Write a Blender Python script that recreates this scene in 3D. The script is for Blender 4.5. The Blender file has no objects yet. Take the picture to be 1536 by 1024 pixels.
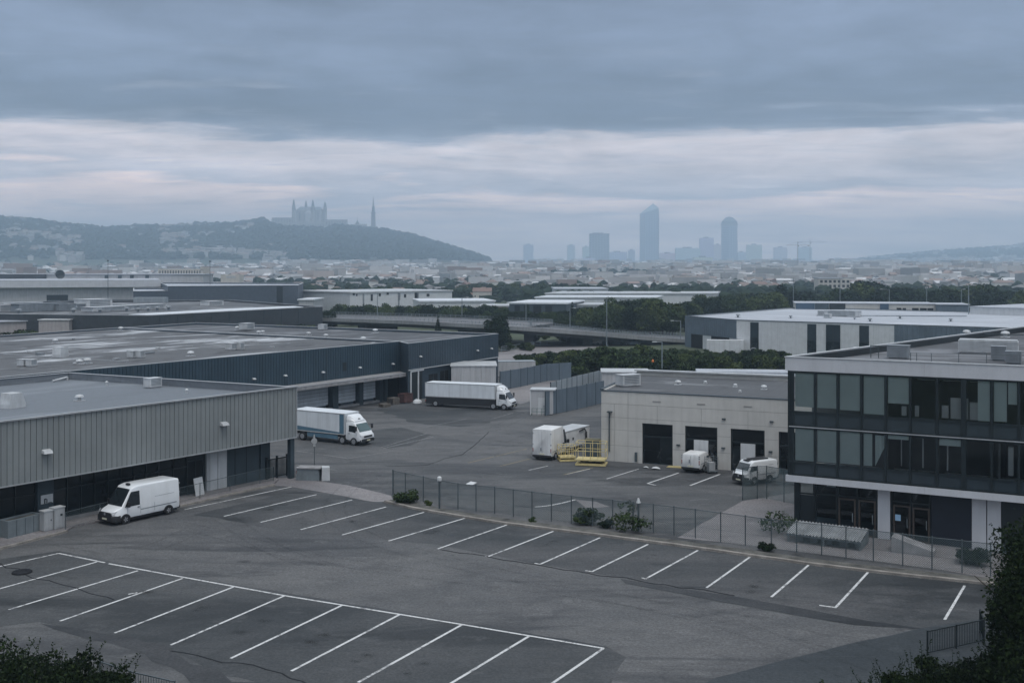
import bpy, math, random
from math import sin, cos, pi, radians, sqrt, atan2, floor, exp
from mathutils import Vector, Matrix, noise as mnoise

random.seed(11)
SC = bpy.context.scene
COL = SC.collection

# ------------------------------------------------------------------ survey of the place
F, HZ, CX, CH = 1600.0, 402.0, 768.0, 18.0      # focal length (px), horizon row, centre column, eye height (m)

def G(px, py, z=0.0):
    Y = F * (CH - z) / (py - HZ)
    return Vector(((px - CX) / F * Y, Y, z))

def D(px, py, Y):
    return Vector(((px - CX) / F * Y, Y, CH - (py - HZ) / F * Y))

class Fr:
    """local frame on the ground: x along a facade, y into the depth"""
    def __init__(s, o, a):
        s.o = Vector((o[0], o[1])); s.a = a; s.c = cos(a); s.s = sin(a)
    def loc(s, p):
        dx, dy = p[0] - s.o.x, p[1] - s.o.y
        return (dx * s.c + dy * s.s, -dx * s.s + dy * s.c)
    def world(s, u, y):
        return (s.o.x + u * s.c - y * s.s, s.o.y + u * s.s + y * s.c)
    def hit(s, px, py, yl=0.0):
        dx, dy, dz = (px - CX) / F, 1.0, -(py - HZ) / F
        ox, oy = s.loc((0, 0))
        rx, ry = dx * s.c + dy * s.s, -dx * s.s + dy * s.c
        t = (yl - oy) / ry
        return (ox + rx * t, CH + dz * t)
    def u(s, px, yl=0.0):
        return s.hit(px, HZ, yl)[0]
    def flat(s, px, py, z=0.0):
        return s.loc(G(px, py, z))

# ------------------------------------------------------------------ mesh builder
class MB:
    def __init__(s):
        s.v = []; s.f = []; s.m = []; s.mi = 0
    def add(s, vs, fs):
        b = len(s.v); s.v.extend([tuple(v) for v in vs])
        for f in fs:
            s.f.append([b + i for i in f]); s.m.append(s.mi)
        return s
    def poly(s, pts): return s.add(pts, [list(range(len(pts)))])
    def bx(s, x0, x1, y0, y1, z0, z1):
        return s.add([(x0,y0,z0),(x1,y0,z0),(x1,y1,z0),(x0,y1,z0),(x0,y0,z1),(x1,y0,z1),(x1,y1,z1),(x0,y1,z1)],
              [(0,3,2,1),(4,5,6,7),(0,1,5,4),(1,2,6,5),(2,3,7,6),(3,0,4,7)])
    def box(s, c, d, rz=0.0, top=1.0):
        hx, hy, hz = d[0]/2, d[1]/2, d[2]/2
        vs = []
        for z, k in ((-hz, 1.0), (hz, top)):
            for x, y in ((-hx,-hy),(hx,-hy),(hx,hy),(-hx,hy)):
                x *= k; y *= k
                vs.append((c[0]+x*cos(rz)-y*sin(rz), c[1]+x*sin(rz)+y*cos(rz), c[2]+z))
        return s.add(vs, [(0,3,2,1),(4,5,6,7),(0,1,5,4),(1,2,6,5),(2,3,7,6),(3,0,4,7)])
    def prism(s, poly, z0, z1):
        if area(poly) < 0: poly = poly[::-1]
        n = len(poly)
        vs = [(p[0],p[1],z0) for p in poly] + [(p[0],p[1],z1) for p in poly]
        fs = [tuple(range(n))[::-1], tuple(range(n, 2*n))]
        fs += [(i, (i+1)%n, n+(i+1)%n, n+i) for i in range(n)]
        return s.add(vs, fs)
    def ring(s, poly, t, z0, z1):
        """wall of thickness t standing inside the outline poly"""
        if area(poly) < 0: poly = poly[::-1]
        inn = inset(poly, t); n = len(poly)
        vs = [(p[0],p[1],z) for z in (z0,z1) for p in poly] + [(p[0],p[1],z) for z in (z0,z1) for p in inn]
        fs = []
        for i in range(n):
            j = (i+1) % n
            fs += [(i,j,n+j,n+i), (2*n+j,2*n+i,3*n+i,3*n+j), (n+i,n+j,3*n+j,3*n+i), (j,i,2*n+i,2*n+j)]
        return s.add(vs, fs)
    def tube(s, p0, p1, r0, r1=None, n=8, cap=True):
        r1 = r0 if r1 is None else r1
        p0, p1 = Vector(p0), Vector(p1); d = (p1-p0)
        if d.length < 1e-6: return s
        d.normalize(); a = d.orthogonal().normalized(); b = d.cross(a)
        vs = [p0 + (a*cos(2*pi*i/n) + b*sin(2*pi*i/n))*r0 for i in range(n)] + [p1 + (a*cos(2*pi*i/n) + b*sin(2*pi*i/n))*r1 for i in range(n)]
        fs = [(i,(i+1)%n,n+(i+1)%n,n+i) for i in range(n)]
        if cap: fs += [tuple(range(n))[::-1], tuple(range(n,2*n))]
        return s.add(vs, fs)
    def beam(s, p0, p1, w, h):
        p0, p1 = Vector(p0), Vector(p1); d = (p1-p0).normalized()
        up = Vector((0,0,1)) if abs(d.z) < .95 else Vector((0,1,0))
        a = d.cross(up).normalized()*w/2; b = a.cross(d).normalized()*h/2
        vs = [p0-a-b,p0+a-b,p0+a+b,p0-a+b,p1-a-b,p1+a-b,p1+a+b,p1-a+b]
        return s.add(vs, [(0,3,2,1),(4,5,6,7),(0,1,5,4),(1,2,6,5),(2,3,7,6),(3,0,4,7)])
    def lathe(s, prof, n=16, c=(0,0,0)):
        vs = [(c[0]+r*cos(2*pi*i/n), c[1]+r*sin(2*pi*i/n), c[2]+z) for r, z in prof for i in range(n)]
        fs = [(k*n+i, k*n+(i+1)%n, (k+1)*n+(i+1)%n, (k+1)*n+i) for k in range(len(prof)-1) for i in range(n)]
        fs += [tuple(range(n))[::-1], tuple(range((len(prof)-1)*n, len(prof)*n))]
        return s.add(vs, fs)
    def ribs(s, u0, u1, z0, z1, y, pitch=.45, dep=.05, flip=False):
        """trapezoid-profile metal cladding facing -y"""
        n = max(1, int(round((u1-u0)/pitch))); p = (u1-u0)/n
        xs = []
        for i in range(n):
            a = u0 + i*p
            xs += [(a, y), (a+p*.66, y), (a+p*.74, y-dep), (a+p*.92, y-dep)]
        xs.append((u1, y))
        k = len(xs)
        vs = [(x,yy,z0) for x,yy in xs] + [(x,yy,z1) for x,yy in xs]
        return s.add(vs, [(i,i+1,k+i+1,k+i) for i in range(k-1)])
    def grooves(s, u0, u1, z0, z1, y, pitch=.46, dep=.09, gw=.13):
        """standing-seam sheets with a deep narrow groove between them, facing -y"""
        n = max(1, int(round((u1-u0)/pitch))); p = (u1-u0)/n; xs = []
        for i in range(n):
            a = u0+i*p; xs += [(a, y), (a+p*(.97-gw), y), (a+p*(.985-gw), y+dep), (a+p*.985, y+dep)]
        xs.append((u1, y)); k = len(xs)
        return s.add([(x,yy,z0) for x,yy in xs] + [(x,yy,z1) for x,yy in xs], [(i,i+1,k+i+1,k+i) for i in range(k-1)])
    def loft(s, rings, cap=True):
        n = len(rings[0]); b = [p for r in rings for p in r]
        fs = [(k*n+i, k*n+(i+1)%n, (k+1)*n+(i+1)%n, (k+1)*n+i) for k in range(len(rings)-1) for i in range(n)]
        if cap: fs += [tuple(range(n))[::-1], tuple(range((len(rings)-1)*n, len(rings)*n))]
        return s.add(b, fs)
    def build(s, name, mats, parent=None, smooth=False, label=None, loc=None):
        me = bpy.data.meshes.new(name)
        me.from_pydata(s.v, [], s.f)
        mats = mats if isinstance(mats, (list, tuple)) else [mats]
        for m in mats: me.materials.append(m)
        if len(mats) > 1: me.polygons.foreach_set('material_index', s.m)
        if smooth is not False:
            me.polygons.foreach_set('use_smooth', [True]*len(me.polygons))
            me.set_sharp_from_angle(angle=radians(40 if smooth is True else smooth))
        me.update()
        o = bpy.data.objects.new(name, me); COL.objects.link(o)
        if parent is not None: o.parent = parent
        if loc is not None: o.location = loc
        if label: o['label'] = label
        return o

def area(p):
    return .5*sum(p[i][0]*p[(i+1)%len(p)][1]-p[(i+1)%len(p)][0]*p[i][1] for i in range(len(p)))

def inset(poly, t):
    out = []; n = len(poly)
    for i in range(n):
        a, b, c = Vector(poly[i-1][:2]), Vector(poly[i][:2]), Vector(poly[(i+1)%n][:2])
        d1, d2 = (b-a).normalized(), (c-b).normalized()
        n1, n2 = Vector((-d1.y,d1.x)), Vector((-d2.y,d2.x))
        m = (n1+n2); m = m / max(.2, m.dot(n1)) if m.length > 1e-6 else n1
        out.append((b.x+m.x*t, b.y+m.y*t))
    return out

def thing(name, label, cat, loc=(0,0,0), rz=0.0, group=None):
    o = bpy.data.objects.new(name, None); COL.objects.link(o)
    o.location = loc; o.rotation_euler = (0,0,rz); o.empty_display_size = .3
    return tag(o, label, cat, group)

def tag(o, label, cat, group=None, kind=None):
    o['label'] = label; o['category'] = cat
    if group: o['group'] = group
    if kind: o['kind'] = kind
    return o

def struct(o):
    o['kind'] = 'structure'; return o

def dup(root, loc, rz, label=None, group=None, scale=None):
    r = root.copy(); COL.objects.link(r); r.location = loc; r.rotation_euler = (0,0,rz)
    if label: r['label'] = label
    if group: r['group'] = group
    if scale is not None: r.scale = scale if isinstance(scale, (tuple, list)) else (scale,)*3
    for ch in KIDS(root):
        c = ch.copy(); COL.objects.link(c); c.parent = r
        for g in KIDS(ch):
            d = g.copy(); COL.objects.link(d); d.parent = c
    return r

def KIDS(o):
    return [c for c in bpy.data.objects if c.parent is o] if not o.children else list(o.children)

# ------------------------------------------------------------------ procedural materials
def srgb(r, g, b):
    f = lambda c: (c/255/12.92) if c/255 <= .04045 else ((c/255+.055)/1.055)**2.4
    return (f(r), f(g), f(b))

class NT:
    def __init__(s, nt): s.t = nt; s.n = nt.nodes; s.l = nt.links
    def new(s, ty, **kw):
        nd = s.n.new(ty)
        for k, v in kw.items(): setattr(nd, k, v)
        return nd
    def put(s, sock, v):
        if hasattr(v, 'links') or isinstance(v, bpy.types.NodeSocket): s.l.new(v, sock)
        else: sock.default_value = v
    def coord(s, kind='Object', scale=(1,1,1), rot=(0,0,0)):
        tc = s.new('ShaderNodeTexCoord'); mp = s.new('ShaderNodeMapping')
        mp.inputs['Scale'].default_value = scale; mp.inputs['Rotation'].default_value = rot
        s.l.new(tc.outputs[kind], mp.inputs['Vector']); return mp.outputs[0]
    def noise(s, vec, scale=1., detail=4., rough=.55, dist=0.):
        nd = s.new('ShaderNodeTexNoise')
        s.l.new(vec, nd.inputs['Vector'])
        nd.inputs['Scale'].default_value = scale; nd.inputs['Detail'].default_value = detail
        nd.inputs['Roughness'].default_value = rough; nd.inputs['Distortion'].default_value = dist
        return nd.outputs[0]
    def ramp(s, fac, stops, interp='LINEAR'):
        nd = s.new('ShaderNodeValToRGB'); cr = nd.color_ramp; cr.interpolation = interp
        while len(cr.elements) > 1: cr.elements.remove(cr.elements[-1])
        for i, (p, c) in enumerate(stops):
            e = cr.elements[0] if i == 0 else cr.elements.new(p)
            e.position = p
            e.color = (c, c, c, 1) if not isinstance(c, (tuple, list)) else (c[0], c[1], c[2], 1)
        s.l.new(fac, nd.inputs[0]); return nd.outputs[0]
    def mix(s, fac, a, b, blend='MIX'):
        nd = s.new('ShaderNodeMix', data_type='RGBA', blend_type=blend)
        s.put(nd.inputs[0], fac)
        for sk, v in ((nd.inputs[6], a), (nd.inputs[7], b)):
            if isinstance(v, (tuple, list)): v = (v[0], v[1], v[2], 1)
            s.put(sk, v)
        return nd.outputs[2]
    def math(s, op, a, b=0., c=None, clamp=False):
        nd = s.new('ShaderNodeMath', operation=op, use_clamp=clamp)
        s.put(nd.inputs[0], a); s.put(nd.inputs[1], b)
        if c is not None: s.put(nd.inputs[2], c)
        return nd.outputs[0]

def newmat(name):
    m = bpy.data.materials.new(name); m.use_nodes = True
    t = NT(m.node_tree); b = m.node_tree.nodes['Principled BSDF']
    return m, t, b

def mk(name, c, rough=.6, metal=0., v=.15, sc=.8, streak=0., fine=.06, bump=0., bsc=8., spec=.4, dirt=None, coat=0.):
    """plain surface with cloudy tone, fine grain and (on walls) vertical rain streaks"""
    m, t, b = newmat(name)
    co = t.coord()
    n1 = t.noise(co, sc, 5, .6)
    col = t.mix(t.ramp(n1, [(.3, 0.), (.7, 1.)]), [x*(1-v) for x in c], [min(1, x*(1+v)) for x in c])
    if streak:
        n2 = t.noise(t.coord(scale=(1.1, 1.1, .09)), 2.2, 4, .65)
        col = t.mix(t.math('MULTIPLY', t.ramp(n2, [(.45, 0.), (.75, 1.)]), streak), col, dirt or [x*.45 for x in c])
    if fine:
        n3 = t.noise(co, 23., 3, .7)
        col = t.mix(fine, col, t.ramp(n3, [(.35, 0.), (.65, 1.)]), 'OVERLAY')
    t.l.new(col, b.inputs['Base Color'])
    b.inputs['Roughness'].default_value = rough; b.inputs['Metallic'].default_value = metal
    b.inputs['Specular IOR Level'].default_value = spec
    if coat: b.inputs['Coat Weight'].default_value = coat; b.inputs['Coat Roughness'].default_value = .12
    if bump:
        bp = t.new('ShaderNodeBump'); bp.inputs['Strength'].default_value = bump; bp.inputs['Distance'].default_value = .03
        t.l.new(t.noise(co, bsc, 4, .6), bp.inputs['Height']); t.l.new(bp.outputs[0], b.inputs['Normal'])
    return m

def paint_mat(name, c, under, wear=.5):
    """road paint: chipped where tyres cross, patchy, grimy"""
    m, t, b = newmat(name); co = t.coord()
    chip = t.math('ADD', t.noise(co, 2.6, 6, .75), t.math('MULTIPLY', t.math('SUBTRACT', t.noise(co, .35, 3, .5), .5), .55))
    f = t.ramp(chip, [(.36, 1.), (.43, .35), (.50, 0.)])
    g = t.ramp(t.noise(co, 9., 4, .7), [(.3, .55), (.7, 1.)])
    col = t.mix(1., c, g, 'MULTIPLY')
    col = t.mix(t.math('MULTIPLY', f, wear), col, under)
    t.l.new(col, b.inputs['Base Color']); b.inputs['Roughness'].default_value = .8; b.inputs['Specular IOR Level'].default_value = .2
    return m

def stain_mat(name, c, amt, scale, soft=None):
    """thin film on the ground: tyre rubber or oil that lets the asphalt show through"""
    m, t, b = newmat(name); co = t.coord()
    b.inputs['Base Color'].default_value = (*c, 1); b.inputs['Roughness'].default_value = .6; b.inputs['Specular IOR Level'].default_value = .25
    tr = t.new('ShaderNodeBsdfTransparent'); mx = t.new('ShaderNodeMixShader')
    f = t.ramp(t.noise(co, scale, 5, .7), [(.36, 0.), (.66, 1.)])
    if soft:
        at = t.new('ShaderNodeAttribute'); at.attribute_name = soft
        f = t.math('MULTIPLY', t.math('ADD', f, .5), t.math('POWER', at.outputs['Fac'], 1.3), clamp=True)
    t.l.new(t.math('MULTIPLY', f, amt), mx.inputs[0]); t.l.new(tr.outputs[0], mx.inputs[1]); t.l.new(b.outputs[0], mx.inputs[2])
    t.l.new(mx.outputs[0], t.n['Material Output'].inputs[0]); return m

def glass_mat(name, tint=(.75,.86,.84), refl=(.9,.95,1.), f0=1.0, rough=.0):
    m, t, b = newmat(name); t.n.remove(b)
    tr = t.new('ShaderNodeBsdfTransparent'); tr.inputs[0].default_value = (*tint, 1)
    gl = t.new('ShaderNodeBsdfGlossy'); gl.inputs['Color'].default_value = (*refl, 1); gl.inputs['Roughness'].default_value = .02+rough
    fr = t.new('ShaderNodeFresnel'); fr.inputs[0].default_value = 1.52
    co = t.coord(); bp = t.new('ShaderNodeBump'); bp.inputs['Strength'].default_value = .02; bp.inputs['Distance'].default_value = .05
    t.l.new(t.noise(co, .9, 2, .5), bp.inputs['Height']); t.l.new(bp.outputs[0], gl.inputs['Normal'])
    mx = t.new('ShaderNodeMixShader')
    t.l.new(t.math('MULTIPLY', fr.outputs[0], f0, clamp=True), mx.inputs[0]); t.l.new(tr.outputs[0], mx.inputs[1]); t.l.new(gl.outputs[0], mx.inputs[2])
    t.l.new(mx.outputs[0], t.n['Material Output'].inputs[0])
    return m

def leaf_mat(name, a, b_, c=None):
    m, t, b = newmat(name)
    g = t.new('ShaderNodeNewGeometry')
    col = t.ramp(g.outputs['Random Per Island'], [(0., a), (.6, b_), (1., c or [x*1.5 for x in b_])])
    oi = t.new('ShaderNodeObjectInfo')
    col = t.mix(t.math('MULTIPLY', oi.outputs['Random'], .55), col, [x*.5 for x in a])
    n = t.noise(t.coord(), .7, 3, .6)
    col = t.mix(t.ramp(n, [(.38, 0.), (.65, .55)]), col, [b_[0]*1.5, b_[1]*1.35, b_[2]*.9])
    t.l.new(col, b.inputs['Base Color']); b.inputs['Roughness'].default_value = .8; b.inputs['Specular IOR Level'].default_value = .06
    return m

def asphalt(name, base, pale, dark, seed=0., cracks=.6, patch=.5, stretch=(1,1,1), rough=.82):
    m, t, b = newmat(name)
    def co(s=(1,1,1), rot=0.):
        tc = t.new('ShaderNodeTexCoord'); mp = t.new('ShaderNodeMapping')
        mp.inputs['Location'].default_value = (seed*7.3, seed*3.1, 0); mp.inputs['Scale'].default_value = s; mp.inputs['Rotation'].default_value = (0,0,rot)
        t.l.new(tc.outputs['Object'], mp.inputs['Vector']); return mp.outputs[0]
    n1 = t.noise(co((.05,.09,1), .5), 1., 6, .62, .6)
    col = t.mix(t.ramp(n1, [(.36, 0.), (.62, 1.)]), base, pale)
    n2 = t.noise(co((.035,.16,1), -.5), 1., 7, .68, 1.2)          # tyre-worn bands along the lanes
    col = t.mix(t.math('MULTIPLY', t.ramp(n2, [(.50, 0.), (.60, 1.)]), patch), col, dark)
    n4 = t.noise(co((.3,.45,1)), 1., 6, .7, .5)
    col = t.mix(t.math('MULTIPLY', t.ramp(n4, [(.52, 0.), (.66, 1.)]), patch*.5), col, dark)
    n5 = t.noise(co((.5,.8,1), .3), 1., 5, .7)
    col = t.mix(t.math('MULTIPLY', t.ramp(n5, [(.56, 0.), (.7, 1.)]), .5), col, [min(1, x*1.3) for x in pale])
    sp = t.noise(co(), 7., 3, .85)
    col = t.mix(.6, col, t.ramp(sp, [(.3, .2), (.7, .8)]), 'OVERLAY')
    sp2 = t.noise(co(), 3.2, 3, .75)
    col = t.mix(.22, col, t.ramp(sp2, [(.3, .25), (.7, .75)]), 'OVERLAY')
    if cracks:
        vo = t.new('ShaderNodeTexVoronoi', feature='DISTANCE_TO_EDGE'); vo.inputs['Scale'].default_value = .085
        wob = t.new('ShaderNodeVectorMath', operation='ADD')
        wn = t.new('ShaderNodeTexNoise'); wn.inputs['Scale'].default_value = .45; wn.inputs['Detail'].default_value = 5
        c0 = co(); t.l.new(c0, wn.inputs['Vector'])
        ws = t.new('ShaderNodeVectorMath', operation='SCALE'); ws.inputs['Scale'].default_value = 5.
        t.l.new(wn.outputs['Color'], ws.inputs[0]); t.l.new(c0, wob.inputs[0]); t.l.new(ws.outputs[0], wob.inputs[1])
        t.l.new(wob.outputs[0], vo.inputs['Vector'])
        ck = t.ramp(vo.outputs['Distance'], [(0., .9), (.003, .7), (.007, 0.)])
        gate = t.ramp(t.noise(co((.06,.06,1)), 1., 2, .5), [(.54, 0.), (.62, 1.)])
        col = t.mix(t.math('MULTIPLY', t.math('MULTIPLY', ck, gate), cracks), col, [x*.4 for x in dark])
    t.l.new(col, b.inputs['Base Color'])
    rr = t.ramp(n2, [(.4, rough), (.68, rough-.22)])
    t.l.new(rr, b.inputs['Roughness']); b.inputs['Specular IOR Level'].default_value = .18
    bp = t.new('ShaderNodeBump'); bp.inputs['Strength'].default_value = .25; bp.inputs['Distance'].default_value = .02
    t.l.new(sp, bp.inputs['Height']); t.l.new(bp.outputs[0], b.inputs['Normal'])
    return m

def roof_mat(name, base, pale, dark, amt=.7, line=0., ang=0., wet=.0):
    """felt or membrane roof: dried-puddle streaks, seams"""
    m, t, b = newmat(name)
    n1 = t.noise(t.coord(scale=(.045,.16,1), rot=(0,0,ang)), 1., 7, .62, .8)
    n2 = t.noise(t.coord(scale=(.09,.22,1), rot=(0,0,ang)), 1.7, 6, .66, .5)
    n3 = t.noise(t.coord(), 2.5, 5, .7)
    col = t.mix(t.ramp(n3, [(.3, 0.), (.7, 1.)]), base, [x*.8 for x in base])
    col = t.mix(t.math('MULTIPLY', t.ramp(n1, [(.52, 0.), (.6, 1.)]), amt), col, pale)
    col = t.mix(t.math('MULTIPLY', t.ramp(n2, [(.54, 0.), (.62, 1.)]), amt*.8), col, dark)
    if line:
        wv = t.new('ShaderNodeTexWave', wave_type='BANDS', bands_direction='X', wave_profile='SAW'); wv.inputs['Scale'].default_value = line
        t.l.new(t.coord(), wv.inputs['Vector'])
        col = t.mix(t.math('MULTIPLY', t.ramp(wv.outputs[1], [(0., 0.), (.9, 0.), (.94, 1.)]), .4), col, dark)
    t.l.new(col, b.inputs['Base Color'])
    t.l.new(t.ramp(n1, [(.45, .75), (.62, .75-wet)]), b.inputs['Roughness']); b.inputs['Specular IOR Level'].default_value = .4
    bp = t.new('ShaderNodeBump'); bp.inputs['Strength'].default_value = .15; bp.inputs['Distance'].default_value = .03
    t.l.new(n3, bp.inputs['Height']); t.l.new(bp.outputs[0], b.inputs['Normal'])
    return m

def island_mat(name, stops, rough=.7, v=.1):
    """every separate block takes its own tone"""
    m, t, b = newmat(name)
    g = t.new('ShaderNodeNewGeometry')
    col = t.ramp(g.outputs['Random Per Island'], stops, 'CONSTANT')
    n = t.noise(t.coord(), .25, 3, .6)
    col = t.mix(v, col, t.ramp(n, [(.3, .2), (.7, .8)]), 'OVERLAY')
    t.l.new(col, b.inputs['Base Color']); b.inputs['Roughness'].default_value = rough
    return m

def grid_mat(name, wall, win, sx, sz, fx=.6, fz=.55, rough=.5):
    """distant facade: window grid over a wall tone (x+y across, z up)"""
    m, t, b = newmat(name)
    tc = t.new('ShaderNodeTexCoord'); sp = t.new('ShaderNodeSeparateXYZ'); t.l.new(tc.outputs['Object'], sp.inputs[0])
    h = t.math('FRACT', t.math('DIVIDE', t.math('ADD', sp.outputs[0], sp.outputs[1]), sx))
    w = t.math('FRACT', t.math('DIVIDE', sp.outputs[2], sz))
    k = t.math('MULTIPLY', t.math('LESS_THAN', h, fx), t.math('LESS_THAN', w, fz))
    n = t.noise(tc.outputs['Object'], .08, 4, .6)
    wc = t.mix(t.ramp(n, [(.3, 0.), (.7, 1.)]), [x*.85 for x in wall], wall)
    col = t.mix(k, wc, win)
    t.l.new(col, b.inputs['Base Color']); b.inputs['Roughness'].default_value = rough
    return m
# ------------------------------------------------------------------ palette
M = {}
def setup_materials():
    a = M
    a['asphalt'] = asphalt('asphalt worn grey', (.077,.079,.083), (.120,.119,.120), (.038,.040,.044), 0., .4, .75)
    a['stall_a'] = asphalt('asphalt stall bay', (.043,.047,.051), (.076,.078,.081), (.024,.027,.030), 1., .3, .75)
    a['stall_b'] = asphalt('asphalt stall row', (.046,.050,.054), (.086,.086,.089), (.025,.028,.031), 2., .3, .8)
    a['drive'] = asphalt('asphalt new drive', (.036,.043,.049), (.050,.056,.062), (.026,.031,.036), 3., .3, .4)
    a['oil'] = asphalt('asphalt stained', (.030,.033,.037), (.052,.054,.058), (.020,.022,.026), 4., .2, .6)
    a['pave'] = asphalt('pavement', (.17,.16,.165), (.24,.225,.225), (.11,.105,.11), 5., .5, .4)
    a['conc'] = mk('concrete', (.27,.265,.27), .85, v=.25, sc=1.2, streak=.4, fine=.2, bump=.2)
    a['kerb'] = mk('kerb stone', (.23,.21,.19), .9, v=.35, sc=1.4, fine=.25, bump=.4, bsc=5)
    a['soil'] = mk('verge soil', (.085,.082,.075), .95, v=.6, sc=.9, fine=.4, bump=.6, bsc=3)
    a['paint'] = paint_mat('road paint white', (.70,.70,.70), (.08,.08,.085), .75)
    a['paint_worn'] = paint_mat('road paint worn', (.30,.30,.30), (.07,.07,.075), .95)
    a['paint_yel'] = paint_mat('road paint yellow', (.36,.30,.17), (.07,.07,.075), .95)
    a['tar'] = mk('tar', (.018,.019,.023), .9, v=.3, spec=.15)
    a['fascia'] = mk('grey ribbed cladding', (.215,.230,.232), .55, v=.10, sc=.35, streak=.22, fine=.05, dirt=(.12,.135,.14))
    a['trim'] = mk('grey metal trim', (.33,.34,.355), .5, v=.12, streak=.2)
    a['roof_grey'] = roof_mat('light grey membrane', (.155,.172,.195), (.195,.213,.235), (.118,.132,.15), .7, .9, .65)
    a['roof_old'] = roof_mat('weathered felt', (.098,.10,.106), (.42,.43,.45), (.035,.036,.040), 1., .0, .55, .2)
    a['roof_dark'] = roof_mat('dark felt', (.075,.078,.085), (.17,.175,.19), (.038,.040,.045), .9, .0, .4)
    a['roof_seam'] = roof_mat('seamed felt', (.085,.088,.095), (.24,.245,.255), (.040,.042,.047), .85, .28, 0.)
    a['roof_lt'] = roof_mat('pale roof sheet', (.40,.42,.46), (.50,.52,.56), (.30,.315,.35), .6, .1)
    a['navy'] = mk('blue grey cladding', (.028,.052,.073), .5, v=.14, sc=.3, streak=.4, fine=.03)
    a['navy2'] = mk('blue grey cladding plain', (.035,.054,.073), .55, v=.14, sc=.3, streak=.35)
    a['slate'] = mk('slate cladding', (.040,.058,.072), .55, v=.15, sc=.25, streak=.4)
    a['dark'] = mk('dark cladding', (.013,.019,.023), .5, v=.25, streak=.2)
    a['black'] = mk('black rubber', (.012,.012,.014), .7, v=.2)
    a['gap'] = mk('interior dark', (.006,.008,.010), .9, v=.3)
    a['panel_w'] = mk('white panel', (.55,.56,.57), .5, v=.08, streak=.25)
    a['door_w'] = mk('pale roller door', (.48,.52,.56), .55, v=.12, sc=1., streak=.35)
    a['cream'] = mk('pale rendered panel', (.50,.485,.46), .8, v=.09, sc=.45, streak=.22, fine=.05)
    a['joint'] = mk('joint dark', (.30,.29,.28), .9)
    a['white_band'] = mk('white fascia panel', (.50,.505,.53), .5, v=.06, sc=.4, streak=.16)
    a['frame'] = mk('dark window frame', (.010,.016,.019), .42, v=.2)
    a['spandrel'] = mk('spandrel glass', (.030,.041,.050), .16, v=.15, sc=.3, spec=.6)
    a['brown'] = mk('brown timber frame', (.055,.043,.037), .55, v=.3)
    a['blind'] = mk('window blind', (.62,.70,.685), .85, v=.06, sc=.6)
    a['fitting'] = mk('pale fitting', (.42,.43,.44), .55, v=.15, streak=.3)
    a['vent'] = mk('galvanised vent', (.52,.53,.54), .45, v=.2, streak=.35, metal=.15)
    a['vent_d'] = mk('grey plant unit', (.20,.22,.24), .5, v=.2, streak=.3)
    a['van'] = mk('white vehicle paint', (.70,.715,.73), .32, v=.05, sc=.8, fine=.02, coat=.5, streak=.18, dirt=(.42,.41,.40))
    a['van_dirty'] = mk('dirty white paint', (.68,.68,.68), .45, v=.1, sc=.9, fine=.05, streak=.4, dirt=(.33,.31,.29))
    a['boxw'] = mk('white truck body', (.64,.67,.70), .45, v=.07, sc=.5, streak=.3)
    a['boxblue'] = mk('blue truck trim', (.085,.16,.22), .45, v=.12)
    a['plastic'] = mk('black plastic', (.020,.021,.024), .55, v=.2)
    a['vglass'] = mk('vehicle glass', (.016,.022,.026), .06, v=.2, spec=.8)
    a['vglass_t'] = mk('teal windscreen', (.035,.075,.080), .07, v=.25, spec=.8)
    a['lamp'] = mk('lamp lens', (.55,.56,.58), .1, v=.1, spec=.7)
    a['red'] = mk('red lens', (.25,.03,.025), .25)
    a['amber'] = mk('amber lens', (.5,.18,.03), .3)
    a['rim'] = mk('wheel rim', (.36,.37,.39), .35, metal=.5, v=.15)
    a['plate'] = mk('number plate', (.60,.58,.45), .5, v=.05)
    a['yellow'] = mk('yellow painted steel', (.56,.46,.22), .55, v=.2, sc=2.5, streak=.35)
    a['steel'] = mk('dark galvanised steel', (.085,.105,.115), .5, metal=.4, v=.2)
    a['galv'] = mk('galvanised steel', (.22,.25,.27), .45, metal=.5, v=.2)
    a['wire_l'] = mk('pale fence wire', (.17,.23,.24), .5, metal=.3, v=.2)
    a['wire'] = mk('fence wire', (.12,.16,.17), .5, metal=.4, v=.2)
    a['panelf'] = mk('blue grey fence sheet', (.105,.135,.165), .55, v=.12, sc=.4, streak=.4)
    a['panelf_l'] = mk('pale fence sheet', (.26,.29,.315), .6, v=.12, sc=.4, streak=.4)
    a['shed'] = mk('pale shed cladding', (.42,.42,.43), .6, v=.1, sc=.3, streak=.45)
    a['planter'] = mk('grey planter', (.15,.175,.19), .7, v=.2, streak=.4)
    a['cab'] = mk('pale cabinet', (.36,.37,.38), .5, v=.12, streak=.5)
    a['bridge'] = mk('bridge concrete', (.24,.245,.25), .85, v=.2, sc=.15, streak=.5)
    a['bridge_d'] = mk('bridge girder', (.09,.095,.10), .8, v=.2, sc=.15, streak=.4)
    a['bark'] = mk('bark', (.06,.05,.04), .95, v=.35, sc=3., bump=.5)
    a['leaf'] = leaf_mat('foliage mid', (.016,.028,.014), (.036,.056,.025))
    a['leaf_d'] = leaf_mat('foliage dark', (.007,.014,.010), (.016,.028,.016))
    a['leaf_hill'] = leaf_mat('foliage hillside', (.009,.015,.015), (.017,.026,.022))
    a['leaf_l'] = leaf_mat('foliage light', (.030,.046,.018), (.060,.082,.032))
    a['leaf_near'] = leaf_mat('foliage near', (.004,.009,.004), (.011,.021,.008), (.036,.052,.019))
    a['bluep'] = mk('blue plant box', (.05,.13,.22), .5, v=.2)
    a['roofm'] = mk('pale sheet metal', (.48,.49,.50), .4, v=.15, streak=.3, metal=.1)
    a['orange'] = mk('orange flower', (.6,.16,.04), .6)
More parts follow.
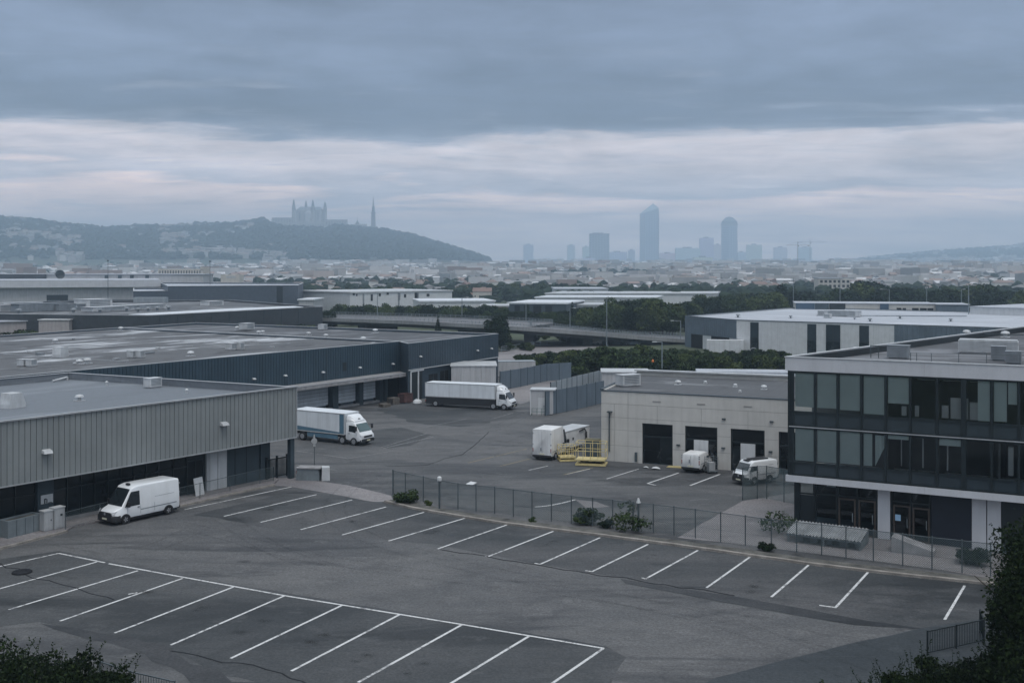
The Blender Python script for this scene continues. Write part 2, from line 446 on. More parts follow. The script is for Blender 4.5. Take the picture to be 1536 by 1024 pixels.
    a['sticker'] = mk('pale blue notice', (.35,.55,.75), .6)
    a['brick'] = mk('brown brickwork', (.16,.10,.085), .85, v=.25, sc=2.)
setup_materials()

# ------------------------------------------------------------------ land form
def ss(a, b, x):
    t = min(1., max(0., (x-a)/(b-a))); return t*t*(3-2*t)
def lerp_tab(tab, x):
    if x <= tab[0][0]: return tab[0][1]
    for (x0, y0), (x1, y1) in zip(tab, tab[1:]):
        if x <= x1: return y0 + (y1-y0)*(x-x0)/(x1-x0)
    return tab[-1][1]
RIDGE = [(-900,356),(-400,348),(-200,340),(0,339),(60,343),(110,348),(160,351),(230,348),(300,345),(360,343),(385,337),(405,340),(425,346),(490,347),(505,342),
         (540,347),(575,350),(620,358),(660,370),(700,382),(735,393),(765,404),(800,415)]
RIDGE2 = [(1150,410),(1230,399),(1280,393),(1340,387),(1400,382),(1470,378),(1536,374),(1700,366),(2400,364)]
def land(x, y):
    r = sqrt(x*x+y*y)
    z = 20*ss(650, 2600, r) + 34*ss(2600, 8200, r)
    if y > 200:
        col = CX + F*x/y
        n = mnoise.noise(Vector((x*.0025, y*.0025, 1.))) ; n2 = mnoise.noise(Vector((x*.00075, y*.00075, 5.)))
        zr = CH + (HZ - lerp_tab(RIDGE, col))*4000/F
        if zr > z: z += (zr - z)*ss(2250+190*n2, 4030, r + 60*n) * (1 - .5*ss(4650, 7200, r))
        zr = CH + (HZ - lerp_tab(RIDGE2, col))*6900/F
        if zr > z: z += (zr - z)*ss(4300+320*n2, 6900, r)
    return z

def build_ground():
    mb = MB()
    ang = [radians(d*.5) for d in range(-110, 111)]
    ang += [radians(d) for d in range(60, 302, 6)]          # the rest of the circle, coarse
    na = len(ang)
    rad = [15., 30., 60., 100., 160., 240., 330., 430., 540., 650.]
    while rad[-1] < 9300: rad.append(rad[-1]*1.035)
    vs = [(0, 0, -.03)]
    for r in rad:
        for a in ang:
            x, y = r*sin(a), r*cos(a)
            vs.append((x, y, land(x, y) - .03))
    fs = [(0, 1+(i+1)%na, 1+i) for i in range(na)]
    for k in range(len(rad)-1):
        for i in range(na):
            j = (i+1) % na
            fs.append((1+k*na+i, 1+k*na+j, 1+(k+1)*na+j, 1+(k+1)*na+i))
    mb.add(vs, fs)
    m, t, b = newmat('land')
    co = t.coord()
    n1 = t.noise(co, .02, 7, .65); n2 = t.noise(co, .15, 5, .65)
    green = t.mix(t.ramp(n2, [(.35, 0.), (.65, 1.)]), (.030,.042,.022), (.060,.075,.036))
    grey = t.mix(t.ramp(n2, [(.35, 0.), (.65, 1.)]), (.10,.10,.095), (.17,.165,.16))
    col = t.mix(t.ramp(n1, [(.54, 0.), (.64, 1.)]), green, grey)
    sp = t.new('ShaderNodeSeparateXYZ'); t.l.new(co, sp.inputs[0])
    col = t.mix(t.ramp(t.math('DIVIDE', sp.outputs[2], 120.), [(.18, 0.), (.32, 1.)]), col, (.030,.042,.026))
    t.l.new(col, b.inputs['Base Color']); b.inputs['Roughness'].default_value = .95
    struct(mb.build('ground', m))

def rough_edge(pts, step=1.2, amp=.35, seed=0):
    out = []
    for i in range(len(pts)):
        a, b = Vector(pts[i][:2]), Vector(pts[(i+1)%len(pts)][:2])
        n = max(1, int((b-a).length/step))
        nrm = Vector((-(b-a).y, (b-a).x)).normalized()
        for k in range(n):
            p = a.lerp(b, k/n)
            d = mnoise.noise(Vector((p.x*.5, p.y*.5, seed)))*amp + mnoise.noise(Vector((p.x*1.7, p.y*1.7, seed+9)))*amp*.5
            out.append((p.x+nrm.x*d, p.y+nrm.y*d))
    return out

def sheet(name, pts, z, m, rough=None, seed=0):
    p = [(q[0], q[1]) for q in pts]
    if rough: p = rough_edge(p, 1.0, rough, seed)
    if area(p) < 0: p = p[::-1]
    return struct(MB().poly([(x, y, z) for x, y in p]).build(name, m))

def gp(*px): return [G(a, b) for a, b in px]

def strip(path, w, z0, z1, mb, side=0.):
    """a ribbon of width w along path (box section); side shifts it to the left of travel"""
    n = len(path); L = []; R = []
    for i in range(n):
        a, b = Vector(path[max(0,i-1)][:2]), Vector(path[min(n-1,i+1)][:2])
        d = (b-a).normalized(); q = Vector((-d.y, d.x)); p = Vector(path[i][:2])
        L.append(p+q*(side+w/2)); R.append(p+q*(side-w/2))
    vs = []
    for i in range(n): vs += [(*R[i], z0), (*L[i], z0), (*L[i], z1), (*R[i], z1)]
    fs = []
    for i in range(n-1):
        k = 4*i
        for a, b in ((0,1),(1,2),(2,3),(3,0)): fs.append((k+a, k+b, k+4+b, k+4+a))
    fs += [(0,3,2,1), tuple(4*(n-1)+i for i in range(4))]
    return mb.add(vs, fs)

def densify(path, step):
    out = []
    for a, b in zip(path, path[1:]):
        a, b = Vector(a[:2]), Vector(b[:2]); n = max(1, int(round((b-a).length/step)))
        out += [a.lerp(b, i/n) for i in range(n)]
    return out + [Vector(path[-1][:2])]

KERB_PX = [(578,753),(620,763),(700,777),(760,786),(830,795),(950,810),(1040,822),(1125,834),(1220,847),(1300,857),(1400,868),(1480,876),(1560,886),(1660,898)]
FENCE_PX = [(589.5,743),(640,755),(687,765),(742,771),(798,779),(857,786),(919,793),(980,800),(1040,808),(1100,817),(1157,825.5),(1232,834),(1310,844),(1398,855.6),(1486,866),(1580,878)]

def line(mb, a, b, w=.13, z=.010):
    p, q = G(*a), G(*b); p.z = q.z = z
    d = (q-p).normalized(); n = Vector((-d.y, d.x, 0))*w/2
    mb.add([p-n, q-n, q+n, p+n], [(0,1,2,3)])

def build_surfaces():
    sheet('parking_lot', [(-95,25),(75,25),(75,100),(34,150),(12,178),(-10,182),(-70,190),(-115,105)], 0., M['asphalt'])
    sheet('parking_bay_surface', gp((-200,868),(30,834),(88,826),(300,867),(600,917),(910,969),(935,985),(900,1060),(560,1060),(330,1012),(262,975),(165,951),(60,932),(-200,968)), .004, M['stall_a'], .22, 1)
    sheet('parking_row_surface', gp((440,737),(580,752),(700,776),(830,794),(950,809),(1125,833),(1300,856),(1480,874),(1560,884),(1560,925),(1430,938),(1380,945),(1240,918),(1100,894),(940,868),(790,842),(640,815),(510,803),(390,789),(325,777),(290,772)), .004, M['stall_b'], .3, 2)
    sheet('driveway', gp((960,1070),(1075,1016),(1190,986),(1290,962),(1385,941),(1480,926),(1600,920),(1640,1090)), .008, M['drive'], .1, 3)
    sheet('asphalt_patch', gp((180,948),(262,975),(330,1012),(560,1060),(640,1100),(430,1100),(300,1040),(235,990)), .008, M['oil'], .8, 4)
    sheet('asphalt_patch', gp((555,645),(600,641),(650,652),(615,668),(585,672),(560,668)), .004, M['stall_a'], .6, 5)
    sheet('asphalt_patch', gp((560,612),(640,606),(790,618),(770,628),(690,640),(620,634)), .004, M['stall_b'], 1.0, 6)
    sheet('asphalt_patch', gp((60,935),(175,952),(255,977),(280,998),(190,972),(110,950)), .0085, M['oil'], .3, 8)
    sheet('asphalt_patch', gp((930,868),(1120,897),(1300,930),(1385,943),(1280,937),(1100,906),(940,875)), .012, M['oil'], .08, 9)
    sheet('concrete_apron', gp((404,716),(440,716),(520,727),(588,743),(590,752),(560,752),(490,739),(430,729),(404,728)), .006, M['pave'], .12, 7)
    sheet('forecourt', gp((1114,751),(1195,738),(1240,790),(1560,840),(1700,868),(1700,905),(1560,880),(1398,852),(1232,831),(1157,822),(1080,812),(1016,806)), .006, M['pave'], .12, 8)
    sheet('yard_lane', gp((742,588),(792,577),(838,566),(862,571),(838,582),(800,600),(780,606)), .006, M['pave'], .1, 9)
    sheet('concrete_patch', gp((863,749),(893,752),(916,760),(880,762)), .006, M['pave'], .1, 10)
    # raised walk before the grey warehouse
    w = gp((-120,838),(0,822),(100,797),(112,790),(150,782),(268,760),(345,741),(410,727),(418,720),(400,712),(300,728),(0,790),(-140,815))
    struct(MB().prism([(p[0],p[1]) for p in w], -.02, .11).build('walkway', M['pave']))
    mb = MB(); strip(densify(gp((-120,840),(0,824),(100,798)), 1.5), .2, 0., .15, mb); strip(densify(gp((268,761),(345,742.5),(412,728)), 1.5), .18, 0., .14, mb)
    struct(mb.build('walkway_kerb', M['kerb']))
    # kerb with the verge behind it
    kp = densify([G(*p) for p in KERB_PX], 1.0)
    mb = MB()
    jit = [Vector((p.x+random.uniform(-.03,.03), p.y+random.uniform(-.03,.03))) for p in kp]
    strip(jit, .26, -.02, .15, mb)
    struct(mb.build('kerb', M['kerb']))
    mb = MB(); strip(kp, .95, -.02, .10, mb, .65); struct(mb.build('verge', M['soil']))
    # bay markings
    mb = MB()
    bay = [((88,829.5),(-120,876)),((145,842.5),(-60,899)),((207,855.5),(13,914)),((274,867),(90,931)),((350,880),(172,949)),((427,893),(256,967)),((514,907),(346,987)),
           ((600,921),(437,1006)),((692,937),(537,1023)),((793,954),(672,1027)),((905,972),(810,1037))]
    for i, (a, b) in enumerate(bay): line(mb, a, b, .15, .012)
    line(mb, (88,829.5), (157,843.5), .15, .0135); line(mb, (163,845), (427,893), .15, .0135); line(mb, (427,893), (692,936), .15, .0135); line(mb, (692,936), (906,972), .15, .0135)
    line(mb, (192,891), (206,888.5), .15, .0145); line(mb, (212,888), (231,882.5), .08, .0155)
    struct(mb.build('bay_markings', M['paint']))
    mb = MB()
    row = [((437,730),(277,764)),((475,741.5),(336,774)),((528,749.5),(391,783)),((579,760),(451,794)),((636,768),(513,802)),((697,777),(583,811)),((763,786),(656,823)),((830,796.5),(733,834)),
           ((900,806),(810,846)),((972,816),(888,857)),((1047,825),(968,868)),((1125,835),(1060,881)),((1213,847),(1157,895)),((1302,858),(1254,910)),((1447,878),(1417,929))]
    for a, b in row: line(mb, a, b, .14, .012)
    for a, b in (((1229,907.5),(1255,911)),((878,855.5),(889,857)),((802,844.5),(811,846)),((963,866),(968,868)),((727,834),(734,834.5)),((1098,826),(1125,828.5))): line(mb, a, b, .14, .0135)
    struct(mb.build('row_markings', M['paint']))
    mb = MB()
    for a, b, w in (((1035,728),(1080,711),.16),((971,725),(1018,709),.16),((973,725.5),(984,727.5),.16),((910,718),(958,703),.12),((850,711),(885,703),.1),((793,705),(822,698.5),.12)): line(mb, a, b, w, .012)
    for i in range(8):
        t0, t1 = i/8, (i+1)/8
        line(mb, (802+61*t0, 760-11*t0**1.6), (802+61*t1, 760-11*t1**1.6), .22, .012)
    struct(mb.build('yard_markings', M['paint']))
    mb = MB()
    for a, b, w in (((444,676),(520,687),.12),((520,688),(590,676),.1),((575,672),(650,655),.15),((571,671),(640,650),.1),((735,629),(770,619),.12),((640,640),(700,628),.1),((443,697),(505,705),.12)): line(mb, a, b, w, .012)
    struct(mb.build('yard_faded_markings', M['paint_worn']))
    mb = MB()
    for a, b, w in (((702,694),(790,673),.1),((750,699),(795,688),.1),((845,712),(890,701),.1)): line(mb, a, b, w, .0125)
    struct(mb.build('yard_yellow_markings', M['paint_yel']))
    # tar-sealed cracks
    def tar(pts, w, seed):
        path = densify([G(*p) for p in pts], .8)
        path = [Vector((p.x+.18*mnoise.noise(Vector((p.x*.9,p.y*.9,seed))), p.y+.5*mnoise.noise(Vector((p.x*.7,p.y*.7,seed+3))))) for p in path]
        strip(path, w, .006, .0165, mbt)
    mbt = MB()
    tar([(-40,830),(0,846),(22,855),(60,868),(120,885),(172,898)], .07, 1)
    tar([(674,686),(694,681),(716,664),(733,648)], .07, 2); tar([(580,700),(640,697),(674,686)], .05, 3)
    tar([(660,823),(790,845),(960,870),(1100,893)], .09, 4); tar([(255,975),(420,1010),(520,1050)], .08, 5)
    struct(mbt.build('crack_seal', M['tar']))
    # rubber from turning wheels, drips of oil
    mbt = MB(); mr = stain_mat('tyre rubber', (.018,.019,.021), .17, 1.1)
    def tyres(pts, gauge=1.55, w=.24):
        path = densify([G(*p) for p in pts], 1.2)
        for _ in range(4): path = [path[0]] + [(path[i-1]+path[i]*2+path[i+1])/4 for i in range(1, len(path)-1)] + [path[-1]]
        for sd in (-gauge/2, gauge/2):
            n = len(path); vs = []
            for i in range(n):
                d = (path[min(i+1,n-1)]-path[max(i-1,0)]).normalized(); q = Vector((-d.y, d.x))
                for e in (-w/2, w/2): p = path[i]+q*(sd+e); vs.append((p.x, p.y, .019))
            mbt.add(vs, [(2*i, 2*i+2, 2*i+3, 2*i+1) for i in range(n-1)])
    for pts in (((262,786),(330,800),(450,835),(640,862),(860,888),(1120,930),(1330,985)),((1280,1010),(1100,935),(900,892),(700,850),(560,812),(505,782),(500,752),(530,725)),((300,790),(250,815),(200,832),(90,812)),
        ((560,725),(640,700),(760,718),(900,716),(1060,735)),((560,672),(640,682),(760,668),(830,640)),((790,620),(740,645),(640,655),(570,640))): tyres(pts)
    for k in range(1): tyres(((330+60*k,772+14*k),(370+60*k,800+14*k),(430+60*k,835+10*k),(520+60*k,858+8*k)), 1.5, .2)
    struct(mbt.build('tyre_marks', mr))
    rnd = random.Random(21); mo = stain_mat('oil drip', (.010,.010,.011), .42, 2.2, 'soft'); vs = []; fs = []; sf = []
    spots = [(a+(b-a)*t, c+(d-c)*t) for (a,c,b,d) in ((180,905,240,880),(262,930,330,900),(345,955,410,925),(430,980,500,945),(520,1000,580,965),(610,1010,680,970),(400,765,440,752),(520,785,560,772),(640,800,690,785),(790,830,830,812),(950,850,985,830),(1130,880,1160,855)) for t in (rnd.random(), rnd.random())]
    spots += [(rnd.uniform(480,1050), rnd.uniform(640,730)) for _ in range(12)] + [(rnd.uniform(250,1200), rnd.uniform(790,900)) for _ in range(6)]
    for px, py in spots:
        c = G(px, py); R = rnd.uniform(.12,.55); b = len(vs); vs.append((c.x, c.y, .021)); sf.append(1.)
        for i in range(14): a = 2*pi*i/14; r = R*rnd.uniform(.7,1.25); vs.append((c.x+r*cos(a)*1.3, c.y+r*sin(a), .021)); sf.append(0.)
        fs += [(b, b+1+i, b+1+(i+1)%14) for i in range(14)]
    o = MB().add(vs, fs).build('oil_stains', mo); at = o.data.attributes.new('soft', 'FLOAT', 'POINT'); at.data.foreach_set('value', sf); struct(o)
    c = G(33, 858.5)
    mh = MB(); mh.lathe([(.56,-.01),(.56,.07),(.50,.10),(.47,.085),(.05,.085)], 24)
    for i in range(6): mh.box((.3*cos(i*pi/3), .3*sin(i*pi/3), .09), (.14,.06,.012), i*pi/3)
    o = mh.build('manhole_cover', M['tar'], loc=(c.x, c.y, .006)); tag(o, 'round black manhole cover in the asphalt of the nearest parking bays', 'manhole cover')
# ------------------------------------------------------------------ helpers for buildings
def hood_vent(mb, x, y, z, s=1., a=0.):
    """roof cowl: square curb, sloping hood with a dark mouth facing local -y/+x"""
    c, si = cos(a), sin(a)
    def T(p): return (x+(p[0]*c-p[1]*si)*s, y+(p[0]*si+p[1]*c)*s, z+p[2]*s)
    mb.add([T(p) for p in [(-.8,-.6,0),(.8,-.6,0),(.8,.6,0),(-.8,.6,0),(-.8,-.6,.35),(.8,-.6,.35),(.45,-.6,1.25),(-.65,-.6,1.25),(-.8,.6,.35),(.8,.6,.35),(.45,.6,1.25),(-.65,.6,1.25)]],
           [(0,3,2,1),(0,1,5,4),(1,2,9,5),(2,3,8,9),(3,0,4,8),(4,5,6,7),(5,9,10,6),(9,8,11,10),(8,4,7,11),(7,6,10,11)])
def hood(parent, x, y, z, s=1., a=0., m='vent'):
    mb = MB(); hood_vent(mb, x, y, z, s, a); o = mb.build('roof_vent', M[m], parent)
    c, si = cos(a), sin(a)
    g = MB(); g.box((x+.66*s*c, y+.66*s*si, z+.17*s), (.34*s, 1.0*s, .26*s), a); g.build('vent_mouth', M['gap'], o); return o
def unit(parent, x, y, z, d, a=0., m='vent', name='air_conditioner'):
    mb = MB(); mb.box((x, y, z+.1+d[2]/2), d, a, .985)
    mb.box((x, y, z+.05), (d[0]*.8, d[1]*.8, .1), a)
    mb.box((x, y, z+.12+d[2]), (d[0]*1.04, d[1]*1.04, .05), a)
    o = mb.build(name, M[m], parent)
    g = MB(); c, s = cos(a), sin(a)
    for k in range(5):
        zz = z+.2+d[2]*(.12+.16*k)
        g.box((x+s*(d[1]/2+.004), y-c*(d[1]/2+.004), zz), (d[0]*.8, .02, d[2]*.08), a)
    g.build('louvre', M['vent_d'], o); return o
def mushroom(parent, x, y, z, s=1., m='vent'):
    mb = MB(); mb.lathe([(.18*s,0),(.18*s,.35*s),(.42*s,.38*s),(.34*s,.55*s),(.08*s,.62*s)], 12, (x,y,z)); mb.box((x,y,z+.03),(.8*s,.8*s,.06))
    return mb.build('roof_vent', M[m], parent, smooth=True)
def wall_light(parent, u, z, y=-.06, s=1.):
    mb = MB(); V = lambda q: [(u+(a-u)*s, y+(b-y)*s, z+(c-z)*s) for a, b, c in q]
    mb.add(V([(u-.32,y,z-.1),(u+.32,y,z-.1),(u+.32,y-.42,z-.1),(u-.32,y-.42,z-.1),(u-.3,y,z+.17),(u+.3,y,z+.17),(u+.3,y-.3,z+.08),(u-.3,y-.3,z+.08)]),
        [(0,1,2,3),(4,7,6,5),(0,3,7,4),(1,5,6,2),(3,2,6,7),(0,4,5,1)])
    return mb.build('wall_light', M['fitting'], parent)

def shell(root, fr, poly, z1, zr, wallm, roofm, trimm='trim', par=.25, z0=0., name='wall'):
    """walls with a parapet, a sunken roof deck and a metal capping"""
    MB().ring(poly, par, z0, z1).build(name, M[wallm], root)
    r = MB().prism(inset(poly if area(poly) > 0 else poly[::-1], par*.5), zr-.3, zr).build('roof', M[roofm], root)
    p = poly if area(poly) > 0 else poly[::-1]
    cap = MB(); q = inset(p, -.05); cap.ring(q, par+.1, z1, z1+.06); cap.build('coping', M[trimm], root)
    return r

# ------------------------------------------------------------------ grey warehouse in front
def grey_warehouse():
    fr = Fr((-18.57, 91.4), atan2(.807, .59))
    r = thing('warehouse', 'low grey warehouse clad in ribbed metal, the white van standing at its front', 'warehouse', (fr.o.x, fr.o.y, 0), fr.a)
    poly = [(-48,0),(0,0),(-4.4,27.2),(-48,25.2)]
    zb, zt, zr = 3.55, 7.83, 7.2
    mb = MB(); mb.grooves(-48, 0, zb, zt, -.11, .41, .07, .09); mb.build('fascia', M['fascia'], r)
    mb = MB(); mb.beam((-48,-.1,zt+.04),(.08,-.1,zt+.04),.26,.1); mb.beam((-48,-.07,zb-.03),(.05,-.07,zb-.03),.18,.08); mb.bx(.002,.09,-.15,.1,zb,zt); mb.build('fascia_trim', M['trim'], r)
    mb = MB(); mb.ring(poly, .25, zb, zt-.02); mb.build('parapet', M['roof_grey'], r)
    mb = MB(); mb.ring(inset(poly,-.03), .33, zt-.02, zt+.03); mb.build('coping', M['trim'], r)
    roof = MB().prism(inset(poly,.1), zr-.25, zr).build('roof', M['roof_grey'], r)
    MB().prism(inset(poly,.05), zb-.08, zb+.06).build('soffit', M['slate'], r)
    # recessed front
    yw = 1.4; ur = fr.u(404, yw)
    mb = MB(); mb.bx(-48, ur, yw+.2, 25., 0., zb-.08); mb.build('wall', M['dark'], r)
    e = lambda px: fr.u(px, yw)
    def panel(name, a, b, z0, z1, m, y=yw, t=.2): return MB().bx(e(a), e(b), y-t+.2, y+.197, z0, z1).build(name, M[m], r)
    panel('pier', 55, 79, 0, zb-.09, 'slate', yw-.12); panel('pier', 390, 404, 0, zb-.09, 'slate', yw-.1)
    panel('door', 315, 326, .1, zb-.3, 'panel_w', yw-.03); panel('door', 327, 340, .1, zb-.1, 'panel_w', yw-.03)
    panel('pier', 309.5, 314.5, 0, zb-.09, 'fitting', yw-.05)
    o = panel('roller_door', 341, 389.5, .1, zb-.1, 'slate', yw+.03)
    mb = MB()
    for px in (353, 370): mb.bx(e(px)-.03, e(px)+.03, yw+.02, yw+.06, .1, zb-.1)
    mb.build('joint', M['frame'], o)
    # glazed fronts with mullions
    for a, b, n in ((-260,-80,5),(-75,54,4),(80,238,8),(239,281,2)):
        u0, u1 = e(a), e(b); mb = MB()
        for k in range(n+1):
            u = u0+(u1-u0)*k/n; mb.bx(u-.04,u+.04,yw+.02,yw+.2,.35,zb-.12)
        for z in (.35, 2.35, zb-.12): mb.bx(u0,u1,yw+.03,yw+.19,z-.045,z+.045)
        w = mb.build('window_frame', M['frame'], r)
        MB().add([(u0,yw+.12,.35),(u1,yw+.12,.35),(u1,yw+.12,zb-.12),(u0,yw+.12,zb-.12)],[(0,1,2,3)]).build('pane', M['darkglass'], w)
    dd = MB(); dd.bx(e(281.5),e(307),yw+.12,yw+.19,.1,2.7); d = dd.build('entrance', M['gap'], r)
    mb = MB()
    for px in (282,294,306): mb.bx(e(px)-.04,e(px)+.04,yw+.04,yw+.14,.1,2.75)
    mb.bx(e(282),e(306),yw+.04,yw+.14,2.66,2.75); mb.build('door_frame', M['frame'], d)
    u = fr.u(437, .3); MB().bx(u-.22,u+.22,.15,.55,0,zb-.09).build('column', M['slate'], r)
    MB().bx(-48,e(239),yw-.05,yw+.1,.0,.33).build('plinth', M['conc'], r)
    s = MB(); u = e(65)
    # roof plant
    for px, py, sc, a in ((19,611,.92,0.2),):
        x, y = fr.flat(px, py, zr); hood(roof, x, y, zr, sc, a)
    x, y = fr.flat(119,601,zr); mushroom(roof, x, y, zr, .85)
    x, y = fr.flat(229,581,zr); unit(roof, x, y, zr, (1.35,.9,.75), .1)
    x, y = fr.flat(92,572,zr); mb = MB(); mb.tube((x-.9,y,zr+.12),(x+.9,y+.5,zr+.3),.09); mb.tube((x+.9,y+.5,zr),(x+.9,y+.5,zr+.32),.12); mb.build('vent_pipe', M['vent'], roof)
    for px, py in ((160,578),(280,590)):
        x, y = fr.flat(px, py, zr); MB().lathe([(.09,0),(.09,.3),(.16,.32),(.05,.42)],10,(x,y,zr)).build('vent_pipe', M['vent'], roof)
    for px, py in ((68,677),(334,635.5),(-80,712)):
        u, z = fr.hit(px, py, -.08); wall_light(r, u, z, -.12)
    # pale notice by the pier
    u0, z0 = fr.hit(61, 768, yw-.15); u1, z1 = fr.hit(79, 752.5, yw-.15)
    n = MB().bx(u0,u1,yw-.19,yw-.15,z0+.55,z1+.6).build('notice_board', M['panel_w'], r)
    mb = MB(); uu = (u0+u1)/2; [mb.bx(uu+a,uu+b,yw-.2,yw-.192,z1+c,z1+d) for a,b,c,d in ((-.22,-.12,0.,.35),(-.12,-.05,.27,.36),(-.05,.03,0.,.3),(.08,.35,0.,.05))]
    mb.build('lettering', M['frame'], n)
    return fr, r

# ------------------------------------------------------------------ long blue warehouse with docks
def blue_warehouse():
    fr = Fr((-15.5, 147.7), atan2(.836, .549))
    r = thing('warehouse', 'long blue-grey warehouse with a streaked flat roof and a canopy over loading docks', 'warehouse', (fr.o.x, fr.o.y, 0), fr.a)
    W = lambda *p: [fr.loc(q) for q in p]
    S = (-67, 181.5); BL = (-106, 101)
    poly = [(-86,0),(0,0)] + W(S, BL)
    zt, zr, zc = 7.85, 7.35, 3.75
    mb = MB(); mb.grooves(-86, 0, zc, zt, -.11, .45, .08, .10); mb.build('cladding', M['navy'], r)
    mb = MB(); mb.ribs(0, 3, 0, 1, 0, .5, .01)
    mb = MB(); mb.ring(poly, .25, zc, zt-.02); mb.build('parapet', M['navy2'], r)
    roof = MB().prism(inset(poly,.1), zr-.3, zr+.28).build('roof', M['roof_old'], r)
    mb = MB(); mb.ring(inset(poly,-.08), .34, zt-.02, zt+.06); mb.build('coping', M['trim'], r)
    mb = MB(); mb.prism([(-86,.3),(-.05,.3)] + W(S, BL), 0, zc-.01); mb.build('wall', M['navy2'], r)
    # canopy
    mb = MB(); mb.bx(-60, 2.2, -2.6, .2, zc-.42, zc); mb.build('canopy', M['conc'], r)
    MB().bx(-60,2.2,-2.62,-2.5,zc-.02,zc+.05).build('canopy_edge', M['trim'], r)
    # docks
    e = lambda px: fr.u(px, .2)
    def door(a, b, z0=.55, z1=3.15, m='door_w'):
        d = MB().bx(e(a), e(b), .2, .31, z0, z1).build('dock_door', M[m], r)
        g = MB()
        for k in range(1, 6): g.bx(e(a), e(b), .185, .205, z0+(z1-z0)*k/6-.015, z0+(z1-z0)*k/6+.015)
        g.build('slat_joint', M['slate'], d)
        for q in (e(a)+.1, e(b)-.35): MB().bx(q, q+.25, -.05, .22, .25, .6).build('dock_bumper', M['black'], d)
    door(446, 492); door(506, 533); door(541.5, 563); door(392, 440); door(350,388)
    for a, b in ((494.5,503),(534.5,540.5),(565,569.5),(573,577)): MB().bx(e(a), e(b), -.35, .3, 0, zc-.43).build('dock_pier', M['slate'], r)
    MB().bx(-50, e(570), -.34, .29, 0, .24).build('dock_ledge', M['conc'], r)
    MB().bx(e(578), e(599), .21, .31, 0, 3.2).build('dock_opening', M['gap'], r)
    for px in (614.5,):
        u = fr.u(px, -2.4); MB().bx(u-.09,u+.09,-2.45,-2.27,0,zc-.43).build('canopy_post', M['panel_w'], r)
    u0, z0 = fr.hit(513.5, 556.5, -.06); u1, z1 = fr.hit(519, 543, -.06)
    w = MB().bx(u0,u1,-.12,-.05,z0,z1).build('window', M['frame'], r)
    MB().bx(u0+.2,u1-.5,-.13,-.121,z0+.2,z1-.15).build('pane', M['spandrel'], w)
    for px, py in ((427,563),(483.7,558),(539,551),(588.6,545.6),(380,568)):
        u, z = fr.hit(px, py, -.08); wall_light(r, u, z, -.08, .72)
    for px, py in ((490,515),(200,541)):
        u, z = fr.hit(px, py+5, -.1); MB().bx(u-.06,u+.06,-.14,-.075,zc,zt-.05).build('downpipe', M['slate'], r)
    # roof plant
    z = zr+.28
    for px, py, s, a in ((91,535,.95,.3),(497,496,0.1,0)):
        if s > .5: x, y = fr.flat(px, py, z); hood(roof, x, y, z, s, a)
    for px, py, d, nn in ((35,549,(.85,.9,.62),1),(47,549.5,(.8,.8,.62),1),(199,536.5,(.95,.9,.7),1),(210,536.5,(.8,.8,.7),1),(347,525,(1.1,1.,.75),1),(360,524.5,(.8,.8,.8),1)):
        x, y = fr.flat(px, py, z); unit(roof, x, y, z, d, .15)
    for px, py, s in ((131,545,1.),(119,546,.9),(286,534,1.),(181,496,1.1),(356,494.5,1.),(388,501,.9),(394,500,.8),(463,503,.9),(83,514,.9)):
        x, y = fr.flat(px, py, z); mushroom(roof, x, y, z, s)
    x, y = fr.flat(370,494.5,z); unit(roof, x, y, z, (2.2,1.6,1.0), .2, 'roofm', 'plant_unit')
    rr = random.Random(8)
    for k in range(16):
        x, y = fr.flat(rr.uniform(20,430), rr.uniform(497,548), z)
        if -80 < x < -3 and 1.5 < y < 45: MB().box((x,y,z+.12),(rr.uniform(.4,1.6),rr.uniform(.2,.5),rr.uniform(.12,.3)),rr.uniform(0,3)).build('roof_clutter', M[('vent','vent_d','trim')[k%3]], roof)
    for a, b in (((0,531),(190,543)),((300,520),(470,509))):
        p, q = fr.flat(*a, z), fr.flat(*b, z)
        MB().beam((*p, z+.05),(*q, z+.05),.14,.1).build('roof_pipe', M['trim'], roof)
    return fr, r

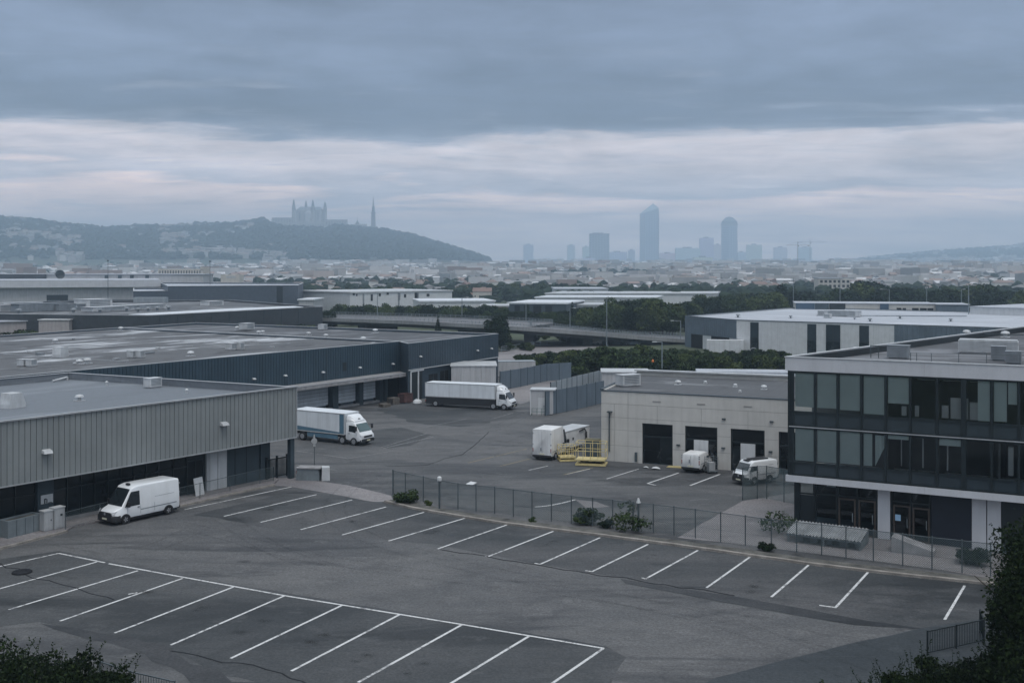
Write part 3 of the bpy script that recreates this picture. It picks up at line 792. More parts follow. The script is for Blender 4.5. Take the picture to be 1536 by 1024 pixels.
def rear_warehouse():
    A = (-14.06, 144.0); fr = Fr(A, atan2(21.7, 11.86))
    r = thing('warehouse', 'dark blue-grey warehouse with a plain dark roof, behind the longer truck', 'warehouse', (A[0], A[1], 0), fr.a)
    uB = fr.loc((-2.2,165.7))[0]
    zt, zr, zc = 7.8, 7.3, 4.25
    poly = [(0,0),(uB,0), fr.loc((-33.2,184.5)), fr.loc((-59,199)), fr.loc((-66.6,182.6)), fr.loc((-15.9,148.6))]
    mb = MB(); mb.grooves(0, uB, zc, zt, -.11, .45, .08, .10); mb.build('cladding', M['navy2'], r)
    mb = MB(); mb.ring(poly, .25, 0, zt-.02); mb.build('wall', M['navy2'], r)
    roof = MB().prism(inset(poly,.1), zr-.3, zr+.2).build('roof', M['roof_dark'], r)
    mb = MB(); mb.ring(inset(poly,-.08), .34, zt-.02, zt+.06); mb.build('coping', M['trim'], r)
    MB().beam((0,-.12,zc-.05),(uB,-.12,zc-.05),.2,.12).build('drip_rail', M['fitting'], r)
    e = lambda px: fr.u(px, 0)
    d = MB().bx(e(616),e(633),-.05,.02,0,3.9).build('door', M['frame'], r)
    mb = MB()
    for px in (615.3, 626.5): mb.bx(e(px)-.1,e(px)+.12,-.16,-.051,0,4.)
    mb.bx(e(614.8),e(634.5),-.165,-.055,3.9,4.12); mb.build('door_frame', M['panel_w'], d)
    for a, b, z0, z1 in ((643,656,2.0,3.2),(660,672,2.1,3.4)):
        w = MB().bx(e(a),e(b),-.04,.02,z0,z1).build('window', M['gap'], r)
        MB().bx((e(a)+e(b))/2-.04,(e(a)+e(b))/2+.04,-.06,-.041,z0,z1).build('mullion', M['slate'], w)
    for px, py in ((630,534.5),(715.5,525.5),(736.5,522.5)):
        u, z = fr.hit(px, py, -.08); wall_light(r, u, z, -.08, .7)
    z = zr+.2
    x, y = fr.flat(484,494.5,z); unit(roof, x, y, z, (1.4,1.1,.8), .2)
    x, y = fr.flat(563,499,z); mushroom(roof, x, y, z, 1.1)
    x, y = fr.flat(545,511,z); mushroom(roof, x, y, z, 1.)
    x, y = fr.flat(489,506,z); mushroom(roof, x, y, z, .9)
    return fr, r

# ------------------------------------------------------------------ cream workshop
def cream_building():
    fr = Fr((8.38, 100.), atan2(-7., 15.6))
    r = thing('workshop', 'low cream panelled workshop with tall dark openings, the small van parked before it', 'workshop', (fr.o.x, fr.o.y, 0), fr.a)
    zt, zr = 6.62, 6.2
    bl = fr.loc(G(955, 560.5, zt)); poly = [(0,0),(30,0),(34,bl[1]+1),(bl[0],bl[1])]
    e = lambda px, y=0.: fr.u(px, y)
    # front wall with openings
    ops = [(963.3,1009,3.72),(1027.5,1076,3.72),(1096,1147,3.72),(1168,1222,3.72)]
    us = [(e(a), e(b), z) for a, b, z in ops]
    mb = MB(); last = 0.
    for a, b, z in us:
        mb.bx(last, a, 0, .35, 0, 3.72); last = b
    mb.bx(last, 30, 0, .35, 0, 3.72); mb.bx(0, 30, 0, .35, 3.72, zt-.3)
    mb.prism([(30,.35),(34,bl[1]+1),(33.7,bl[1]+1),(29.7,.35)],0,zt-.3)
    mb.prism([(0,.35),(.3,.35),(bl[0]+.3,bl[1]),(bl[0],bl[1])],0,zt)
    mb.prism([(bl[0]+.3,bl[1]-.3),(34,bl[1]+.7),(34,bl[1]+1),(bl[0],bl[1])],0,zt+.35)
    mb.bx(0,30,.0,.35,zt-.3,zt-.12)
    mb.build('wall', M['cream'], r)
    roof = MB().prism([(.05,.12),(29.9,.12),(33.6,bl[1]+.6),(bl[0]+.2,bl[1]-.2)], zr-.2, zr+.3).build('roof', M['roof_seam'], r)
    mb = MB(); mb.beam((-.05,.1,zt-.08),(30,.1,zt-.08),.30,.07); mb.beam((-.02,.1,zt+.02),(bl[0],bl[1],zt+.06),.3,.1); mb.build('coping', M['slate'], r)
    mb = MB(); mb.beam((bl[0]-.1,bl[1]-.15,zt+.42),(34,bl[1]+.85,zt+.42),.8,.14); mb.build('rear_coping', M['roofm'], r)
    # panel joints
    mb = MB()
    for z in (1.5,2.95,4.1,5.35):
        if z > 3.72: mb.bx(0,30,-.006,.01,z-.018,z+.018)
        else:
            last = 0.
            for a, b, _ in us: mb.bx(last+.02,a-.02,-.006,.01,z-.018,z+.018); last = b
    for px in (921.5,942,986,1052,1122): 
        u = e(px); z0 = 0 if px < 960 else 3.74
        mb.bx(u-.018,u+.018,-.007,.01,z0,5.35 if px > 960 or px == 921.5 and False else (zt-.15 if px == 942 else 5.35))
    mb.build('joint', M['joint'], r)
    mb = MB()
    for px, py in ((985,602),(1051.5,606),(1122,609.5)):
        u, z = fr.hit(px, py); mb.bx(u-.38,u+.38,-.03,.005,z-.05,z+.05)
    mb.build('wall_slot', M['joint'], r)
    for px, py in ((1017.5,667),(1085,671.5),(1156,677),(1086,628),(1157.5,632)):
        u, z = fr.hit(px, py); MB().bx(u-.16,u+.16,-.14,.0,z-.06,z+.06).build('wall_fitting', M['steel'], r)
    # openings: frame, glass and a deep interior
    for k, (a, b, z) in enumerate(us):
        fm = MB()
        for u in (a+.06, b-.06): fm.bx(u-.06,u+.06,.12,.24,0,z)
        fm.bx(a+.12,b-.12,.12,.24,z-.1,z); fm.bx(a+.12,b-.12,.12,.24,2.45,2.57)
        w = fm.build('shop_front', M['frame'], r)
        MB().add([(a+.1,.18,2.55),(b-.1,.18,2.55),(b-.1,.18,z-.1),(a+.1,.18,z-.1)],[(0,1,2,3)]).build('pane', M['glass'], w)
        MB().add([(a+.1,.18,.05),(b-.1,.18,.05),(b-.1,.18,2.47),(a+.1,.18,2.47)],[(0,1,2,3)]).build('pane', M['glass'], w)
        if k in (1, 2):
            p0, p1 = ((1041,1062.5),(1111,1133))[k-1]
            MB().bx(e(p0,.1),e(p1,.1),.05,.11,.1,(2.5,2.45)[k-1]).build('door_leaf', M['panel_w'], w)
        if k == 0: MB().bx(e(988),e(1006),.5,.6,.05,2.4).build('door_leaf', M['dark'], w)
        MB().bx(a+.1,b-.1,.125,.13,0,.05).build('sill', M['steel'], w)
    MB().bx(.4,29.6,7.0,7.1,.0,zt-.6).build('partition', M['gap'], r)
    MB().bx(.4,29.6,.36,7.0,.0,.02).build('floor_slab', M['slate'], r)
    mb = MB(); rnd = random.Random(4)
    for k in range(16): 
        u = rnd.uniform(5,27); y = rnd.uniform(1.5,6); mb.box((u,y,.02+.5),(rnd.uniform(.5,1.6),.7,rnd.uniform(.8,2.)))
    mb.build('racking', M['vent_d'], r)
    mb = MB()
    for k in range(7): mb.bx(3.5+k*3.4,4.7+k*3.4,1.6,1.75,3.4,3.46)
    mb.build('ceiling_light', M['panel_w'], r)
    # facade lamp and downpipe, bollard-like box
    u, z = fr.hit(914.5, 617.5); mb = MB(); mb.bx(u-.05,u+.05,-.16,-.06,.9,z); mb.bx(u-.12,u+.28,-.5,-.05,z-.02,z+.1); mb.build('facade_lamp', M['steel'], r)
    u, z = fr.hit(954.5, 690); MB().bx(u-.1,u+.1,-.2,0,.15,1.0).build('meter_box', M['steel'], r)
    z = zr+.3
    x, y = fr.flat(936,579,z); unit(roof, x+.3, y+.4, z, (2.1,1.3,1.0), .9, 'roofm')
    for px, py, s in ((1017,577,.75),(1103,580,.5),(1146,584,.7),(1058,575,.45),(1110,588,.35)):
        x, y = fr.flat(px, py, z); mushroom(roof, x, y, z, s)
    return fr, r

# ------------------------------------------------------------------ glass office
def glass_office():
    fr = Fr((18.9, 73.1), radians(-28))
    r = thing('office_building', 'three-storey glazed office building with pale bands, nearest building on the right', 'office building', (fr.o.x, fr.o.y, 0), fr.a)
    L = 30.
    bl = fr.loc(G(1536, 490, 11.9)); poly = [(0,0),(L,0),(L+12,bl[1]),(bl[0],bl[1])]
    zt = 11.9; zr = 11.4
    MB().ring(inset(poly,-.12), .22, 11.0, zt).build('roof_band', M['white_band'], r)
    MB().ring(inset(poly,-.16), .30, zt, zt+.06).build('coping', M['roofm'], r)
    MB().ring(inset(poly,.105), .14, 11.0, zt-.05).build('parapet_lining', M['dark'], r)
    roof = MB().prism(inset(poly,.27), zr-.3, zr).build('roof', M['roof_dark'], r)
    MB().prism(inset(poly,.3), 10.78, 10.99).build('ceiling_slab', M['dark'], r)
    MB().prism(inset(poly,.25), 7.0, 7.22).build('floor_slab', M['dark'], r)
    MB().prism(inset(poly,-.1), 3.42, 3.86).build('floor_band', M['white_band'], r)
    # joints in the bands
    mb = MB()
    for u in (8.8, 18.2): mb.bx(u-.012,u+.012,-.135,-.11,11.0,zt); mb.bx(u-.012,u+.012,-.115,-.09,3.42,3.86)
    mb.build('band_joint', M['fitting'], r)
    # curtain wall
    px = [1189.5,1222.6,1256.5,1292,1328.5,1365.5,1405.5,1445.5,1487.5,1528.5]
    us = [fr.u(p) for p in px]
    while us[-1] < L-1.5: us.append(us[-1]+1.8)
    rows = [(8.25,10.98,7.3,8.15),(4.8,7.1,3.87,4.7)]
    mb = MB()
    for k, u in enumerate(us):
        w = .075 if k not in (7,) else .16
        mb.bx(u-w,u+w,-.08,.1,3.87,10.99)
    mb.bx(0,.12,-.02,.3,3.87,10.99); mb.bx(0,us[0],.02,.1,3.87,10.99)
    mb.build('mullion', M['frame'], r)
    mb = MB()
    for z, h in ((7.2,.13),(8.2,.07),(4.75,.07),(10.93,.06),(3.93,.06)): mb.bx(.1,L,-.06,.08,z-h,z+h)
    mb.build('transom', M['frame'], r)
    MB().bx(.1,L,-.115,-.062,7.17,7.23).build('floor_line', M['trim'], r)
    for zg0, zg1, zs0, zs1 in rows:
        for a, b in zip(us, us[1:]):
            MB().add([(a,.0,zg0),(b,.0,zg0),(b,.0,zg1),(a,.0,zg1)],[(0,1,2,3)]).build('window', M['glass_office'], r)
            MB().bx(a+.07,b-.07,.0,.05,zs0,zs1).build('spandrel', M['spandrel'], r)
    # blinds
    def blind(k, row, drop=1., a=0., b=1.):
        zg0, zg1 = rows[row][:2]; u0, u1 = us[k]+.12, us[k+1]-.12; w = u1-u0
        MB().bx(u0+w*a, u0+w*b, .16, .18, zg1-.05-(zg1-zg0-.08)*drop, zg1-.05).build('blind', M['blind'], r)
    for k, dr in ((0,.9),(1,.9),(2,.92),(3,.98),(4,.68)): blind(k, 0, dr)
    blind(7,0,.98,.5,1.); blind(8,0,.97,.0,.56); blind(8,0,.55,.62,1.)
    for k, dr in ((0,.98),(1,.97),(2,.97)): blind(k, 1, dr)
    blind(3,1,.97,0,.42); blind(4,1,.12); blind(6,1,.2,0,1.)
    # curtain hanging in folds
    mb = MB(); a = us[3]+.85
    for k in range(7):
        x = a+.1*k; mb.add([(x,.2+.05*(k%2),4.9+.22*k),(x+.1,.2+.05*((k+1)%2),4.9+.22*(k+1)),(x+.1,.2+.05*((k+1)%2),6.95),(x,.2+.05*(k%2),6.95)],[(0,1,2,3)])
    mb.build('curtain', M['blind'], r)
    # rooms behind the glass
    MB().bx(.4,L-.4,5.6,5.7,3.87,10.7).build('partition', M['roomwall'], r)
    mb = MB(); rnd = random.Random(5)
    for row in (0,1):
        z0 = 7.22 if row == 0 else 3.87
        for u in (us[4], us[6], us[8]+.4, us[9]+1.): mb.bx(u-.08,u+.08,.6,5.6,z0,z0+3.3)
    mb.build('room_divider', M['roomwall'], r)
    mb = MB()
    for row in (0,1):
        z0 = 7.22 if row == 0 else 3.87
        for k in range(4, 12):
            u = us[min(k,len(us)-2)]+.3
            mb.bx(u,u+1.3,1.0,1.7,z0+.7,z0+.75)
            for q in (u+.05,u+1.2): mb.bx(q,q+.05,1.05,1.65,z0,z0+.7)
    mb.build('desk', M['cab'], r)
    mb = MB()
    for u, y, z, d in ((us[6]+.75,.35,8.3,(1.05,.06,1.35)),(us[4]+.9,.5,8.3,(.3,.2,.6)),(us[7]+.3,.5,8.3,(.55,.3,1.1)),(us[6]+.2,.6,8.3,(.4,.3,.8)),(us[5]+.2,.4,8.3,(.25,.2,.7)),
                       (us[5]+.6,.8,4.9,(.08,.08,1.9)),(us[6]+.5,.8,4.9,(.08,.5,1.9)),(us[4]+.8,.8,4.9,(.06,.06,2.)),(us[8]+.9,.7,4.9,(.3,.3,1.8))):
        mb.box((u+d[0]/2, y+.3, z+d[2]/2), d)
    mb.build('whiteboard', M['panel_w'], r)
    mb = MB()
    for row in (0,1):
        for k in range(4, len(us)-1): mb.bx(us[k]+.25,us[k]+1.35,1.4,1.55,(10.7,7.0)[row]-.06,(10.7,7.0)[row])
    mb.build('ceiling_light', M['lamp'], r)
    # ground floor, set back
    y0 = .95
    e = lambda p, y=y0: fr.u(p, y)
    MB().bx(.6, e(1191.5), y0-.05, y0+.25, 0, 3.42).build('column', M['frame'], r)
    MB().bx(.6, L, y0+4.2, y0+4.3, 0, 3.42).build('lobby_wall', M['gap'], r)
    MB().bx(.6, L, y0+.2, y0+4.2, .0, .03).build('lobby_floor', M['slate'], r)
    MB().prism([(.6,y0+4.3),(L,y0+4.3),(L+11,bl[1]-1),(bl[0]+1,bl[1]-1)],0,3.42).build('core', M['dark'], r)
    def gl(a, b, z0=.0, z1=3.4, name='shop_window', mull=(), trans=2.55, fm='frame'):
        u0, u1 = e(a), e(b); mb = MB()
        for u in [u0+.05,u1-.05]+[e(m) for m in mull]: mb.bx(u-.05,u+.05,y0-.04,y0+.08,z0,z1)
        for z in (z0+.05, trans, z1-.05): mb.bx(u0+.1,u1-.1,y0-.03,y0+.07,z-.05,z+.05)
        w = mb.build(name, M[fm], r)
        MB().add([(u0,y0+.02,z0),(u1,y0+.02,z0),(u1,y0+.02,z1),(u0,y0+.02,z1)],[(0,1,2,3)]).build('pane', M['glass'], w); return w
    MB().bx(e(1192), e(1222), y0, y0+.12, 0, 2.4).build('panel', M['dark'], r)
    gl(1192,1222, 2.45, 3.4, trans=3.37); gl(1222.5,1256); gl(1256.5,1316, mull=(1286,)); gl(1336,1396, mull=(1366,))
    def dr(a, b, z1=2.45):
        u0, u1 = e(a), e(b); mb = MB()
        for u in (u0+.06,u1-.06): mb.bx(u-.06,u+.06,y0-.1,y0-.045,0,z1)
        mb.bx(u0+.12,u1-.12,y0-.1,y0-.045,z1-.12,z1); mb.bx(u0+.12,u1-.12,y0-.1,y0-.045,0,.12)
        d = mb.build('door', M['brown'], r)
        MB().tube((u1-.2,y0-.16,.9),(u1-.2,y0-.16,1.5),.03).build('handle', M['galv'], d)
    dr(1258,1284); dr(1288,1314); dr(1340,1366, 2.35); dr(1369,1395,2.3)
    MB().bx(e(1317),e(1335.5),y0-.12,y0+.2,0,3.42).build('column', M['white_band'], r)
    MB().bx(e(1397),e(1457.5),y0-.03,y0+.2,0,3.42).build('panel', M['darkpanel'], r)
    for a, b in ((1458,1480),(1481,1502)): MB().bx(e(a),e(b)-.02,y0-.08,y0+.2,0,3.42).build('panel', M['white_band'], r)
    MB().bx(e(1502),L,y0-.03,y0+.2,0,3.42).build('panel', M['dark'], r)
    u, z = fr.hit(1346,775.5,y0); MB().bx(u-.22,u+.22,y0-.06,y0-.045,z-.2,z+.2).build('notice', M['sticker'], r)
    u, z = fr.hit(1247,747,y0+1); MB().bx(u-.3,u+.3,y0+1,y0+1.2,2.9,3.1).build('lobby_lamp', M['lamp'], r)
    # roof plant
    x, y = fr.flat(1347,538,zr); unit(roof, x, y+.3, zr, (1.5,1.0,.85), 0., 'vent_d'); 
    mb = MB()
    for dx in (-1.9,-1.35): mb.tube((x+dx,y,zr),(x+dx,y,zr+.9),.03); 
    mb.tube((x-1.95,y,zr+.9),(x-.8,y,zr+.9),.035); mb.build('duct_stand', M['steel'], roof)
    x0, y0_ = fr.flat(1437,530,zr); x1, y1_ = fr.flat(1527,533,zr)
    mb = MB(); a = atan2(y1_-y0_, x1-x0); le = sqrt((x1-x0)**2+(y1_-y0_)**2)
    mb.box(((x0+x1)/2,(y0_+y1_)/2+.6,zr+.62),(le,1.3,1.0),a,.97)
    for k in range(9): mb.box(((x0+x1)/2,(y0_+y1_)/2+.6,zr+.2+.1*k),(le*1.008,1.34,.03),a)
    mb.box(((x0+x1)/2,(y0_+y1_)/2+.6,zr+.06),(le*.9,1.,.12),a)
    mb.build('plant_housing', M['roofm'], roof)
    x, y = fr.flat(1498,541,zr); unit(roof, x, y+.2, zr, (1.0,.8,.9), 0., 'vent_d')
    x, y = fr.flat(1520,546,zr); unit(roof, x, y+.2, zr, (1.0,.8,.75), 0., 'vent_d')
    mb = MB(); prev = None
    for p in (1366,1375,1397,1438,1480,1530):
        x, y = fr.flat(p, 545-(p-1366)*-.02, zr)
        mb.tube((x,y,zr),(x,y,zr+.75),.022,n=6)
        if prev: mb.tube((*prev,zr+.72),(x,y,zr+.72),.018,n=6)
        prev = (x,y)
    mb.build('roof_rail', M['steel'], roof)
    for p, q, s in ((1450,503,.9),(1508,506,1.),(1300,526,.6),(1283,527,.6),(1265,529,.5)):
        x, y = fr.flat(p, q, zr); mushroom(roof, x, y, zr, s)
    mb = MB(); p, q = fr.flat(1448,505,zr), fr.flat(1560,509,zr); mb.beam((*p,zr+.35),(*q,zr+.35),.08,.08); mb.build('roof_pipe', M['steel'], roof)
    p, q = fr.flat(1270,529,zr), fr.flat(1420,509,zr)
    return fr, r

M['glass'] = glass_mat('window glass', (.70,.76,.77), (.85,.92,1.))
M['glass_office'] = glass_mat('green tinted glass', (.87,.90,.895), (.85,.95,1.), 1.1)
M['darkglass'] = mk('dark tinted glass', (.010,.014,.017), .25, v=.3, spec=.35)
M['roomwall'] = mk('office wall', (.13,.135,.14), .9, v=.1)
M['darkpanel'] = mk('dark blue panel', (.010,.014,.024), .5, v=.2)
# ------------------------------------------------------------------ vehicles (local +x is forward)
def ring(x, zb, zt, wb, wt, wm=None, zm=None, r=.12, n=3):
    """closed rounded section: bottom half-width wb, widest wm at height zm, roof half-width wt"""
    wm = max(wb, wt) if wm is None else wm; zm = (zb+zt)*.45 if zm is None else zm
    r = min(r, (zt-zb)*.45, wt*.6)
    side = [(wb, zb), (wm, zb+.12*(zm-zb)), (wm, zm)]
    top = [(wt-r+r*cos(t), zt-r+r*sin(t)) for t in [pi/2*k/n for k in range(n+1)]]
    half = side + top
    pts = [(x, y, z) for y, z in half] + [(x, -y, z) for y, z in reversed(half)]
    return pts

def wheel(root, x, y, r=.34, w=.22, s=1):
    mb = MB(); prof = [(r*.62,-w/2),(r*.95,-w/2),(r,-w/2+.03),(r,w/2-.03),(r*.95,w/2),(r*.62,w/2)]
    n = 20; rings = [[(x+a*cos(2*pi*i/n), y+b, r+a*sin(2*pi*i/n)) for i in range(n)] for a, b in prof]
    mb.loft(rings); t = mb.build('wheel', M['black'], root, smooth=True)
    yo = y + s*(w/2+.006)
    mb = MB(); mb.tube((x, y+s*(w/2-.06), r), (x, yo-.02, r), r*.62, r*.6, 16)
    for k in range(5):
        a = 2*pi*k/5; mb.box((x+.36*r*cos(a), yo-.012, r+.36*r*sin(a)), (.09*r/.34,.03,.09*r/.34))
    mb.tube((x, yo-.03, r), (x, yo+.01, r), r*.2, r*.16, 10); mb.build('rim', M['rim'], t); return t

def arch(mb, x, y, r, s):
    n = 14; pts = [(x+r*cos(pi*i/n), y, .30+r*sin(pi*i/n)) for i in range(n+1)]
    mb.add(pts, [tuple(range(n+1)) if s < 0 else tuple(range(n+1))[::-1]])
    mb.add(pts + [(p[0], p[1]-s*.12, p[2]) for p in pts], [(i, i+1, n+2+i, n+1+i) for i in range(n)])

def panel_van(name, label, cat, loc, rz, L=5.4, Hh=2.45, W=2.0, paint='van', minibus=False, group=None, hood=1.0, boxy=False, marker=True):
    r = thing(name, label, cat, loc, rz, group)
    k = W/2; h = Hh; xr, xf = -L/2, L/2
    mb = MB()
    sec = [(xr, .48, h-.16, k*.92, k*.80), (xr+.04, .42, h-.07, k*.96, k*.86), (xr+.25, .40, h-.02, k*.98, k*.88), (xr+L*.45, .40, h, k*.985, k*.89),
           (xf-1.95*hood-.1, .40, h, k*.985, k*.88), (xf-1.62*hood, .40, h-.10, k*.985, k*.84), (xf-1.50*hood, .40, h-.20, k*.985, k*.83),
           (xf-.74*hood, .38, 1.20, k*.985, k*.86), (xf-.34, .36, 1.06, k*.96, k*.82), (xf-.10, .36, .93, k*.90, k*.74), (xf, .38, .76, k*.84, k*.66)]
    if boxy: sec = [(x, zb, h-.02 if x < xf-1.7 else zt, wb, wb*.985 if x < xf-1.7 else wt) for x, zb, zt, wb, wt in sec]
    mb.loft([ring(x, zb, zt, wb*.97, wt, wb, min(1.15, zb+(zt-zb)*.5), .05 if boxy and x < xf-1.7 else .13) for x, zb, zt, wb, wt in sec])
    body = mb.build('body', M[paint], r, smooth=35)
    # windscreen lies on the slope between the last roof section and the bonnet
    xa, za, xb, zb = xf-1.50*hood, h-.20, xf-.74*hood, 1.20
    def P(t, y, o=.015):
        nx, nz = (za-zb), (xb-xa); l = sqrt(nx*nx+nz*nz)
        return (xa+(xb-xa)*t+nx/l*o, y, za+(zb-za)*t+nz/l*o)
    w0, w1 = k*.83-.10, k*.86-.07
    mb = MB(); mb.add([P(.02,-w0),P(.02,w0),P(.5,w0*.5+w1*.5),P(.97,w1),P(.97,-w1),P(.5,-w0*.5-w1*.5)],[(0,1,2,5),(5,2,3,4)]); mb.build('windscreen', M['vglass'], r)
    mb = MB()
    for yy in (-.35, .35): mb.beam(P(.95, yy-.25, .03), P(.86, yy+.3, .03), .03, .02)
    mb.build('wiper', M['plastic'], r)
    for s in (-1, 1):
        ys = s*(k*.985+.006)
        def side(z): # y on the flank between belt and roof
            zm = 1.15; return s*(k*.985 + (k*.89-k*.985)*max(0, (z-zm)/(h-.13-zm))+.008)
        z0, z1 = 1.18, h-.38
        mb = MB(); mb.add([(xa-.62,side(z0),z0),(xa+.62*hood,side(z0),z0),(xa+.08,side(z1),z1),(xa-.62,side(z1),z1)],[(0,1,2,3) if s < 0 else (3,2,1,0)])
        mb.build('side_window', M['vglass'], r)
        if minibus:
            for q in range(3):
                x1 = xa-.75-q*(xa-.9-xr)/3; x0 = x1-(xa-.9-xr)/3+.025
                mb = MB(); mb.add([(x0,side(z0),z0),(x1,side(z0),z0),(x1,side(z1),z1),(x0,side(z1),z1)],[(0,1,2,3) if s < 0 else (3,2,1,0)]); mb.build('side_window', M['vglass'], r)
        mb = MB()
        for x in (xa-.68, xa+.42*hood, xa-1.85): mb.bx(x-.01,x+.01,min(ys,ys-s*.01),max(ys,ys-s*.01),.55,1.15); 
        mb.bx(xr+.3,xa-.68,min(ys,ys-s*.012),max(ys,ys-s*.012),.80,.86)
        mb.bx(xr+.5,xa-1.9,min(side(1.55),side(1.55)-s*.02),max(side(1.55),side(1.55)-s*.02),1.53,1.55)
        mb.build('body_seam', M['vent_d'], r)
        MB().bx(xa-.60,xa-.42,min(ys,ys+s*.03),max(ys,ys+s*.03),1.02,1.07).build('door_handle', M['plastic'], r)
        mb = MB(); mb.box((xa+.42*hood, s*(k+.16), 1.36),(.12,.2,.34)); mb.beam((xa+.46*hood,s*k*.93,1.22),(xa+.42*hood,s*(k+.12),1.26),.05,.05); mb.build('mirror', M['plastic'], r)
        for q in (xf-.95, xr+1.0): ar = MB(); arch(ar, q, ys, .42, s); ar.build('wheel_arch', M['plastic'], r)
        wheel(r, xf-.95, s*(k-.11), .34, .24, s); wheel(r, xr+1.0, s*(k-.11), .34, .24, s)
        mb = MB(); yl = s*k*.70; mb.add([(xf-.16,s*k*.92,.98),(xf-.02,yl-s*.06,.92),(xf+.008,yl-s*.1,.76),(xf-.06,s*k*.88,.76),(xf-.35,s*k*.965,1.02)],[(0,1,2,3) if s > 0 else (3,2,1,0),(4,0,3) if s > 0 else (3,0,4)]); mb.build('headlight', M['lamp'], r)
        mb = MB(); mb.bx(xr-.015,xr+.05,min(s*k*.86,s*k*.93),max(s*k*.86,s*k*.93),.8,1.15); mb.build('tail_light', M['red'], r)
    mb = MB(); mb.loft([ring(xf-.55,.26,.70,k*.98,k*.99,k*1.005,.45,.06),ring(xf-.1,.24,.70,k*.95,k*.94,k*.97,.45,.06),ring(xf+.06,.28,.68,k*.80,k*.78,k*.8,.45,.06)]); mb.build('bumper', M['plastic'], r, smooth=True)
    mb = MB(); mb.bx(xf-.08,xf+.035,-k*.70,k*.70,.58,.84); mb.bx(xf-.03,xf+.03,-k*.60,k*.60,.84,.90); mb.build('grille', M['plastic'], r)
    MB().bx(xf+.03,xf+.075,-.26,.26,.40,.51).build('number_plate', M['plate'], r)
    mb = MB(); mb.lathe([(.09,0),(.09,.02)],14); g = mb.build('badge', M['rim'], r); g.location = (xf+.034,0,.78); g.rotation_euler = (0,pi/2,0)
    MB().bx(xr-.06,xr+.2,-k*.93,k*.93,.34,.52).build('rear_bumper', M['plastic'], r)
    mb = MB()
    mb.bx(xr-.006,xr+.02,-.012,.012,.55,h-.2)
    for s in (-1,1):
        for z in (.8,1.5,h-.4): mb.bx(xr-.03,xr+.04,s*k*.90-.04,s*k*.90+.04,z-.05,z+.05)
    mb.bx(xr-.05,xr,.05,.14,.9,1.2); mb.build('rear_door_fitting', M['vent_d'], r)
    MB().bx(xr-.02,xr+.03,-.26,.26,.56,.67).build('number_plate', M['plate'], r)
    MB().bx(xr+.2,xf-.3,-k*.9,k*.9,.22,.45).build('underbody', M['black'], r)
    if marker and not boxy: mb = MB(); mb.box((xf-1.75*hood,.12,h+.03),(.16,.34,.12)); mb.box((xf-1.95*hood,-.2,h+.02),(.1,.12,.06)); mb.build('roof_marker', M['plastic'], r)
    return r

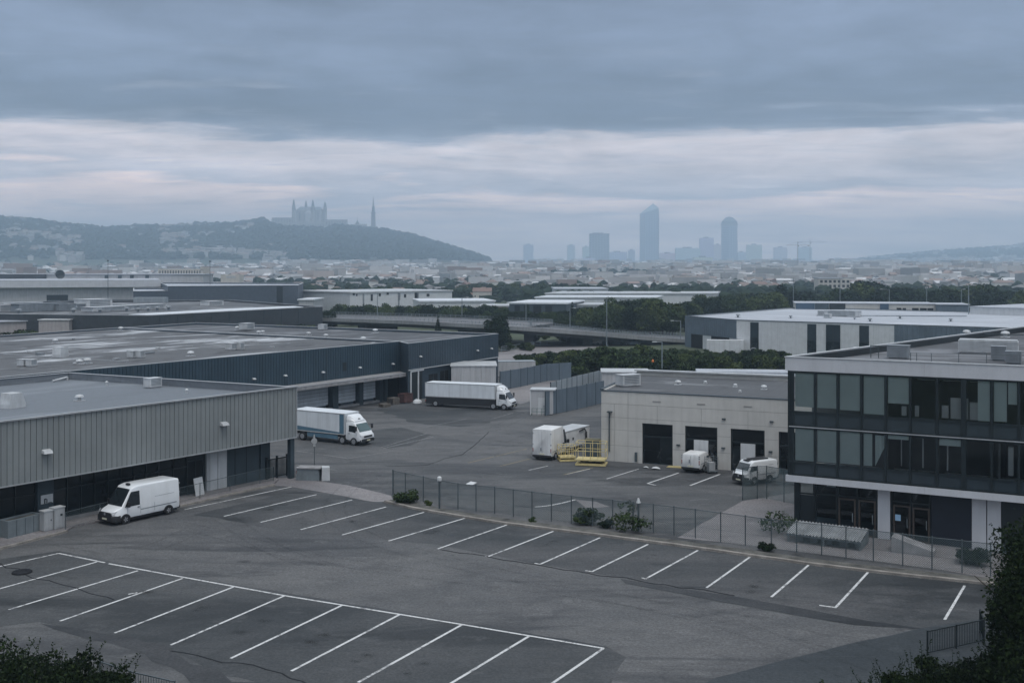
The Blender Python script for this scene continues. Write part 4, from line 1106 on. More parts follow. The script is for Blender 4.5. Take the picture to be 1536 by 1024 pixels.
def box_truck(name, label, loc, rz, L=9., Hh=3.1, trim='boxblue', body='boxw', fl=1.0, teal=True, rails=False):
    r = thing(name, label, 'truck', loc, rz)
    W = 2.35; k = W/2; xf = L/2; xr = -L/2; xb = xf-2.15      # box front
    mb = MB(); mb.bx(xr, xb, -k, k, fl, Hh); box = mb.build('cargo_box', M[body], r)
    mb = MB()
    for s in (-1,1):
        for z in (fl+.03, Hh-.04): mb.bx(xr-.02,xb+.02,min(s*(k-.03),s*(k+.02)),max(s*(k-.03),s*(k+.02)),z-.05,z+.05)
        for x in (xr, xb): mb.bx(x-.05,x+.05,min(s*(k-.03),s*(k+.022)),max(s*(k-.03),s*(k+.022)),fl,Hh)
        mb.bx(xr+(xb-xr)*.55-.012,xr+(xb-xr)*.55+.012,min(s*(k-.03),s*(k+.005)),max(s*(k-.03),s*(k+.005)),fl,Hh)
    mb.build('box_rail', M['fitting'], box)
    for s in (-1,1):
        if teal:
            y0, y1 = sorted((s*(k-.02), s*(k+.012)))
            m2 = MB(); m2.add([(xr+.05,s*(k+.012),fl+.06),(xb-.05,s*(k+.012),fl+.06),(xb-.05,s*(k+.012),fl+.2),(xr+.05,s*(k+.012),fl+.55)],[(0,1,2,3) if s < 0 else (3,2,1,0)]); m2.build('stripe', M[trim], box)
            m2 = MB(); m2.bx(xb-.62,xb-.06,y0,y1,fl+.06,Hh-.08); m2.build('stripe', M[trim], box)
        else:
            y0, y1 = sorted((s*(k-.05), s*(k+.008)))
            MB().bx(xr+.1,xb-.05,y0,y1,.40,fl-.01).build('side_skirt', M['plastic'], r)
    mb = MB()
    for z in (fl+.3, fl+1.0, fl+1.7): mb.bx(xr-.02,xr+.02,-k+.1,k-.1,z-.01,z+.01)
    mb.bx(xr-.03,xr,-.02,.02,fl+.05,Hh-.05); mb.build('rear_door_seam', M['vent_d'], box)
    mb = MB(); mb.bx(xr+.1,xf-.9,-.42,-.3,.62,.85); mb.bx(xr+.1,xf-.9,.3,.42,.62,.85)
    for q in range(8): x = xr+.4+q*(xf-xr-2)/8; mb.bx(x,x+.1,-1.0,1.0,.8,fl-.01)
    mb.bx(xr+L*.42,xr+L*.42+.9,.5,1.05,.45,.8); mb.bx(xr+L*.42,xr+L*.42+.9,-1.05,-.5,.45,.8); mb.build('chassis', M['black'], r)
    # cab
    cw = k*.93
    mb = MB()
    sec = [(xb+.12,.55,2.30,cw*.97,cw*.93),(xb+.9,.50,2.36,cw,cw*.93),(xb+1.12,.48,2.30,cw,cw*.91),(xb+1.24,.46,2.16,cw,cw*.90),(xf-.32,.42,1.34,cw,cw*.93),(xf-.12,.40,1.12,cw*.98,cw*.90),(xf-.02,.40,.9,cw*.95,cw*.86)]
    mb.loft([ring(x,zb,zt,wb*.98,wt,wb,min(1.2,zb+(zt-zb)*.5),.12) for x,zb,zt,wb,wt in sec])
    mb.build('cab', M['van'], r, smooth=35)
    mb = MB(); mb.loft([ring(xb+.15,2.30,min(Hh+.02,3.0),cw*.9,cw*.82,cw*.9,2.6,.15),ring(xb+.5,2.32,min(Hh,2.95),cw*.9,cw*.8,cw*.9,2.6,.15),ring(xb+.95,2.33,2.62,cw*.86,cw*.7,cw*.86,2.45,.12),ring(xb+1.12,2.3,2.40,cw*.82,cw*.66,cw*.82,2.35,.04)])
    wd = mb.build('wind_deflector', M['van'], r, smooth=35)
    mb = MB(); mb.add([(xb+1.0,-.16,2.595),(xb+1.0,.16,2.595),(xb+.93,.03,2.66),(xb+.93,-.03,2.66)],[(0,1,2,3)]); mb.bx(xb+.98,xb+1.02,-.2,.2,2.52,2.58); mb.build('emblem', M['plastic'], wd)
    if rails:
        m2 = MB()
        for s in (-1,1):
            m2.tube((xb+.15,s*.8,2.4),(xb+.15,s*.8,3.05),.025,n=6); m2.tube((xb+.15,s*.8,3.05),(xb+1.0,s*.7,2.7),.025,n=6); m2.tube((xb+.5,s*.8,2.9),(xb+.5,s*.8,2.4),.025,n=6)
        m2.tube((xb+.15,-.8,3.05),(xb+.15,.8,3.05),.025,n=6); m2.build('roof_rack', M['fitting'], r)
    xa, za, xc, zc = xb+1.24, 2.16, xf-.32, 1.34
    def P(t, y, o=.015):
        nx, nz = (za-zc), (xc-xa); l = sqrt(nx*nx+nz*nz)
        return (xa+(xc-xa)*t+nx/l*o, y, za+(zc-za)*t+nz/l*o)
    w0, w1 = cw*.90-.1, cw*.93-.06
    mb = MB(); mb.add([P(.03,-w0),P(.03,w0),P(.5,(w0+w1)/2),P(.97,w1),P(.97,-w1),P(.5,-(w0+w1)/2)],[(0,1,2,5),(5,2,3,4)]); mb.build('windscreen', M['vglass_t' if teal else 'vglass'], r)
    for s in (-1,1):
        def side(z): return s*(cw + (cw*.93-cw)*max(0,(z-1.2)/(2.2-1.2))+.008)
        mb = MB(); mb.add([(xb+.5,side(1.38),1.38),(xb+1.42,side(1.30),1.30),(xb+1.28,side(1.98),1.98),(xb+.5,side(2.0),2.0)],[(0,1,2,3) if s < 0 else (3,2,1,0)]); mb.build('side_window', M['vglass'], r)
        ys = s*(cw+.004); y0, y1 = sorted((ys, ys-s*.012))
        mb = MB(); mb.bx(xb+.42,xb+.44,y0,y1,.6,1.25); mb.bx(xb+1.5,xb+1.52,y0,y1,.95,1.25); mb.build('door_seam', M['vent_d'], r)
        MB().bx(xb+.5,xb+.68,min(ys,ys+s*.03),max(ys,ys+s*.03),1.16,1.21).build('door_handle', M['plastic'], r)
        mb = MB(); mb.box((xb+1.62, s*(k+.14), 1.75),(.12,.22,.46)); mb.beam((xb+1.45,s*cw*.96,1.9),(xb+1.6,s*(k+.12),1.86),.05,.05); mb.build('mirror', M['plastic'], r)
        mb = MB(); mb.add([(xf-.10,s*cw*.96,1.06),(xf-.01,s*cw*.66,1.0),(xf+.012,s*cw*.62,.84),(xf-.02,s*cw*.94,.80),(xf-.3,s*cw*.995,1.1)],[(0,1,2,3) if s > 0 else (3,2,1,0),(4,0,3) if s > 0 else (3,0,4)]); mb.build('headlight', M['lamp'], r)
        ar = MB(); arch(ar, xf-.98, ys+s*.004, .46, s); ar.build('wheel_arch', M['plastic'], r)
        wheel(r, xf-.98, s*(cw-.10), .40, .26, s)
        wheel(r, xb-.25, s*(k-.135), .44, .3, s)
        wheel(r, xr+1.45, s*(k-.135), .44, .3, s)
        mb = MB(); y0, y1 = sorted((s*.8,s*1.05)); mb.bx(xr-.06,xr+.05,y0,y1,.66,.84); mb.build('tail_light', M['red'], r)
        y0, y1 = sorted((s*(k-.09), s*(k-.02)))
        for q in range(4): 
            x = xr+2.2+q*(xb-xr-3.4)/4
            if not teal: break
        if teal: MB().bx(xr+2.1,xb-.9,y0,y1,.5,.9).build('side_guard', M['boxblue'], r)
    mb = MB(); mb.loft([ring(xf-.5,.34,.70,cw*.97,cw*.98,cw,.5,.05),ring(xf-.08,.32,.70,cw*.98,cw*.97,cw*.99,.5,.05),ring(xf+.06,.36,.66,cw*.86,cw*.85,cw*.87,.5,.05)]); mb.build('bumper', M['plastic'], r, smooth=True)
    mb = MB(); mb.bx(xf-.08,xf+.015,-cw*.58,cw*.58,.80,.98); mb.build('grille', M['plastic'], r)
    MB().bx(xf+.04,xf+.075,-.26,.26,.46,.57).build('number_plate', M['plate'], r)
    mb = MB(); mb.bx(xr-.12,xr-.04,-1.1,1.1,.5,.62); mb.build('rear_bumper', M['plastic'], r)
    return r

def place_vehicles():
    p = (G(190,785)+G(250,771.5))/2
    a = Vector((G(190,785)-G(250,771.5))[:2]); ang = atan2(a.y, a.x)
    d = Vector((cos(ang), sin(ang), 0)); n = Vector((-d.y, d.x, 0))
    c = p - n*0 + n*(-.9 if n.y > 0 else .9)*-1
    panel_van('delivery_van', 'white high-roof panel van parked against the grey ribbed warehouse', 'van', (c.x, c.y, .004), ang, 5.55, 2.55, 2.02)
    p = (G(531,668)+G(447,659))/2; a = Vector((G(531,668)-G(447,659))[:2]); ang = atan2(a.y, a.x); d = Vector((cos(ang), sin(ang), 0)); n = Vector((-d.y, d.x, 0))
    c = G(531,668) - d*(9.2/2-.98) + n*1.05
    box_truck('box_truck', 'box truck with teal trim and windscreen, half hidden by the grey warehouse corner', (c.x, c.y, .006), ang, 9.2, 3.15)
    a = Vector((G(756,615)-G(676,611))[:2]); ang = atan2(a.y, a.x); d = Vector((cos(ang), sin(ang), 0)); n = Vector((-d.y, d.x, 0))
    c = G(756,615) - d*(11.9/2-.98) + n*1.05
    box_truck('box_truck', 'long white box truck with black side skirts standing before the rear warehouse', (c.x, c.y, .006), ang, 11.9, 3.12, fl=1.32, teal=False, rails=True)
    # high-roof van seen from behind
    ang = radians(66); d = Vector((cos(ang), sin(ang), 0)); n = Vector((-d.y, d.x, 0))
    q = (D(798,690,100.6)+D(828,693.5,99.))/2; c = q + d*2.45
    panel_van('delivery_van', 'white high-roof van with its closed rear doors towards us, left of yellow railings', 'van', (c.x, c.y, 0.004), ang, 4.9, 2.92, 2.0, 'van_dirty', boxy=True)
    # long trailer next to it
    p0, p1 = D(845,683,102.6), D(884,671,107.3); p0.z = p1.z = 0
    dd = (p1-p0).normalized(); ang = atan2(dd.y, dd.x); n = Vector((-dd.y, dd.x, 0)); c = (p0+p1)/2 + n*.95; L = (p1-p0).length
    r = thing('box_trailer', 'dirty white box trailer with a dark hose, beside the rear-facing van', 'trailer', (c.x, c.y, 0), ang)
    MB().bx(-L/2,L/2,-.95,.95,.55,2.15).build('cargo_box', M['van_dirty'], r)
    mb = MB(); mb.bx(-L/2-.03,L/2+.03,-.99,.99,2.15,2.22); mb.bx(-L/2-.02,L/2+.02,-.97,-.94,.5,.6); mb.build('box_rail', M['roofm'], r)
    mb = MB(); mb.tube((.5,-1.02,1.9),(1.5,-1.05,2.05),.06); mb.tube((1.5,-1.05,2.05),(1.75,-1.1,1.7),.06); mb.tube((1.75,-1.1,1.7),(1.7,-1.15,.3),.1); mb.build('hose', M['black'], r)
    mb = MB(); mb.bx(-.9,-.6,-.965,-.955,1.2,1.45); mb.bx(-1.8,-1.5,-.965,-.955,1.3,1.36); mb.build('hatch', M['steel'], r)
    for x in (-1.,.9):
        for s in (-1,1): wheel(r, x, s*.82, .32, .2, s)
    mb = MB(); mb.bx(-L/2,L/2,-.5,.5,.42,.55); mb.tube((-L/2,0,.48),(-L/2-.9,0,.5),.05); mb.build('chassis', M['black'], r)
    # small van with open back area, nose to the opening
    ang = radians(60); d = Vector((cos(ang), sin(ang), 0))
    q = (D(1021,708,93.9)+D(1047,710.5,93.1))/2; c = q + d*1.95 + Vector((.05,0,0))
    panel_van('small_van', 'small white van nosed up to the second opening of the cream workshop', 'van', (c.x, c.y, .004), ang, 3.6, 1.72, 1.78, 'van_dirty', hood=.85, marker=False)
    # minibus behind the wire fence
    ang = radians(212); d = Vector((cos(ang), sin(ang), 0)); q = D(1108,728,88.4); q.z = 0; c = q - d*1.8 + Vector((.1,.3,0))
    r = panel_van('delivery_van', 'low white van with a black roof vent, behind the wire mesh beside the office', 'van', (c.x, c.y, .004), ang, 3.7, 1.95, 1.75, 'van', hood=.5, marker=False)
    mb = MB(); mb.box((-.3,0,1.98),(1.7,.8,.1)); mb.box((.85,0,1.96),(.4,.6,.07)); mb.build('roof_vent', M['plastic'], r)
# ------------------------------------------------------------------ fences and yard furniture
def mesh_panel(path, z0, z1, parent, name='wire_mesh', pitch=.13, w=.017, m='wire'):
    """chain link as real crossing wires along a polyline"""
    seg = []; tot = 0.
    P = [Vector(p[:2]) for p in path]
    cum = [0.]
    for a, b in zip(P, P[1:]): cum.append(cum[-1]+(b-a).length)
    tot = cum[-1]; h = z1-z0
    def at(s):
        s = min(max(s,0.),tot)
        for i in range(len(P)-1):
            if s <= cum[i+1] or i == len(P)-2:
                t = (s-cum[i])/max(1e-6,cum[i+1]-cum[i]); return P[i].lerp(P[i+1], t), (P[i+1]-P[i]).normalized()
    mb = MB(); n = int((tot+h)/pitch)
    for k in range(n):
        for sg in (1,-1):
            s0 = k*pitch-h if sg > 0 else k*pitch
            s1 = s0+h if sg > 0 else s0-h
            za, zb = z0, z1
            # clip to the run
            def clip(s, z, so, zo):
                if s < 0: t = (0-s)/(so-s); return 0., z+(zo-z)*t
                if s > tot: t = (tot-s)/(so-s); return tot, z+(zo-z)*t
                return s, z
            if (s0 < 0 and s1 < 0) or (s0 > tot and s1 > tot): continue
            a0, az = clip(s0, za, s1, zb); a1, bz = clip(s1, zb, s0, za)
            # split at polyline bends so the wire stays on the fence line
            m_ = max(1, int(abs(a1-a0)/1.2))
            for q in range(m_):
                t0, t1 = q/m_, (q+1)/m_
                p, d = at(a0+(a1-a0)*t0); p2, _ = at(a0+(a1-a0)*t1)
                zz0, zz1 = az+(bz-az)*t0, az+(bz-az)*t1
                dd = Vector((d.x*w*.7, d.y*w*.7)); nz = w*.7
                off = .004*sg
                nx, ny = -d.y*off, d.x*off
                mb.add([(p.x-dd.x+nx,p.y-dd.y+ny,zz0),(p.x+dd.x+nx,p.y+dd.y+ny,zz0),(p2.x+dd.x+nx,p2.y+dd.y+ny,zz1),(p2.x-dd.x+nx,p2.y-dd.y+ny,zz1)],[(0,1,2,3)])
    return mb.build(name, M[m], parent)

def build_fences():
    pts = [G(*p) for p in FENCE_PX]
    base = pts[0].copy()
    r = thing('chain_link_fence', 'long chain-link fence on the verge along the kerb of the parking rows', 'fence', (base.x, base.y, 0))
    L = [(p.x-base.x, p.y-base.y) for p in pts]
    posts = [(589.5,743),(608,748),(635,753.5),(687,765.5),(714,768.5),(742,771.5),(770,776),(798,779.5),(827,783),(857,786.5),(889,790),(919,793.5),(950,797),(980,800.5),(1011,804.5),(1043,808.5),(1081,814.5),(1118,820),(1157,825.5),(1195,829.5),(1232.5,834),(1269,839),(1310,844),(1354,850.3),(1398,855.6),(1443,861),(1486,866),(1535,872.5)]
    mid = lambda px: min(posts, key=lambda q: abs(q[0]-px))
    for i, p in enumerate(posts):
        g = G(*p); x, y = g.x-base.x, g.y-base.y
        mb = MB(); mb.tube((x,y,.08),(x,y,2.02),.038 if i else .06,n=8); mb.lathe([(.05,2.02),(.045,2.06),(.0,2.08)],8,(x,y,0)); mb.build('post', M['steel'], r, smooth=True)
    top = densify(L, 1.2)
    mb = MB()
    for a, b in zip(top, top[1:]):
        mb.tube((a.x,a.y,1.98),(b.x,b.y,1.98),.024,n=6,cap=False); mb.tube((a.x,a.y,.86),(b.x,b.y,.86),.008,n=4,cap=False)
    mb.build('top_rail', M['steel'], r, smooth=True)
    mesh_panel(top, .12, 1.98, r)
    # taller mesh screen beside the office
    pts = [G(*p) for p in ((1114,750),(1136,748),(1150,748),(1176,753),(1194,757))]
    b = pts[0]; r = thing('mesh_fence', 'short taller wire fence in front of the minibus, ending at the office corner', 'fence', (b.x, b.y, 0))
    L = [(p.x-b.x, p.y-b.y) for p in pts]
    for x, y in L: MB().tube((x,y,0),(x,y,2.6),.04,n=8).build('post', M['steel'], r)
    mb = MB()
    for a, c in zip(L, L[1:]):
        for z in (2.55, 1.5): mb.tube((*a,z),(*c,z),.025,n=6)
    mb.build('top_rail', M['steel'], r); mesh_panel(L, .05, 2.55, r, pitch=.08, w=.018, m='wire_l')
    # low wire fence on the walk of the grey warehouse
    pts = [G(*p) for p in ((98,796),(150,782),(210,768),(268,757),(300,749),(345,738),(390,727),(410,723))]
    b = pts[0]; r = thing('low_fence', 'low wire fence along the walkway behind the white van', 'fence', (b.x, b.y, .1))
    L = [(p.x-b.x, p.y-b.y) for p in pts]
    for x, y in densify(L, 2.6): MB().tube((x,y,0),(x,y,1.2),.03,n=8).build('post', M['steel'], r)
    mb = MB()
    for a, c in zip(L, L[1:]):
        mb.tube((*a,1.18),(*c,1.18),.022,n=6); mb.tube((*a,.12),(*c,.12),.012,n=5)
    mb.build('top_rail', M['steel'], r); mesh_panel(densify(L,1.5), .12, 1.18, r, pitch=.16, w=.01)
    # bar railings at the two bottom corners
    def railing(name, label, pts, z, h=1.1, gap=.14, m='steel'):
        b = pts[0]; r = thing(name, label, 'railing', (b.x, b.y, z)); L = [(p.x-b.x, p.y-b.y) for p in pts]
        P = densify(L, 2.2)
        for p in P: MB().bx(p.x-.03,p.x+.03,p.y-.03,p.y+.03,0,h+.05).build('post', M[m], r)
        for q in (h, .12):
            mb = MB()
            for a, c in zip(P, P[1:]): mb.beam((a.x,a.y,q),(c.x,c.y,q),.05,.04)
            mb.build('rail', M[m], r)
        mb = MB()
        for p in densify(L, gap): mb.tube((p.x,p.y,.12),(p.x,p.y,h),.013,n=5)
        mb.build('bar', M[m], r)
    railing('railing', 'dark bar railing at the end of the driveway, half in the bushes on the right', gp((1391,982),(1476,963),(1470,948)), 0., m='frame', gap=.11)
    b0 = gp((1391,982),(1440,990))
    railing('railing', 'short black bar railing beside the bushes at the bottom left corner', gp((150,1030),(196,1046),(262,1062)), 0.)

def sheet_fence(name, label, px, h, m, pitch=2.2, posts=True):
    pts = [G(*p) for p in px]; b = pts[0]
    r = thing(name, label, 'fence', (b.x, b.y, 0)); L = densify([(p.x-b.x, p.y-b.y) for p in pts], pitch)
    for k, (a, c) in enumerate(zip(L, L[1:])):
        d = (c-a).normalized(); q = Vector((-d.y, d.x))*.03; dz = .015*(k % 3)
        mb = MB(); A = a+d*.03; C = c-d*.03
        mb.prism([A-q, C-q, C+q, A+q], .05, h+dz); mb.build('sheet', M[m], r)
        MB().prism([a-d*.05-q*2, a+d*.05-q*2, a+d*.05+q*2, a-d*.05+q*2], 0, h+.06).build('post', M['slate'], r)
    return r

def build_yard():
    sheet_fence('sheet_fence', 'far blue-grey sheet fence behind the long white truck', ((750,585),(781,580),(820,571.5),(857,569)), 2.75, 'panelf')
    sheet_fence('sheet_fence', 'nearer blue-grey sheet fence running back from the white kiosk to the cream workshop', ((818,623.5),(850,617.5),(880,610.5),(906,604)), 2.95, 'panelf')
    sheet_fence('sheet_fence', 'pale grey sheet fence seen over the nearer blue one', ((826,606),(865,594),(906,583)), 2.85, 'panelf_l', 2.0)
    # white kiosk at the end of the fence
    b = G(806,622); r = thing('kiosk', 'white box kiosk with a green-railed step at the end of the sheet fence', 'kiosk', (b.x, b.y, 0), radians(-8))
    MB().bx(-.85,1.9,0,2.2,.12,3.0).build('body', M['shed'], r); MB().bx(-.95,2.2,-.1,2.3,3.0,3.14).build('roof', M['roofm'], r)
    MB().bx(-.9,-.78,-.05,.07,0,3.0).build('corner_post', M['panel_w'], r)
    d = MB().bx(.1,.95,-.02,.01,.15,2.1).build('door', M['panel_w'], r); MB().bx(.78,.84,-.06,-.021,1.0,1.15).build('handle', M['steel'], d)
    mb = MB()
    for x in (-.6,.0,.6,1.2): mb.tube((x,-.5,0),(x,-.5,.85),.025,n=6)
    for z in (.45,.85): mb.tube((-.6,-.5,z),(1.2,-.5,z),.025,n=6)
    mb.build('guard_rail', M['greenp'], r); MB().bx(-.6,1.2,-.5,-.01,.0,.15).build('step', M['conc'], r)
    # white shed against the rear warehouse, trailer behind the far fence
    o = Vector(((677-CX)/F*149.5, 149.5)); fr = Fr(o, radians(2)); w = fr.u(744)
    r = thing('shed', 'white panelled shed against the rear warehouse, above the long truck', 'shed', (o.x, o.y, 0), fr.a)
    mb = MB(); mb.ribs(0, w, 0, 4.2, -.02, 1.5, .03); mb.bx(0,w,0,7,0,4.19); mb.build('wall', M['shed'], r); MB().bx(-.15,w+.15,-.12,7.1,4.2,4.36).build('roof', M['roofm'], r)
    o = D(748,560,176); r = thing('storage_container', 'low pale container just behind the far blue-grey fence', 'container', (o.x, o.y, 0), radians(10))
    MB().bx(0,6.2,0,2.4,.1,2.5).build('body', M['shed'], r); MB().bx(-.03,6.23,-.03,2.43,2.5,2.58).build('roof', M['panelf_l'], r)
    mb = MB()
    for k in range(12): mb.bx(.2+k*.5,.3+k*.5,-.03,0,.2,2.4)
    mb.build('rib', M['shed'], r)
    for k in range(4): pass
    # low white building between fence and workshop
    o = D(903,578,150); r = thing('outbuilding', 'low white outbuilding between the sheet fence and the cream workshop', 'building', (o.x, o.y, 0), radians(-4))
    MB().bx(0,6.5,0,5,0,3.3).build('wall', M['shed'], r); MB().bx(-.15,6.7,-.15,5.2,3.3,3.45).build('roof', M['roofm'], r)
    # pale roofed store behind the workshop
    o = D(1000,560,140); r = thing('store_building', 'long low store with a pale stained roof just behind the cream workshop', 'building', (o.x, o.y, 0), radians(-7))
    MB().bx(.2,24,0,5,0,3.6).build('wall', M['shed'], r); MB().bx(0,24.2,-.2,5.2,3.6,3.8).build('roof', M['roof_lt'], r)
    MB().bx(4.,24.,1.5,5.5,3.8,4.35).build('roof_ridge', M['roof_lt'], r)
    # yellow platforms
    def platform(label, c, a, w, d, h, dk):
        r = thing('loading_platform', label, 'platform', (c[0], c[1], 0), a)
        MB().bx(-w/2,w/2,-d/2,d/2,dk-.12,dk).build('deck', M['yellow'], r)
        mb = MB(); mb.bx(-w/2-.04,w/2+.04,-d/2-.04,d/2+.04,.04,.2); mb.build('base', M['yellow'], r)
        mb = MB()
        for s in (-1,1):
            mb.beam((-w*.4,s*d*.3,.22),(w*.4,s*d*.3,dk-.14),.07,.07); mb.beam((w*.4,s*d*.3,.22),(-w*.4,s*d*.3,dk-.14),.07,.07)
        mb.build('scissor_leg', M['black'], r)
        mb = MB(); n = 4
        for k in range(n+1):
            x = -w/2+w*k/n
            for y in (-d/2, d/2): mb.tube((x,y,dk),(x,y,h),.03,n=6)
        for z in (h, (h+dk)/2):
            for y in (-d/2, d/2): mb.tube((-w/2,y,z),(w/2,y,z),.03,n=6)
            mb.tube((-w/2,-d/2,z),(-w/2,d/2,z),.03,n=6)
            mb.tube((w/2,-d/2,z),(w/2,d/2,z),.03,n=6)
        mb.build('guard_rail', M['yellow'], r)
        return r
    c = (D(864,699,97.6)+D(909,699,96.6))/2
    platform('larger yellow railed platform at the corner of the cream workshop', (c.x+.1, c.y+.6), radians(-12), 2.7, 1.5, 2.1, .6)
    c = (D(839,695,99.4)+D(862,694,99.2))/2
    platform('smaller yellow railed platform between the trailer and the larger platform', (c.x, c.y+.5), radians(8), 1.5, 1.2, 1.45, .45)
    r = thing('pallet_stack', 'stack of worn yellow frames leaning at the workshop corner behind the platforms', 'frames', (*D(889,684,100.8)[:2], 0), radians(-10))
    for k in range(5): MB().box((0,.16*k,1.0),(1.4,.06,1.7)).build('frame', M['yellow' if k % 2 else 'steel'], r)
    # trolley next to the small van
    c = D(1067,706,93.8); r = thing('wire_trolley', 'grey roll cage trolley beside the small white van', 'trolley', (c.x, c.y, 0), radians(20))
    MB().bx(-.45,.45,-.35,.35,.16,.22).build('base', M['galv'], r); mb = MB()
    for x in (-.45,.45):
        for y in (-.35,.35): mb.tube((x,y,.2),(x,y,1.45),.025,n=6)
        for k in range(6): mb.tube((x,-.35,.3+.22*k),(x,.35,.3+.22*k),.014,n=5)
    for k in range(6): mb.tube((-.45,.35,.3+.22*k),(.45,.35,.3+.22*k),.014,n=5)
    mb.build('cage', M['galv'], r); mb = MB()
    for x in (-.38,.38):
        for y in (-.28,.28): mb.tube((x-.03,y,.08),(x+.03,y,.08),.08,n=8)
    mb.build('caster', M['black'], r); MB().box((-.05,.0,.6),(.6,.5,.7)).build('box', M['cab'], r)
    # rubble and pots at the foot of the cream wall
    for i, (px, py, s, m, lb) in enumerate(((969,702,.5,'panel_w','small white crumpled sack lying left of the first workshop opening'),(984,703.5,.8,'panel_w','larger white sack lying before the first workshop opening'),(1012,701,.5,'yellow','yellow wheel stop at the foot of the cream workshop wall'))):
        g = G(px, py); mb = MB()
        if m == 'yellow': mb.box((0,0,.08),(1.5,.2,.14),0,.7)
        else: mb.loft([[(x, w*cos(t), z0+.5*w*max(0,sin(t))*s) for t in [2*pi*q/8 for q in range(8)]] for x, w, z0 in ((-.5*s,.05,.05),(-.35*s,.28*s,.1),(0,.34*s,.14),(.3*s,.25*s,.1),(.5*s,.06,.05))])
        o = mb.build('wheel_stop' if m == 'yellow' else 'sack', M[m], smooth=m != 'yellow', loc=(g.x, g.y, 0.0)); o.rotation_euler.z = radians(-20); tag(o, lb, 'wheel stop' if m == 'yellow' else 'sack')
    # clutter by the loading docks
    c = G(608,604); r = thing('waste_bin', 'rust-red steel waste bin at the right end of the loading docks', 'bin', (c.x, c.y, 0), radians(50))
    mb = MB(); mb.ring([(-.8,-.6),(.8,-.6),(.8,.6),(-.8,.6)], .07, .12, 1.25); mb.bx(-.75,.75,-.55,.55,.12,.2); mb.build('body', M['rust'], r)
    for x in (-.6,.5): MB().bx(x,x+.12,-.6,.6,0,.12).build('skid', M['steel'], r)
    mb = MB(); mb.bx(-.84,.84,-.65,-.58,1.18,1.27); mb.bx(-.84,.84,.58,.65,1.18,1.27); mb.bx(-.84,-.78,-.58,.58,1.18,1.27); mb.bx(.78,.84,-.58,.58,1.18,1.27); mb.build('rim_bar', M['rust'], r)
    for (px, py, n, a, lb) in ((590,606,6,.9,'tall stack of grey wooden pallets left of the red waste bin'),(577,610,3,.7,'short stack of wooden pallets by the dark dock opening')):
        c = G(px, py); r = thing('pallet_stack', lb, 'pallets', (c.x, c.y, 0), a)
        for k in range(n):
            mb = MB(); z = .15*k
            for q in (-.5,0,.5): mb.bx(-.6,.6,q-.06,q+.06,z,z+.1)
            for q in range(7): mb.bx(-.6+.18*q,-.48+.18*q,-.56,.56,z+.1,z+.125)
            mb.build('pallet', M['wood'], r)
    c = G(626,606); r = thing('bulk_bag', 'dirty white bulk bag slumped at the door frame of the rear warehouse', 'bag', (c.x, c.y, 0), .3)
    mb = MB(); mb.loft([[(rx*cos(2*pi*i/12)*(1+.08*sin(5*i)), ry*sin(2*pi*i/12), z) for i in range(12)] for rx, ry, z in ((.5,.45,0),(.62,.55,.15),(.6,.5,.4),(.42,.36,.58),(.15,.14,.66))]); mb.build('bag', M['panel_w'], r, smooth=True)
    for s in (-1,1): MB().tube((s*.3,0,.5),(s*.12,.05,.8),.03,n=6).build('strap', M['fitting'], r)
    # planter, two cabinets, board by the grey warehouse
    p0, p1 = G(12,810), G(63,797); d = (p1-p0); L = d.length; a = atan2(d.y, d.x)
    r = thing('planter', 'long grey concrete planter by the warehouse pier at the left edge', 'planter', (p0.x, p0.y, .1), a)
    mb = MB(); mb.ring([(0,0),(L,0),(L,1.0),(0,1.0)], .12, 0, 1.15); mb.bx(.1,L-.1,.1,.9,0,.12); mb.build('trough', M['planter'], r)
    MB().bx(.125,L-.125,.125,.875,.9,1.05).build('soil', M['soil'], r)
    mb = MB()
    for k in range(3): mb.bx(L*(k+1)/4-.012,L*(k+1)/4+.012,-.008,0,.05,1.1)
    mb.build('joint', M['frame'], r)
    for i, (a0, b0, h, lb) in enumerate((((66,800),(80,797),1.35,'plain pale metal cabinet, the left of two by the planter'),((82,797),(97,793.5),1.45,'pale metal cabinet with a dark lock plate, the right of two by the planter'))):
        p0, p1 = G(*a0), G(*b0); d = p1-p0; L = d.length; a = atan2(d.y, d.x)
        r = thing('utility_cabinet', lb, 'cabinet', (p0.x, p0.y, .1), a)
        MB().bx(0,L,0,.55,.06,h).build('body', M['cab'], r); MB().bx(-.04,L+.04,-.04,.59,h,h+.06).build('lid', M['fitting'], r); MB().bx(.02,L-.02,.02,.53,0,.06).build('plinth', M['conc'], r)
        d_ = MB().bx(.06,L-.06,-.02,0,.14,h-.08).build('door', M['cab'], r)
        mb = MB(); mb.bx(L*.55,L*.55+.16,-.03,-.02,h*.62,h*.62+.14) if i else mb.bx(L-.2,L-.14,-.03,-.02,h*.5,h*.5+.12); mb.build('lock', M['frame'], d_)
    p0, p1 = G(294,746), G(307,742.5); d = p1-p0; a = atan2(d.y, d.x)
    o = MB().add([(0,0,0),(d.length,0,0),(d.length,.25,1.35),(0,.25,1.35),(0,.04,0),(d.length,.04,0),(d.length,.29,1.35),(0,.29,1.35)],[(0,1,2,3),(5,4,7,6),(3,2,6,7),(0,3,7,4),(1,5,6,2),(0,4,5,1)]).build('leaning_board', M['panel_w'], loc=(p0.x,p0.y,.11)); o.rotation_euler.z = a
    tag(o, 'white board propped beside the white doors of the grey warehouse', 'board')
    g = G(378,718); r = thing('bench', 'pale bench on the walkway near the warehouse corner column', 'bench', (g.x, g.y, .11), radians(52))
    MB().bx(-.9,.9,-.25,.2,.4,.47).build('seat', M['fitting'], r)
    for x in (-.7,.7): MB().bx(x-.05,x+.05,-.2,.15,0,.4).build('leg', M['steel'], r)
